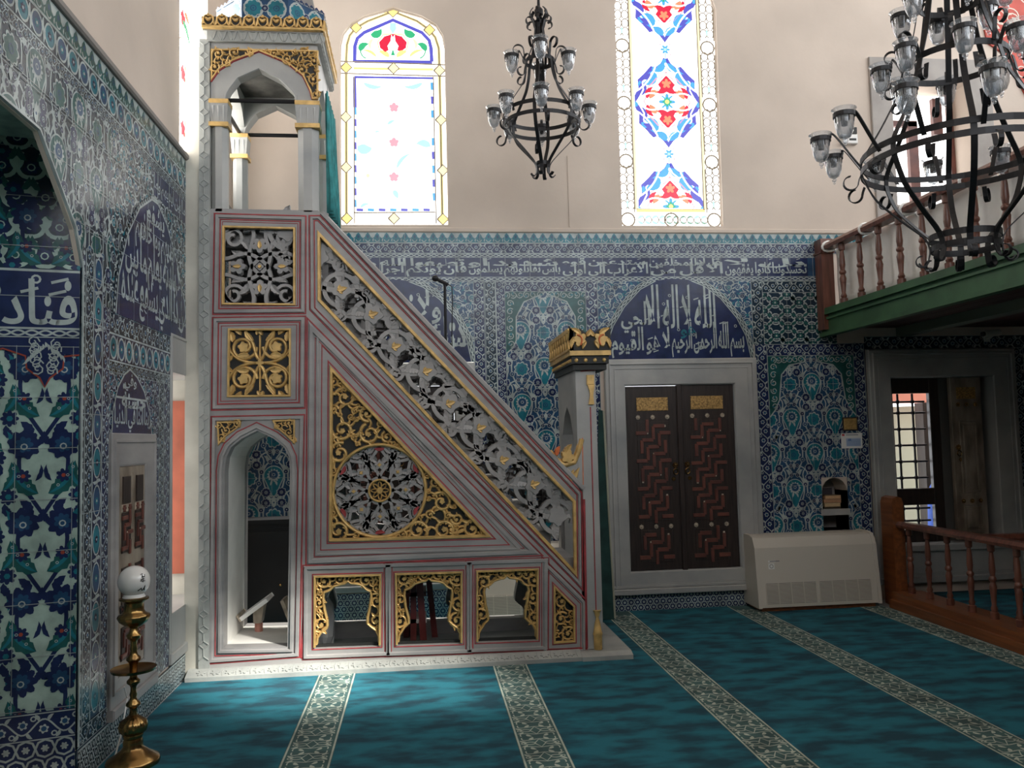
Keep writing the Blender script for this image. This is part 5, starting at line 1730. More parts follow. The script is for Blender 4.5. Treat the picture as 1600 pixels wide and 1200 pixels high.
for k in range(8):
    a = k*PI/4
    gl.rib(FM, bez(PM(.0, a), PM(.15, a+.5), PM(.20, a), n=8), .010, .016, b0+h*.6, prof=ROUND); gl.rib(FM, bez(PM(.0, a), PM(.15, a-.5), PM(.20, a), n=8), .010, .016, b0+h*.6, prof=ROUND)
mstar(gl, FM, *MC, .028, 8, .4, 0, b0+h*.6, .02)
gl.build('gilded_boss', [M['gold'], M['black']], o)
for k in range(6):
    rd = MB()
    a = k*PI/3+PI/6
    mleaf(rd, FM, PM(.93, a-.12), PM(.93, a+.12), .25, .028, b0+h, .006)
    rd.build('painted_wedge', M['red'], o)
# arched openings with gilded fret frames
for n, (q, i_) in enumerate(zip(ARO, ARI)):
    g = MB()
    g.fill(FM, q, [i_], -.05, -.035, 1)
    g.rib(FM, i_, .022, .026, -.036, 0, False, ROUND)
    zb_ = min(a_[1] for a_ in i_)+.03
    def test(x, y, R): return y > zb_ and inside(q, x, y) and not inside(i_, x, y) and edist(q, x, y) > R*.55 and edist(i_, x, y) > R*.7
    arabesque(g, FM, test, (q[3][0], q[3][1], q[1][0], q[1][1]), (.062, .045, .034, .025, .018, .013), 20+n, .020, -.036, .022)
    g.build('arched_fret_frame', [M['gold'], M['black']], minbar)
def fn_trz(g):
    def test(x, y, R): return inside(TRZ, x, y) and edist(TRZ, x, y) > R*.75
    arabesque(g, FM, test, (TRZ[0][0], TRZ[3][1], TRZ[1][0], TRZ[0][1]), (.06, .045, .034, .025), 31, .017, -.031, .020)
gpanel(TRZ, 'gilded_panel', fn_trz)
# spandrels over the passage arch
for sx in (0, 1):
    q = p((339, 659), (378, 657.5), (372, 669), (352, 683), (341, 697)) if sx == 0 else p((425, 656.5), (461, 655.5), (461, 694), (450, 683), (433, 669))
    g = MB(); g.prism(FM, q, -.002, .004, 1)
    g.frame_line(FM, inset(q, .006), .014, .014, .002)
    arabesque(g, FM, lambda x, y, R: inside(q, x, y) and edist(q, x, y) > R*.6, (q[0][0]-.1, min(a[1] for a in q), max(a[0] for a in q), q[0][1]+.02), (.034, .026, .018), 40+sx, .013, .003, .013)
    g.build('gilded_spandrel', [M['gold'], M['black']], minbar)

# ------------------------------------------------------------------ hood on columns
hood = MB()
ZS, ZC = 4.105, 4.53
ZF = TOPZ
def column(mb, x0, y0, x1, y1, z0, z1, c=.035):
    pts = [(x0+c, y0), (x1-c, y0), (x1, y0+c), (x1, y1-c), (x1-c, y1), (x0+c, y1), (x0, y1-c), (x0, y0+c)]
    mb.prism(FF, pts, z0, z1)
cols = [(-1.475, 6.05, -1.365, 6.16), (-.865, 6.05, -.715, 6.17), (-1.475, 6.73, -1.365, 6.84), (-.85, 6.73, -.715, 6.84)]
for x0, y0, x1, y1 in cols:
    c = MB(); column(c, x0, y0, x1, y1, ZF-.02, 3.92, .045 if x0 > -1 else .032); c.build('column', M['marble2'], minbar)
    k = MB()
    e = .012
    V, F = [], []
    n = 16
    for i, z in enumerate((3.925, 4.075)):
        for a in range(4):
            cx, cy = ((x0, y0), (x1, y0), (x1, y1), (x0, y1))[a]
            d = 0 if i == 0 else e
            V.append((cx+(-d if cx == x0 else d), cy+(-d if cy == y0 else d), z))
    k.add(V, [(0, 1, 5, 4), (1, 2, 6, 5), (2, 3, 7, 6), (3, 0, 4, 7), (4, 5, 6, 7), (3, 2, 1, 0)])
    w = x1-x0
    for j in range(3):
        xx = x0+w*(j+.5)/3
        k.add([(xx-w/6, y0-.001, 4.07), (xx+w/6, y0-.001, 4.07), (xx, y0-.001, 3.93), (xx, y0-.016, 4.05)], [(0, 3, 1), (0, 2, 3), (1, 3, 2)])
    k.build('capital', M['marble2'], minbar)
    for z in (3.905, 4.075):
        cg = MB(); cg.box(x0-.014, y0-.014, z, x1+.014, y1+.014, z+.032); cg.build('gilded_band', M['gold'], minbar)
HA = [FM.uv(*q) for q in ((351, 156), (353, 146), (357.5, 138), (371, 121), (404.8, 106), (437, 123), (456, 141), (462, 149), (463.5, 157))]
xa, xb = -1.475, -.715
HA[0] = (HA[0][0], ZS); HA[-1] = (HA[-1][0], ZS)
hb = MB()
hb.fill(FM, [(xa, ZS), *HA, (xb, ZS), (xb, ZC), (xa, ZC)], [], -.11, 0)
hb.fill(Frame((0, 6.84, 0), (1, 0, 0), (0, 0, 1), (0, -1, 0)), [(xa, ZS), *HA, (xb, ZS), (xb, ZC), (xa, ZC)], [], 0, .11)
sa = [(6.16, ZS), (6.17, 4.16), (6.26, 4.27), (6.45, 4.36), (6.64, 4.27), (6.73, 4.16), (6.74, ZS)]
for fx in (xa, xb-.10):
    hb.fill(Frame((fx+.003, 0, 0), (0, 1, 0), (0, 0, 1), (1, 0, 0)), [(6.056, ZS+.001), *sa, (6.834, ZS+.001), (6.834, ZC-.002), (6.056, ZC-.002)], [], 0, .094)
hb.box(xa+.006, 6.06, ZC-.03, xb-.006, 6.83, ZC+.02)
hb.frame_line(FM, HA, .02, .012, 0, closed=False)
hb.build('hood_arches', M['marble2'], minbar)
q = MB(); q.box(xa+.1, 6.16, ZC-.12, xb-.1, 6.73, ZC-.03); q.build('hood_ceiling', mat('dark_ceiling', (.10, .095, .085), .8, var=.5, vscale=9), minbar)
arcR = [FM.uv(*q) for q in ((330, 128), (342.5, 110.5), (365, 96), (404.8, 81), (447, 98), (473, 119), (484, 141.6), (488, 156))]
for sx in (0, 1):
    q = [FM.uv(330, 77.5)]+[FM.uv(404, 78)]+arcR[:4][::-1] if sx == 0 else [FM.uv(404, 78), FM.uv(497.5, 80), FM.uv(497.5, 156)]+arcR[4:][::-1]+[arcR[3]]
    q = [tuple(a) for a in q]
    g = MB(); g.prism(FM, q, -.001, .006, 1)
    g.frame_line(FM, inset(q, .006), .016, .016, .003)
    arabesque(g, FM, lambda x, y, R: inside(q, x, y) and edist(q, x, y) > R*.6, (min(a[0] for a in q), min(a[1] for a in q), max(a[0] for a in q), max(a[1] for a in q)), (.048, .036, .026, .018), 50+sx, .016, .005, .016)
    g.build('gilded_spandrel', [M['gold'], M['black']], minbar)
q = MB(); q.rib(FM, arcR, .012, .012, .0); q.build('painted_lines', M['red'], minbar)
# tie rods
for a, c in (((-1.37, 6.10), (-.86, 6.10)), ((-1.37, 6.79), (-.85, 6.79)), ((-1.42, 6.15), (-1.42, 6.75))):
    q = MB(); q.tube([(*a, 4.12), (*c, 4.12)], .016, 8); q.build('tie_rod', M['iron'], minbar)
# cornice: carved band, gilded cresting on the front and the two sides
q = MB(); q.box(xa-.02, 6.02, ZC, xb+.03, 6.87, 4.62)
FC = Frame((0, 6.02, 0), (1, 0, 0), (0, 0, 1), (0, -1, 0))
FCs = Frame((xb+.03, 0, 0), (0, 1, 0), (0, 0, 1), (1, 0, 0))
for k in range(11):
    x = xa+.02+k*.073
    mleaf(q, FC, (x, 4.535), (x+.03, 4.61), .2, .03, 0, .008); mleaf(q, FC, (x+.06, 4.535), (x+.03, 4.61), -.2, .03, 0, .008)
    y = 6.03+k*.077
    mleaf(q, FCs, (y, 4.535), (y+.03, 4.61), .2, .03, 0, .008); mleaf(q, FCs, (y+.06, 4.535), (y+.03, 4.61), -.2, .03, 0, .008)
q.build('carved_cornice', M['marble_carved'], minbar)
def cresting(fr, a, c, z0, z1, name, lean=0.0):
    g = MB(); g.fbox(fr, a, z0, c, z1-.02, -.02, 0, 1)
    n = max(2, round((c-a)/.10)); d = (c-a)/n
    for k in range(n):
        x = a+(k+.5)*d; zc = (z0+z1)/2
        for sg in (1, -1):
            g.rib(fr, bez((x, z0+.01), (x+sg*d*.5, z0+.02), (x+sg*d*.45, z1-.01), (x+sg*d*.08, z1-.012), 9), .014, .014, 0, prof=ROUND)
            mleaf(g, fr, (x, zc-.01), (x+sg*d*.28, zc+.018), .3*sg, .022, 0, .014)
            mleaf(g, fr, (x+sg*d*.5, z0+.01), (x+sg*d*.40, z1-.02), .2*sg, .018, 0, .013)
        mstar(g, fr, x, z1-.012, .016, 3, .4, PI/2, -.01, .02)
    g.fbox(fr, a, z0-.006, c, z0+.012, -.02, .014, 0, .004)
    g.build(name, [M['gold'], M['black']], minbar)
cresting(Frame((0, 5.99, 0), (1, 0, 0), (0, 0, 1), (0, -1, 0)), xa-.05, xb+.05, 4.615, 4.715, 'gilded_cresting')
cresting(Frame((xb+.05, 0, 0), (0, 1, 0), (0, 0, 1), (1, 0, 0)), 5.99, 6.89, 4.615, 4.715, 'gilded_cresting')
q = MB(); q.box(xa-.05, 6.01, 4.60, xb+.045, 6.87, 4.63); q.build('cornice_top', M['marble2'], minbar)
# tiled octagonal drum and spire
cx, cy, R = -1.09, 6.45, .40
sp = MB()
oc = [(cx+R*.97/math.cos(PI/8)*math.cos(PI/8+k*PI/4), cy+R*.97/math.cos(PI/8)*math.sin(PI/8+k*PI/4)) for k in range(8)]
V = [(*q_, 4.63) for q_ in oc]+[(*q_, 4.88) for q_ in oc]+[(cx+(a-cx)*.86, cy+(c_-cy)*.86, 4.90) for a, c_ in oc]+[(cx, cy, 6.6)]
F = [(k, (k+1) % 8, 8+(k+1) % 8, 8+k) for k in range(8)]+[(8+k, 8+(k+1) % 8, 16+(k+1) % 8, 16+k) for k in range(8)]+[(16+k, 16+(k+1) % 8, 24) for k in range(8)]
sp.add(V, F)
sp.build('spire', mat('spire_lead', (.22, .215, .21), .6, var=.2, vscale=8), minbar)
hw = R*math.tan(PI/8)
for k in (-3, -2, -1, 0):                                     # facets towards the room
    a = k*PI/4
    nrm = np.array([math.cos(a), math.sin(a), 0]); ud = np.array([-math.sin(a), math.cos(a), 0])
    f = Frame(np.array([cx, cy, 0])+nrm*R, ud, (0, 0, 1), nrm)
    cv = Cv(f, 0.0)
    cv.box(-hw, 4.63, hw, 4.90)
    cv.add(rect(-hw, 4.63, hw, 4.90), 'B', 1)
    cv.add(rect(-hw, 4.63, hw, 4.715), 'N', 2)
    for t, c, l in xf(floral_band(2*hw, .08), x=-hw, y=4.63): cv.add(t, c, l+2)
    for j in range(2):
        x = -hw/2+j*hw
        cv.put(rosette(.062, 'T', 'B'), x=x, y=4.80)
        for sg in (1, -1):
            cv.add(stroke(bez((x, 4.72), (x+sg*.1, 4.74), (x+sg*.08, 4.86), (x, 4.88), 8), .012), 'W', 2)
    cv.put(rosette(.024, 'N'), x=0, y=4.80)
    cv.clip = None
    for t, c, l in xf(crest_band(2*hw, .03, 'N', .05), x=-hw, y=4.885): cv.add(t, c, l+4)
    cv.build('drum_tiles', TM, minbar, [(rc(-hw, 4.63, hw, 4.90), -.012)], 'B')

# ------------------------------------------------------------------ gate
FG = Frame((1.30, 0, 0), (0, 1, 0), (0, 0, 1), (1, 0, 0))
g = MB()
gop = [(6.18, .06), (6.18, 1.45), (6.22, 1.62), (6.32, 1.76), (6.45, 1.84), (6.58, 1.76), (6.68, 1.62), (6.72, 1.45), (6.72, .06)]
g.fill(FG, [(6.05, .055), *gop, (6.85, .055), (6.85, 2.10), (6.05, 2.10)], [], -.15, 0)
g.build('gate_posts', M['marble2'], minbar)
RD = MB()
RD.frame_line(FM, p((922.5, 636), (931.5, 958)), .009, .003, 0, closed=False)
RD.frame_line(FM, p((907, 580), (930, 578)), .009, .003, 0, closed=False)
RD.build('painted_lines', M['red'], minbar)
g = MB()
a, c = FM.uv(916, 586), FM.uv(928, 601)
g.fbox(FM, a[0], c[1], c[0], a[1], 0, .018, 0, .004)
prof = [(917.5, 928.5, 601), (919, 928, 606), (921, 927, 612), (921.5, 926.5, 618), (920.5, 927, 624), (919.5, 928, 632)]
for i in range(len(prof)-1):
    (x0, x1, y0), (x2, x3, y1) = prof[i], prof[i+1]
    g.prism(FM, [FM.uv(x0, y0), FM.uv(x1, y0), FM.uv(x3, y1), FM.uv(x2, y1)], 0, .016)
g.build('gilded_bracket', M['gold'], minbar)
g = MB()
xc, zc = FM.uv(934.5, 1014)
g.lathe([(.030, 0), (.032, .10), (.036, .11), (.030, .13), (.020, .19), (.010, .225), (.014, .235), (.024, .27), (.030, .28)], (xc, 6.045, zc), 14)
g.build('gilded_vase', M['gold'], minbar, smooth=True)
g = MB()
cxr = 1.255
g.box(1.13, 6.02, 2.095, 1.38, 6.88, 2.14, 1); g.box(1.115, 6.0, 2.14, 1.395, 6.90, 2.20, 1)
g.build('crown_cornice', [M['gold'], M['black']], minbar)
for q_ in [(1.15+k*.07, 6.005, 2.165) for k in range(4)]+[(1.12, 6.03+k*.07, 2.165) for k in range(13)]:
    g = MB(); g.sphere(q_, .016); g.build('gilded_bead', M['gold'], minbar)
F1 = Frame((0, 5.985, 0), (1, 0, 0), (0, 0, 1), (0, -1, 0))
F2 = Frame((1.10, 0, 0), (0, -1, 0), (0, 0, 1), (-1, 0, 0))
g = MB()
g.box(1.10, 5.985, 2.20, 1.41, 6.915, 2.235)
zt = 2.40
g.prism(F1, [(1.10, 2.235), (1.41, 2.235), (1.41, zt+.02), (1.375, zt-.02), (1.33, zt), (1.29, zt-.03), (1.255, zt-.005), (1.22, zt-.03), (1.18, zt), (1.135, zt-.02), (1.10, zt+.02)], -.03, 0, 1)
for sg in (1, -1):
    X = lambda q: 1.255+sg*q
    mstar(g, F1, X(.080), 2.318, .062, 5, .35, PI/2-.3*sg, 0, .016)
    mleaf(g, F1, (X(.07), 2.35), (X(.148), zt+.0), .2*sg, .045, 0, .02, .2); mleaf(g, F1, (X(.03), 2.34), (X(.0), zt-.005), .2*sg, .035, 0, .02)
    mleaf(g, F1, (X(.12), 2.33), (X(.145), 2.25), .2*sg, .04, 0, .02, .2); mleaf(g, F1, (X(.03), 2.30), (X(.06), 2.245), .2*sg, .03, 0, .02)
    g.rib(F1, bez((X(.10), 2.35), (X(.045), 2.34), (X(.075), 2.275), n=9), .014, .008, .016, 2, prof=ROUND)
g.prism(F2, [(-6.915, 2.235), (-5.985, 2.235), (-5.985, zt-.01), (-6.915, zt-.01)], -.03, 0, 1)
for k in range(9):
    y = -6.915+.05+k*.104
    for sg in (1, -1):
        g.rib(F2, [(y-.052*sg, 2.24), (y, 2.315), (y+.052*sg, zt-.012)], .022, .012, 0, 0, prof=ROUND)
g.fbox(F2, -6.915, zt-.03, -5.985, zt, -.03, .012); g.fbox(F2, -6.915, 2.235, -5.985, 2.25, -.03, .012)
g.box(1.13, 6.02, 2.235, 1.41, 6.915, zt-.06, 1)
g.build('gilded_crown', [M['gold'], M['black'], M['orange']], minbar)
# gilded crest where the rail meets the gate
g = MB()
cr = p((856, 707), (911.5, 766), (909, 683), (902, 697), (898, 712), (890, 722), (880, 723), (872, 716), (866, 712))
g.prism(FM, cr, -.08, -.005, 1)
g.frame_line(FM, p((857, 707), (911, 765)), .010, .004, -.003, 2, False); g.frame_line(FM, p((910, 684), (911.5, 765)), .010, .004, -.003, 2, False)
for pts, w in (((  (858, 706), (868, 718), (882, 727), (897, 722), (904, 706), (909, 686)), .05),):
    g.rib(FM, FM.px(pts), w, .025, -.01, 0, prof=ROUND)
mstar(g, FM, *FM.uv(887, 714), .060, 5, .4, 1.2, -.02, .04)
mleaf(g, FM, FM.uv(884, 715), FM.uv(893, 694), .2, .06, -.02, .04, .2); mleaf(g, FM, FM.uv(870, 712), FM.uv(875, 697), .2, .04, -.02, .03, .2, 9, 2)
for a, c in (((893, 752), (897, 733)), ((897, 754), (906, 730)), ((890, 746), (888, 732))): mleaf(g, FM, FM.uv(*a), FM.uv(*c), .15, .035, -.004, .008)
g.build('gilded_crest', [M['gold'], M['marble2'], M['orange']], minbar)
# ------------------------------------------------------------------ chandeliers
def glass_mat():
    m = bpy.data.materials.new('clear_glass'); m.use_nodes = True
    nt = m.node_tree; nt.nodes.clear()
    out = nt.nodes.new('ShaderNodeOutputMaterial')
    tr = nt.nodes.new('ShaderNodeBsdfTransparent'); tr.inputs[0].default_value = (.93, .95, .97, 1)
    gl = nt.nodes.new('ShaderNodeBsdfGlossy'); gl.inputs['Roughness'].default_value = .04
    df = nt.nodes.new('ShaderNodeBsdfDiffuse'); df.inputs[0].default_value = (.85, .88, .92, 1)
    lw = nt.nodes.new('ShaderNodeLayerWeight'); lw.inputs['Blend'].default_value = .38
    m1 = nt.nodes.new('ShaderNodeMixShader'); m2 = nt.nodes.new('ShaderNodeMixShader')
    m2.inputs[0].default_value = .10
    nt.links.new(lw.outputs['Facing'], m1.inputs[0]); nt.links.new(tr.outputs[0], m1.inputs[1]); nt.links.new(gl.outputs[0], m1.inputs[2])
    nt.links.new(m1.outputs[0], m2.inputs[1]); nt.links.new(df.outputs[0], m2.inputs[2]); nt.links.new(m2.outputs[0], out.inputs[0])
    return m
M['glass'] = glass_mat()
def chandelier(label, cx, cy, prof, nstrap, rings, tiers, curls, ztop, phase=.2, sw=.020):
    t = thing('chandelier', label, 'chandelier', (cx, cy, ztop))
    C3 = lambda r, z, a: (cx+r*math.cos(a), cy+r*math.sin(a), z)
    # smooth strap profile
    pr = np.array(prof, float)
    d = np.concatenate([[0], np.cumsum(np.hypot(*np.diff(pr, axis=0).T))])
    s = np.linspace(0, d[-1], 60)
    # Catmull style smoothing
    q = np.stack([np.interp(s, d, pr[:, 0]), np.interp(s, d, pr[:, 1])], 1)
    for _ in range(2): q[1:-1] = (q[:-2]+2*q[1:-1]+q[2:])/4
    for k in range(nstrap):
        a = phase+k*2*PI/nstrap
        m = MB(); m.strap([C3(r, z, a) for r, z in q], (-math.sin(a), math.cos(a), 0), sw, .006)
        m.build('strap', M['iron'], t)
    for r, z in rings:
        m = MB(); m.strap([C3(r, z, a) for a in np.linspace(0, 2*PI, 48, endpoint=False)], (0, 0, 1), sw*1.1, .006, 0, True)
        m.build('ring', M['iron'], t)
    for r0, z0, rc_, up, n, ph in curls:                     # decorative scrolls in radial planes
        for k in range(n):
            a = ph+k*2*PI/n
            pts = [(r0, z0), (r0+.01, z0+up*.4)]+[(r0+.015+rc_-rc_*math.cos(u), z0+up*.7+rc_*math.sin(u)*(1 if up > 0 else -1)) for u in np.linspace(0, 1.5*PI, 14)]
            m = MB(); m.strap([C3(r, z, a) for r, z in pts], (-math.sin(a), math.cos(a), 0), sw*.8, .005)
            m.build('scroll', M['iron'], t)
    m = MB(); zt, zb = prof[0][1], prof[-5][1]
    m.lathe([(.02, zt-.06), (.035, zt-.05), (.035, zt-.01), (.012, zt+.02), (.010, zt+.12)], (cx, cy, 0), 12); m.build('hub', M['iron'], t)
    m = MB()
    z = zt+.10
    while z < 8.0:
        m.tube([(cx+(.012*math.cos(u) if int(z*100) % 2 else 0), cy+(0 if int(z*100) % 2 else .012*math.cos(u)), z+.03*math.sin(u)) for u in np.linspace(0, 2*PI, 10, endpoint=False)], .004, 5, 0, True)
        z += .047
    m.build('chain', M['iron'], t)
    proto = None
    for n, r, z, ph, r0, z0 in tiers:
        for k in range(n):
            a = ph+k*2*PI/n
            m = MB()
            arm = bez((r0, z0), (r0+(r-r0)*.35, z0+.10), (r-.05, z+.07), (r-.058, z-.01), 12)
            m.strap([C3(x, y, a) for x, y in arm], (-math.sin(a), math.cos(a), 0), sw*.8, .005)
            m.build('cup_arm', M['iron'], t)
            if proto is None:
                g = MB()
                g.lathe([(.010, -.150), (.030, -.138), (.044, -.105), (.051, -.05), (.053, .0), (.066, .014), (.064, .017), (.050, .0), (.048, -.05), (.041, -.103), (.026, -.134), (.0, -.138)], (0, 0, 0), 18)
                proto = g.build('glass_cup', M['glass'], t, smooth=60)
                g = MB(); g.lathe([(.054, -.030), (.058, -.030), (.058, -.006), (.054, -.006)], (0, 0, 0), 18); g.lathe([(.016, -.075), (.018, -.07), (.018, -.01), (.006, 0)], (0, 0, 0), 10)
                for u in range(8):
                    c_, s_ = math.cos(u*PI/4), math.sin(u*PI/4)
                    g.tube([(.052*c_, .052*s_, -.03), (.050*c_, .050*s_, -.062)], .0025, 4)
                g.build('cup_holder', M['iron'], proto)
                g = MB(); g.sphere((0, 0, -.158), .015, 0, 10, 6); g.sphere((.0, 0, -.178), .009, 0, 8, 5); g.build('glass_drop', M['glass'], proto, smooth=True)
                first = proto
            else:
                first = copy_tree(proto)
            first.location = C3(r, z, a)
    return t
zz = lambda y: 3.62+(280-y)*.00519
chandelier('smaller black iron chandelier with glass cups hanging between the stained windows', .985, 6.3,
           [(.05, zz(14)), (.085, zz(20)), (.075, zz(30)), (.035, zz(32)), (.03, zz(38)), (.042, zz(60)), (.075, zz(82)), (.112, zz(97)), (.12, zz(115)), (.15, zz(135)), (.30, zz(178)), (.30, zz(196)), (.26, zz(214)), (.14, zz(238)), (.055, zz(256)), (.045, zz(266)), (.06, zz(277)), (.085, zz(279)), (.10, zz(272))], 6,
           [(.112, zz(97)), (.30, zz(180)), (.30, zz(196)), (.05, zz(256)), (.033, zz(36))],
           [(4, .225, zz(84), -.14, .115, zz(100)), (8, .375, zz(168), -.15, .30, zz(188))],
           [(.115, zz(97), .042, .13, 6, .0), (.13, zz(105), .032, -.10, 6, .4), (.30, zz(200), .04, -.06, 6, .5), (.035, zz(45), .032, .07, 6, .3)], zz(38), sw=.027)
za = lambda y: 2.47+(420-y)*.00364
chandelier('large black iron chandelier of three tiers at the upper right', 3.0, 4.2,
           [(.03, za(-120)), (.05, za(-90)), (.12, za(-40)), (.165, za(0)), (.20, za(50)), (.265, za(100)), (.30, za(140)), (.40, za(190)), (.51, za(236)), (.51, za(256)), (.44, za(300)), (.30, za(340)), (.18, za(370)), (.17, za(388)), (.19, za(412)), (.225, za(418)), (.235, za(405))], 8,
           [(.165, za(0)), (.265, za(100)), (.51, za(238)), (.51, za(255)), (.178, za(370)), (.172, za(386))],
           [(12, .72, za(190), .12, .51, za(246)), (8, .375, za(88), .3, .265, za(104)), (6, .265, za(-5), .2, .165, za(5))],
           [(.27, za(98), .035, .15, 8, .15), (.30, za(120), .03, -.10, 8, .5), (.52, za(262), .04, -.06, 12, .2), (.17, za(5), .03, .12, 6, .6), (.172, za(384), .032, -.10, 8, .35)], za(-120), .30, .031)

# ------------------------------------------------------------------ gallery
FX = Frame((3.85, 0, 0), (0, -1, 0), (0, 0, 1), (-1, 0, 0))
gal = thing('gallery', 'green painted timber gallery floor jutting from the right over the carpet', 'gallery', (5.3, 5, 2.5))
b = MB()
b.box(3.85, 1.0, 2.52, 3.93, 7.54, 2.76); b.box(3.815, 1.0, 2.70, 3.86, 7.54, 2.76); b.box(3.83, 1.0, 2.655, 3.86, 7.54, 2.675); b.box(3.825, 1.0, 2.50, 3.90, 7.54, 2.535)
b.build('fascia', M['greenpaint'], gal)
b = MB(); b.box(3.93, 1.0, 2.60, 6.88, 7.54, 2.74)
for k in range(20): b.box(3.94+k*.147, 1.0, 2.585, 3.94+k*.147+.14, 7.53, 2.60)
b.build('floor_boards', M['darkred'], gal)
b = MB(); b.box(4.60, 1.0, 2.50, 4.74, 7.53, 2.585); b.build('beam', mat('grey_green_beam', (.10, .115, .085), .6), gal)
grl = thing('gallery_railing', 'brown turned wooden railing along the green gallery edge', 'railing', (3.87, 5, 2.76))
b = MB(); b.box(3.81, 7.40, 2.56, 3.93, 7.53, 3.43); b.box(3.80, 7.39, 3.29, 3.94, 7.54, 3.31); b.build('newel_post', M['wood'], grl)
RZ = 3.345
b = MB(); b.prism(Frame((0, 0, 0), (1, 0, 0), (0, 0, 1), (0, 1, 0)), [(3.82, RZ-.03), (3.92, RZ-.03), (3.93, RZ), (3.91, RZ+.03), (3.83, RZ+.03), (3.81, RZ)], 1.0, 7.40); b.build('handrail', M['wood'], grl)
BPROF = [(.034, 0), (.034, .05), (.022, .055), (.028, .075), (.018, .10), (.026, .20), (.030, .235), (.020, .27), (.030, .285), (.030, .30), (.020, .315), (.026, .36), (.022, .44), (.016, .49), (.028, .50), (.030, .56)]
bm_ = MB(); bm_.lathe(BPROF, (0, 0, 0), 14)
bal = bm_.build('baluster', M['wood'], grl, smooth=35)
ys = [7.13-.305*k for k in range(19)]
for k, y in enumerate(ys):
    o = bal if k == 0 else bal.copy()
    if k: COL.objects.link(o)
    o.location = (3.87, y, 2.757)
# white cloth tied behind the balusters
n = 160
V, F = [], []
for i in range(n+1):
    y = 7.38-i*(6.2/n)
    w = .012*math.sin(i*.9)+.010*math.sin(i*.37+1)
    for j in range(7):
        z = 2.765+j*.092
        V.append((3.945+w*(1-.08*j)+.004*math.sin(j*1.7+i*.5), y, z+(.012*math.sin(i*.42) if j == 6 else 0)))
for i in range(n):
    for j in range(6): F.append((i*7+j, i*7+7+j, i*7+8+j, i*7+1+j))
b = MB(); b.add(V, F)
cl = b.build('cloth_screen', M['wht_cloth'], None, smooth=True)
sm = cl.modifiers.new('thickness', 'SOLIDIFY'); sm.thickness = .006
tag(cl, 'white cloth sheet tied behind the gallery balusters', 'cloth')
for y in (7.36, 6.70, 6.08, 5.35, 4.6):
    b = MB(); b.tube([(3.87+.066*math.cos(u), y+.01*math.sin(2*u), RZ+.045*math.sin(u)) for u in np.linspace(0, 2*PI, 14, endpoint=False)], .012, 6, 0, True)
    b.tube([(3.93, y, RZ-.03), (3.945, y-.02, RZ-.07), (3.945, y-.03, RZ-.12)], .010, 6)
    b.build('tie', M['wht_cloth'], cl)
# camera under the gallery
cc = thing('security_camera', 'small pale security camera under the dark gallery ceiling', 'camera', (5.5, 7.40, 2.48))
b = MB(); b.tube([(5.42, 7.40, 2.50), (5.62, 7.45, 2.52)], .032, 12); b.build('body', M['plastic'], cc)
b = MB(); b.tube([(5.40, 7.395, 2.498), (5.425, 7.40, 2.50)], .024, 12); b.build('lens', M['black'], cc)
b = MB(); b.tube([(5.55, 7.43, 2.50), (5.55, 7.50, 2.47), (5.55, 7.548, 2.47)], .012, 8); b.box(5.52, 7.53, 2.44, 5.58, 7.545, 2.50); b.build('bracket', M['plastic'], cc)

# ------------------------------------------------------------------ low platform and its railing
b = MB()
b.box(4.17, 1.0, 0, 4.24, 7.16, .075); b.box(4.20, 1.0, .0, 4.48, 7.16, .14)
pltf = b.build('platform_step', M['wood_o']); tag(pltf, 'polished orange wood step edging the floor under the gallery', 'step')
b = MB(); b.box(4.48, 1.0, 0, 6.88, 7.44, .06)
tag(b.build('platform_carpet', CM['C']), 'teal carpet on the platform behind the low railing', 'carpet')
lr = thing('low_railing', 'low brown turned wooden railing in front of the barred window', 'railing', (4.33, 5, .14))
b = MB(); b.box(4.25, 7.17, 0.0, 4.36, 7.36, .93)
b.prism(Frame((0, 7.17, 0), (1, 0, 0), (0, 0, 1), (0, 1, 0)), [(4.25, .93), (4.36, .93), (4.345, .975), (4.305, .99), (4.265, .975)], 0, .19)
b.build('newel_post', M['wood_o'], lr)
zr = .735
b = MB(); b.prism(Frame((0, 0, 0), (1, 0, 0), (0, 0, 1), (0, 1, 0)), [(4.285, zr-.025), (4.375, zr-.025), (4.385, zr), (4.365, zr+.028), (4.295, zr+.028), (4.275, zr)], 1.0, 7.17); b.build('handrail', M['wood'], lr)
b = MB(); b.prism(Frame((4.36, 0, 0), (0, 1, 0), (0, 0, 1), (1, 0, 0)), [(6.05, zr-.025), (6.14, zr-.025), (6.15, zr), (6.13, zr+.028), (6.06, zr+.028), (6.04, zr)], 0, 2.5); b.build('handrail', M['wood'], lr)
sc_ = (zr-.02-.14)/.56
bm_ = MB(); bm_.lathe([(r*.92, z*sc_) for r, z in BPROF], (0, 0, 0), 14)
bal2 = bm_.build('baluster', M['wood'], lr, smooth=35)
FXl = Frame((4.33, 0, 0), (0, -1, 0), (0, 0, 1), (-1, 0, 0))
pos = [(4.33, -FXl.uv(x, 905)[0]) for x in (1396, 1424, 1452, 1483, 1516.6, 1551, 1591)]
dy_ = .29
pos += [(4.33, pos[-1][1]-dy_*(k+1)) for k in range(8)]
pos += [(4.62+.3*k, 6.095) for k in range(7)]
for k, (x, y) in enumerate(pos):
    o = bal2 if k == 0 else bal2.copy()
    if k: COL.objects.link(o)
    o.location = (x, y, .14 if x < 4.4 else .06)
    if x > 4.4: o.scale = (1, 1, (zr-.02-.06)/(zr-.02-.14))

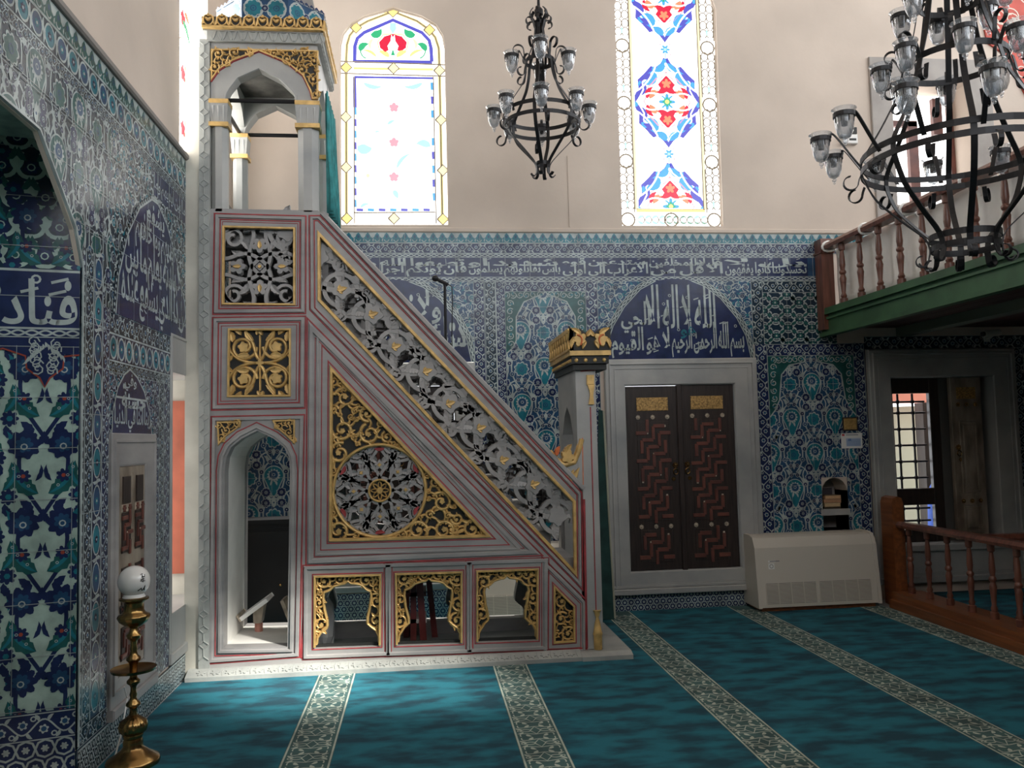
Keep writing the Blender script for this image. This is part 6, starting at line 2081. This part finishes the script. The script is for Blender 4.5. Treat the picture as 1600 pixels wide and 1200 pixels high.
# ------------------------------------------------------------------ fan coil units
def fan_coil(label, x0):
    t = thing('air_conditioner', label, 'air conditioner', (x0+.56, 7.36, 0))
    x1 = x0+1.12
    b = MB()
    pf = Frame((0, 0, 0), (0, 1, 0), (0, 0, 1), (1, 0, 0))
    prof = [(7.20, .04), (7.53, .04), (7.53, .66), (7.36, .66), (7.30, .645), (7.255, .56)]
    b.prism(pf, prof, x0, x1)
    b.prism(pf, [(7.20-.006, .034), (7.535, .034), (7.535, .668), (7.36, .668), (7.295, .652), (7.248, .562)], x0-.02, x0+.012)
    b.prism(pf, [(7.20-.006, .034), (7.535, .034), (7.535, .668), (7.36, .668), (7.295, .652), (7.248, .562)], x1-.012, x1+.02)
    b.build('casing', M['plastic'], t)
    v = np.array([0, .055, .52]); v /= np.linalg.norm(v)
    f = Frame((x0, 7.20, .04), (1, 0, 0), v, (0, -v[2], v[1]))
    for a, c in ((.06, .53), (.56, 1.05)):
        g = MB(); g.fbox(f, a, .03, c, .21, -.01, .002, 1)
        for k in range(14): g.fbox(f, a, .035+k*.0125, c, .0425+k*.0125, 0, .006)
        for k in range(5): g.fbox(f, a+(c-a)*k/4-.003, .03, a+(c-a)*k/4+.003, .21, 0, .007)
        g.build('grille', [M['plastic'], M['plastic_d']], t)
    g = MB(); g.fbox(f, .10, .395, .17, .41, 0, .003, 0); g.fbox(f, .115, .40, .12+.085, .407, .0, .004, 1); g.build('badge', [M['white'], mat('badge_grey', (.16, .16, .17), .5)], t)
    g = MB(); g.fbox(f, .10, .335, .155, .385, 0, .002); g.rib(f, [(.128+.016*math.cos(u), .36+.016*math.sin(u)) for u in np.linspace(0, 2*PI, 12, endpoint=False)], .005, .001, .002, 1, True); g.build('sticker', [M['white'], M['plastic_d']], t)
    vt = np.array([0, .085, .09]); vt /= np.linalg.norm(vt)
    f2 = Frame((x0, 7.258, .565), (1, 0, 0), vt, (0, -vt[2], vt[1]))
    g = MB(); g.fbox(f2, .02, .03, .075, .085, 0, .004, 1); g.fbox(f2, .035, .045, .05, .06, .004, .012); g.build('control_panel', [M['black'], M['plastic_d']], t)
    g = MB(); g.fbox(f2, .10, .015, 1.07, .10, 0, .004, 0, .002); g.build('outlet_louvre', M['plastic'], t)
    g = MB(); g.box(x0+.02, 7.24, 0, x1-.02, 7.52, .04); g.build('base', M['wood_o'], t)
    return t
fan_coil('cream floor standing air conditioner under the tiled niche panel', 2.985)
fan_coil('air conditioner hidden behind the pulpit, its grille seen through the right hand arch', .42)

# ------------------------------------------------------------------ niche, books, plaque, notice
b = MB()
b.fbox(FB, 3.76, .64, 4.05, 1.18, -.26, -.24)
b.fbox(FB, 3.76, .80, 4.05, .86, -.24, .012, 1, .004)
b.fbox(FB, 3.755, .64, 3.78, 1.05, -.24, 0); b.fbox(FB, 4.03, .64, 4.055, 1.05, -.24, 0); b.fbox(FB, 3.76, .635, 4.05, .66, -.24, .008, 1, .003)
b.build('niche_lining', [mat('niche_plaster', (.36, .33, .30), .8, var=.2, vscale=8), M['marble2']], wall_back)
bk = [('book with dark spine lying at the bottom of the niche stack', .17, .115, .016, (.05, .035, .02), .0), ('thick tan paged book, lowest of the three pale ones in the niche', .165, .12, .038, (.50, .36, .20), .03),
      ('reddish tan book in the middle of the niche stack', .175, .12, .036, (.40, .22, .12), -.03), ('light orange tan book on top of the niche stack', .165, .115, .034, (.52, .33, .18), .05)]
z = .862
for i, (lb, w, d, h, c, a) in enumerate(bk):
    t = thing('book', lb, 'book', (3.885+.004*i, YB+.075, z), 'books stacked in the wall niche')
    t.rotation_euler = (0, 0, 0)
    x0, y0 = 3.885+.004*i-w/2, YB+.02
    b = MB(); b.box(x0+.004, y0+.003, z+.003, x0+w-.003, y0+d-.003, z+h-.003); b.build('pages', mat('book_pages', tuple(min(1, q*1.25) for q in c), .8, var=.2, vscale=40, stretch=(1, 1, 12)), t)
    cm_ = mat('book_cover', tuple(q*.55 for q in c), .6)
    b = MB(); b.box(x0, y0, z, x0+w, y0+d, z+.003); b.box(x0, y0, z+h-.003, x0+w, y0+d, z+h); b.box(x0, y0+d-.003, z, x0+w, y0+d, z+h); b.build('cover', cm_, t)
    t.rotation_euler.z = a
    z += h
t = thing('book', 'dark book standing at the back of the wall niche', 'book', (3.87, YB+.2, .86))
b = MB(); b.box(3.79, YB+.155, .862, 3.96, YB+.18, 1.05); b.build('cover', mat('book_cover_grey', (.06, .05, .06), .6), t)
b = MB(); b.box(3.794, YB+.157, 1.05, 3.956, YB+.178, 1.053); b.build('pages', M['bone'], t)
t = thing('wall_plaque', 'small gilt metal plaque on the flower tiles above the paper notice', 'plaque', (4.07, YB-.01, 1.70))
a, c = FB.uv(1317, 654), FB.uv(1338, 671)
b = MB(); b.fbox(FB, a[0], c[1], c[0], a[1], H, .018, 0, .003); b.build('plate', mat('gilt_plate', (.50, .33, .12), .4, metal=.3, var=.3, vscale=50), t)
b = MB(); b.fbox(FB, a[0]-.012, c[1]-.012, c[0]+.012, a[1]+.012, H, .012); b.build('backing', M['wood_d'], t)
t = thing('paper_notice', 'white printed calendar sheet taped on the tiles', 'notice', (4.1, YB-.01, 1.5))
a, c = FB.uv(1313, 677), FB.uv(1347, 700)
w_, h_ = c[0]-a[0], a[1]-c[1]
b = MB(); b.fbox(FB, a[0], c[1], c[0], a[1], H, .010); b.build('sheet', M['white'], t)
b = MB(); b.fbox(FB, a[0]+.01, a[1]-.026, a[0]+.035, a[1]-.008, .010, .0115, 0)
b.fbox(FB, a[0]+.05, a[1]-.022, c[0]-.04, a[1]-.014, .010, .0115, 1); b.fbox(FB, a[0]+.05, c[1]+.02, c[0]-.015, a[1]-.05, .010, .011, 2)
b.fbox(FB, a[0]+.07, a[1]-.075, a[0]+.10, a[1]-.055, .011, .012, 3)
for k in range(6): b.fbox(FB, a[0]+.055, c[1]+.026+k*.010, c[0]-.02, c[1]+.029+k*.010, .011, .012, 3)
b.build('print', [mat('print_red', (.55, .05, .05), .7), mat('print_grey', (.25, .27, .3), .7), mat('print_pale_blue', (.42, .52, .68), .7), mat('print_blue', (.15, .25, .5), .7)], t)
# wall sensor
t = thing('wall_sensor', 'small white sensor box high on the plaster left of the upper window', 'sensor', (4.22, YB-.03, 4.42))
a, c = FB.uv(1312, 212), FB.uv(1337, 227)
b = MB(); b.fbox(FB, a[0], c[1], c[0], a[1], 0, .05, 0, .008); b.build('housing', M['white'], t)
b = MB(); b.fbox(FB, a[0]+.07, c[1]+.03, c[0]-.02, c[1]+.05, .05, .053); b.build('vent_slot', M['black'], t)
a, c = FB.uv(1328, 201), FB.uv(1336, 211)
b = MB(); b.fbox(FB, a[0], c[1], c[0], a[1], 0, .04); b.build('mount', M['black'], t)
# red painted vault panel at the upper right
q = FB.px([(1531, -40), (1533, 30), (1541, 68), (1562, 82), (1580, 110), (1600, 148), (1640, 190), (1640, -40)])
cv = Cv(FB, .02)
rdm = {'R': mat('vault_red', (.50, .085, .060), .7, var=.2, vscale=6), 'W': mat('vault_cream', (.62, .55, .47), .7)}
cv.add(fan(q, np.array(FB.uv(1600, 30))), 'R', 0)
rr_ = random.Random(3)
for k in range(26):
    x, y = rr_.uniform(5.75, 6.35), rr_.uniform(5.0, 6.1)
    if not inside(q, x, y) or edist(q, x, y) < .03: continue
    cv.add(stroke(spiral(x, y, .10, .03, rr_.uniform(0, 6), rr_.choice((1, -1))*1.1, 16), .012), 'W', 1)
    cv.add(leaf((x, y), (x+rr_.uniform(-.1, .1), y+rr_.uniform(-.08, .08)), .3, .035, n=6), 'W', 2)
tr = cv.build('trim_2', rdm, None, [(q, 0)], 'R'); tr['kind'] = 'structure'
b = MB(); b.fbox(FB, 1.415, 3.57, 1.425, 4.25, 0, .008); b.build('conduit', M['plaster'], wall_back)

# ------------------------------------------------------------------ brass candle lamp by the left wall
lx, ly = -1.478, 4.5
lamp = thing('candlestick_lamp', 'tall turned brass candlestick with a white globe by the left wall', 'lamp', (lx, ly, 0))
Z = lambda y: (1195-(860+y/3.53))*.00318
RR = lambda x: x*.00094
def lath(name, pts, m, seg=28, flute=None, parent=lamp, smooth=50):
    b = MB(); b.lathe([(RR(r), Z(y)) for r, y in pts], (lx, ly, 0), seg, 0, flute); return b.build(name, m, parent, smooth=smooth)
lath('base', [(135, 1182), (138, 1165), (132, 1150), (95, 1128), (62, 1100), (50, 1085), (52, 1062), (46, 1040)], M['brass'])
lath('fluted_dome', [(44, 1040), (52, 1022), (50, 1016), (66, 1000), (72, 975), (64, 945), (40, 928), (24, 912)], M['brass'], 48, (2, 6, 16, .05))
lath('shaft', [(22, 912), (18, 890), (22, 872), (38, 858), (36, 846), (22, 832), (16, 815), (20, 800), (15, 780), (15, 760), (20, 748), (34, 735), (34, 722), (20, 708), (18, 690)], M['brass'])
lath('drip_tray', [(20, 690), (60, 680), (112, 668), (117, 652), (113, 655), (60, 668), (20, 676)], M['brass'])
lath('shaft', [(20, 690), (20, 640), (24, 622), (38, 606), (36, 594), (22, 580), (17, 560), (20, 545), (16, 520), (18, 500), (34, 486), (38, 470), (24, 452), (20, 432)], M['brass'])
lath('candle_bowl', [(20, 432), (40, 420), (70, 395), (84, 368), (80, 356), (60, 345), (52, 330), (50, 290), (60, 280), (76, 270), (76, 262), (30, 262)], M['brass'], 40, (2, 4, 14, .03))
gw = mat('white_porcelain', (.72, .72, .70), .12, coat=.5)
b = MB()
gz, gr_ = Z(168), .079
b.lathe([(.052, Z(262)), (.056, Z(256)), (.048, Z(240))]+[(gr_*math.sin(u), gz-gr_*math.cos(u)) for u in np.linspace(.62, PI, 16)], (lx, ly, 0), 28)
globe = b.build('globe', gw, lamp, smooth=60)
# brushed black lettering and sprig on the globe
b = MB()
def on_globe(u, v, k=1.004):      # small offsets on the side facing the room
    d = np.array([.62, -.78, 0]); s_ = np.array([.78, .62, 0])
    d = (d*math.cos(u)+s_*math.sin(u))*math.cos(v)+np.array([0, 0, 1])*math.sin(v)
    return tuple(np.array([lx, ly, gz])+d*gr_*k)
for st, w in (([(-.1, -.55), (.05, -.42), (.12, -.35), (.16, -.48), (.24, -.55)], .0045), ([(.24, -.55), (.32, -.40), (.36, -.22), (.36, -.45), (.44, -.55)], .005), ([(.10, .05), (.22, .12), (.34, .08)], .004), ([(.05, .18), (.2, .25), (.32, .2)], .004),
              ([(.12, .32), (.22, .42), (.30, .34)], .004), ([(.2, .0), (.22, .2), (.2, .5)], .0035), ([(.02, .08), (.14, .16)], .004), ([(.34, .3), (.42, .5)], .003), ([(.1, .5), (.2, .6), (.28, .52)], .003)):
    pp = bez(*[np.array(q) for q in st[:3]], n=9) if len(st) == 3 else np.array(st)
    b.tube([on_globe(*q) for q in pp], w*.6, 5)
b.build('painted_script', M['black'], globe)
b = MB(); b.tube([FL.P(4.70, .33, .07), FL.P(4.73, .26, .075), FL.P(4.60, .12, .09), FL.P(4.45, .012, .10), FL.P(4.38, .012, .12), FL.P(4.40, .012, .16)], .004, 6)
tag(b.build('lamp_cable', M['white']), 'thin white cable trailing down the left wall behind the candlestick', 'cable')

# ------------------------------------------------------------------ small things in and around the pulpit
def quadrot(c, ang):
    return np.array([math.cos(ang), 0, math.sin(ang)]), np.array([-math.sin(ang), 0, math.cos(ang)])
FQ = Frame((0, 6.50, 0), (1, 0, 0), (0, 0, 1), (0, -1, 0))
t = thing('book_stand', 'white topped reading stand on a pink post in the pulpit passage', 'lectern', (*FQ.uv(402, 1008)[:1], 6.55, .075))
xp, zp = FQ.uv(402, 1005)
a, c = np.array(FQ.uv(380, 968)), np.array(FQ.uv(421, 938))
d = (c-a)/np.linalg.norm(c-a); nn = np.array([-d[1], d[0]])
b = MB(); b.prism(FQ, [tuple(a), tuple(c), tuple(c+nn*.03), tuple(a+nn*.03)], -.20, .06); b.build('board', M['white'], t)
b = MB(); b.prism(FQ, [tuple(a-d*.012), tuple(a), tuple(a+nn*.055), tuple(a-d*.012+nn*.055)], -.20, .06); b.build('ledge', M['bone'], t)
top = (a+c)/2
b = MB(); b.lathe([(.030, .09), (.030, FQ.uv(402, 972)[1]-.02), (.022, FQ.uv(402, 972)[1])], (xp, 6.56, 0), 14); b.build('post', mat('pink_post', (.62, .28, .22), .6), t)
b = MB(); b.prism(FQ, [(xp-.028, FQ.uv(402, 972)[1]-.01), (xp+.028, FQ.uv(402, 972)[1]-.01), tuple(top+d*.07), tuple(top-d*.03)], -.12, -.0); b.build('bracket', M['wood_w'], t)
b = MB(); b.box(xp-.14, 6.40, .075, xp+.16, 6.68, .092); b.build('foot', M['white'], t)
t = thing('folding_rest', 'light wooden folding book rest half hidden by the passage edge', 'book rest', (-.96, 6.6, .075))
f3 = Frame((0, 6.58, 0), (1, 0, 0), (0, 0, 1), (0, -1, 0))
q = [f3.uv(*a) for a in ((441, 936), (446, 934), (466, 985), (461, 988))]
b = MB(); b.prism(f3, q, -.10, .10); b.build('board', M['bone'], t)
q = [f3.uv(*a) for a in ((470, 936), (474, 938), (454, 990), (450, 988))]
b = MB(); b.prism(f3, [(x, max(z, .075)) for x, z in q], -.10, .10); b.build('board', M['bone'], t)
b = MB(); b.box(-.96, 6.50, .075, -.86, 6.66, .20); b.build('foot', M['bone'], t)
# red wooden steps behind the middle arch
t = thing('step_ladder', 'dark red wooden stepladder standing behind the middle arch of the pulpit', 'stepladder', (0, 6.5, 0))
f4 = Frame((0, 6.42, 0), (1, 0, 0), (0, 0, 1), (0, -1, 0))
rw_ = mat('dark_red_wood', (.19, .035, .032), .4, var=.3, vscale=10)
def legq(x0, y0, x1, y1, w, h0, h1):
    A_, B_ = np.array(f4.uv(x0, y0)), np.array(f4.uv(x1, y1))
    k = A_[1]/(A_[1]-B_[1]); B_ = A_+(B_-A_)*k
    m = MB(); m.prism(f4, [tuple(B_-[w/2, 0]), tuple(B_+[w/2, 0]), tuple(A_+[w/2, 0]), tuple(A_-[w/2, 0])], h0, h1); return m
for a in ((654, 880, 662, 1003, .05, 0, .04), (667, 880, 680, 1003, .045, -.24, -.20), (634, 880, 634, 1003, .045, -.28, -.24), (646, 880, 646, 1003, .045, -.04, 0)):
    legq(*a).build('leg', rw_, t)
for z in (.22, .42):
    m = MB(); m.box(-.20, 6.42, z, .02, 6.70, z+.03); m.build('step', rw_ if z > .3 else M['wht_cloth'], t)
# crumpled plastic bag
t = MB()
rr_ = random.Random(5)
V = []
prof = [(.0, .0), (.05, .02), (.075, .09), (.07, .18), (.05, .26), (.02, .30), (.03, .34)]
bx, bz = f4.uv(505, 968)
for i, (r, z) in enumerate(prof):
    for k in range(14):
        a = 2*PI*k/14; e = r*rr_.uniform(.75, 1.25)
        V.append((bx+e*math.cos(a), 6.62+e*math.sin(a), .002+z*1.35))
t.add(V, [(i*14+k, i*14+(k+1) % 14, (i+1)*14+(k+1) % 14, (i+1)*14+k) for i in range(6) for k in range(14)])
o = t.build('plastic_bag', mat('clear_plastic_film', (.62, .64, .66), .15, spec=.8)); tag(o, 'crumpled clear plastic bag behind the left arch of the pulpit', 'bag')
# black cupboard behind the passage
t = thing('cupboard', 'black cupboard standing behind the pulpit passage', 'cupboard', (-1.28, 7.35, 0))
bk_ = mat('black_lacquer', (.012, .012, .013), .5, var=.3, vscale=4)
b = MB(); b.box(-1.63, 7.22, 0.0, -1.02, 7.53, .93); b.build('body', bk_, t)
b = MB(); b.box(-1.64, 7.20, .93, -1.01, 7.535, .965); b.box(-1.635, 7.21, .885, -1.015, 7.53, .90); b.build('top', bk_, t)
b = MB(); b.fbox(Frame((0, 7.22, 0), (1, 0, 0), (0, 0, 1), (0, -1, 0)), -1.61, .06, -1.04, .86, 0, .014, 0, .004); dr = b.build('door', bk_, t)
b = MB(); b.sphere((-1.19, 7.195, .42), .012); b.build('knob', M['brass'], dr)
# microphone
t = thing('microphone_stand', 'black microphone on a thin stand rising from the pulpit stairs', 'microphone', (.195, 6.45, 1.6))
f5 = Frame((0, 6.45, 0), (1, 0, 0), (0, 0, 1), (0, -1, 0))
P5 = lambda x, y, h=0: f5.P(*f5.uv(x, y), h)
tx, tz = f5.uv(695, 443)
b = MB(); b.tube([(tx, 6.45, 1.735), (tx, 6.45, tz)], .011, 8); b.build('pole', M['iron'], t)
b = MB(); b.lathe([(.10, 0), (.10, .012), (.02, .03)], (tx, 6.45, 1.731), 18); b.build('base', M['iron'], t)
b = MB(); b.tube([P5(694, 442), P5(700, 445)], .014, 8); b.build('clip', M['iron'], t)
b = MB(); b.tube([P5(696, 443), P5(684, 437)], .014, 10); b.sphere(P5(680, 435), .026, 0, 12, 8, (1, 1, 1)); b.build('microphone', M['iron'], t)
b = MB(); b.tube([P5(700, 444), P5(706, 448), P5(707, 470), P5(706, 520), (P5(706, 520)[0], 6.45, 1.745)], .004, 6); b.build('cable', M['iron'], t)
# teal curtain in the side opening of the hood
def drape(x_of, ya, yb, z0, z1, n, mt, name, label, amp=.022, thick=.006):
    V, F = [], []
    for i in range(n+1):
        y = ya+(yb-ya)*i/n
        for j in range(9):
            f_ = j/8
            V.append((x_of(f_)+amp*math.sin(i*1.15+.3*math.sin(j))*(.5+.7*(1-f_)), y, z0+(z1-z0)*f_))
    for i in range(n):
        for j in range(8): F.append((i*9+j, i*9+9+j, i*9+10+j, i*9+1+j))
    b = MB(); b.add(V, F); o = b.build(name, mt, None, smooth=True)
    s_ = o.modifiers.new('thickness', 'SOLIDIFY'); s_.thickness = thick
    tag(o, label, 'curtain'); return o
drape(lambda f: -.655+.02*(1-f), 6.08, 6.62, 3.30, 4.20, 34, M['teal_cloth'], 'curtain', 'teal curtain hanging beside the hood column of the pulpit')
# dark green leaf folded back at the pulpit gate
t = thing('gate_curtain', 'dark green hanging with pale edge at the pulpit gate', 'curtain', (1.5, 7.02, 0))
f6 = Frame((0, 7.02, 0), (1, 0, 0), (0, 0, 1), (0, -1, 0))
q = [f6.uv(*a) for a in ((936, 640), (943, 642), (951, 800), (961, 968), (930, 968))]
q = [(x, max(z, .004)) for x, z in q]
b = MB(); b.prism(f6, q, -.03, 0); b.build('cloth', M['dkgreen_cloth'], t)
b = MB(); b.rib(f6, [f6.uv(*a) for a in ((943, 642), (951, 800), (961, 966))], .022, .012, -.006); b.build('edge_trim', mat('pale_trim', (.34, .34, .26), .8), t)

# ------------------------------------------------------------------ light
w = bpy.data.worlds.new('sky'); SC.world = w; w.use_nodes = True
bg = w.node_tree.nodes['Background']
bg.inputs[0].default_value = (.92, .96, 1.0, 1); bg.inputs[1].default_value = 4.0
def spot(name, loc, to, power, size, blend=.9, rad=.25, col=(1, .96, .88)):
    l = bpy.data.lights.new(name, 'SPOT'); l.energy = power; l.spot_size = math.radians(size); l.spot_blend = blend; l.shadow_soft_size = rad; l.color = col
    o = bpy.data.objects.new(name, l); COL.objects.link(o); o.location = loc
    o.rotation_euler = (Vector(to)-Vector(loc)).to_track_quat('-Z', 'Y').to_euler()
    return o
spot('sunbeam', (4.6, 0.4, 6.5), (-.95, 5.78, .05), 15000, 7.5, 1.0)
spot('sunbeam', (5.2, 0.6, 6.5), (-.10, 5.65, 0), 9000, 7.5, 1.0)
for x_ in (-1.15, -.35, .55): spot('sunbeam', (x_+.15, 7.25, 5.2), (x_, 7.02, 0), 1500, 17, .6, .12)
vs = SC.view_settings
SC.display_settings.display_device = 'sRGB'
vs.view_transform = 'Standard'; vs.look = 'None'; vs.exposure = 0.0; vs.gamma = 1.0; vs.use_curve_mapping = False
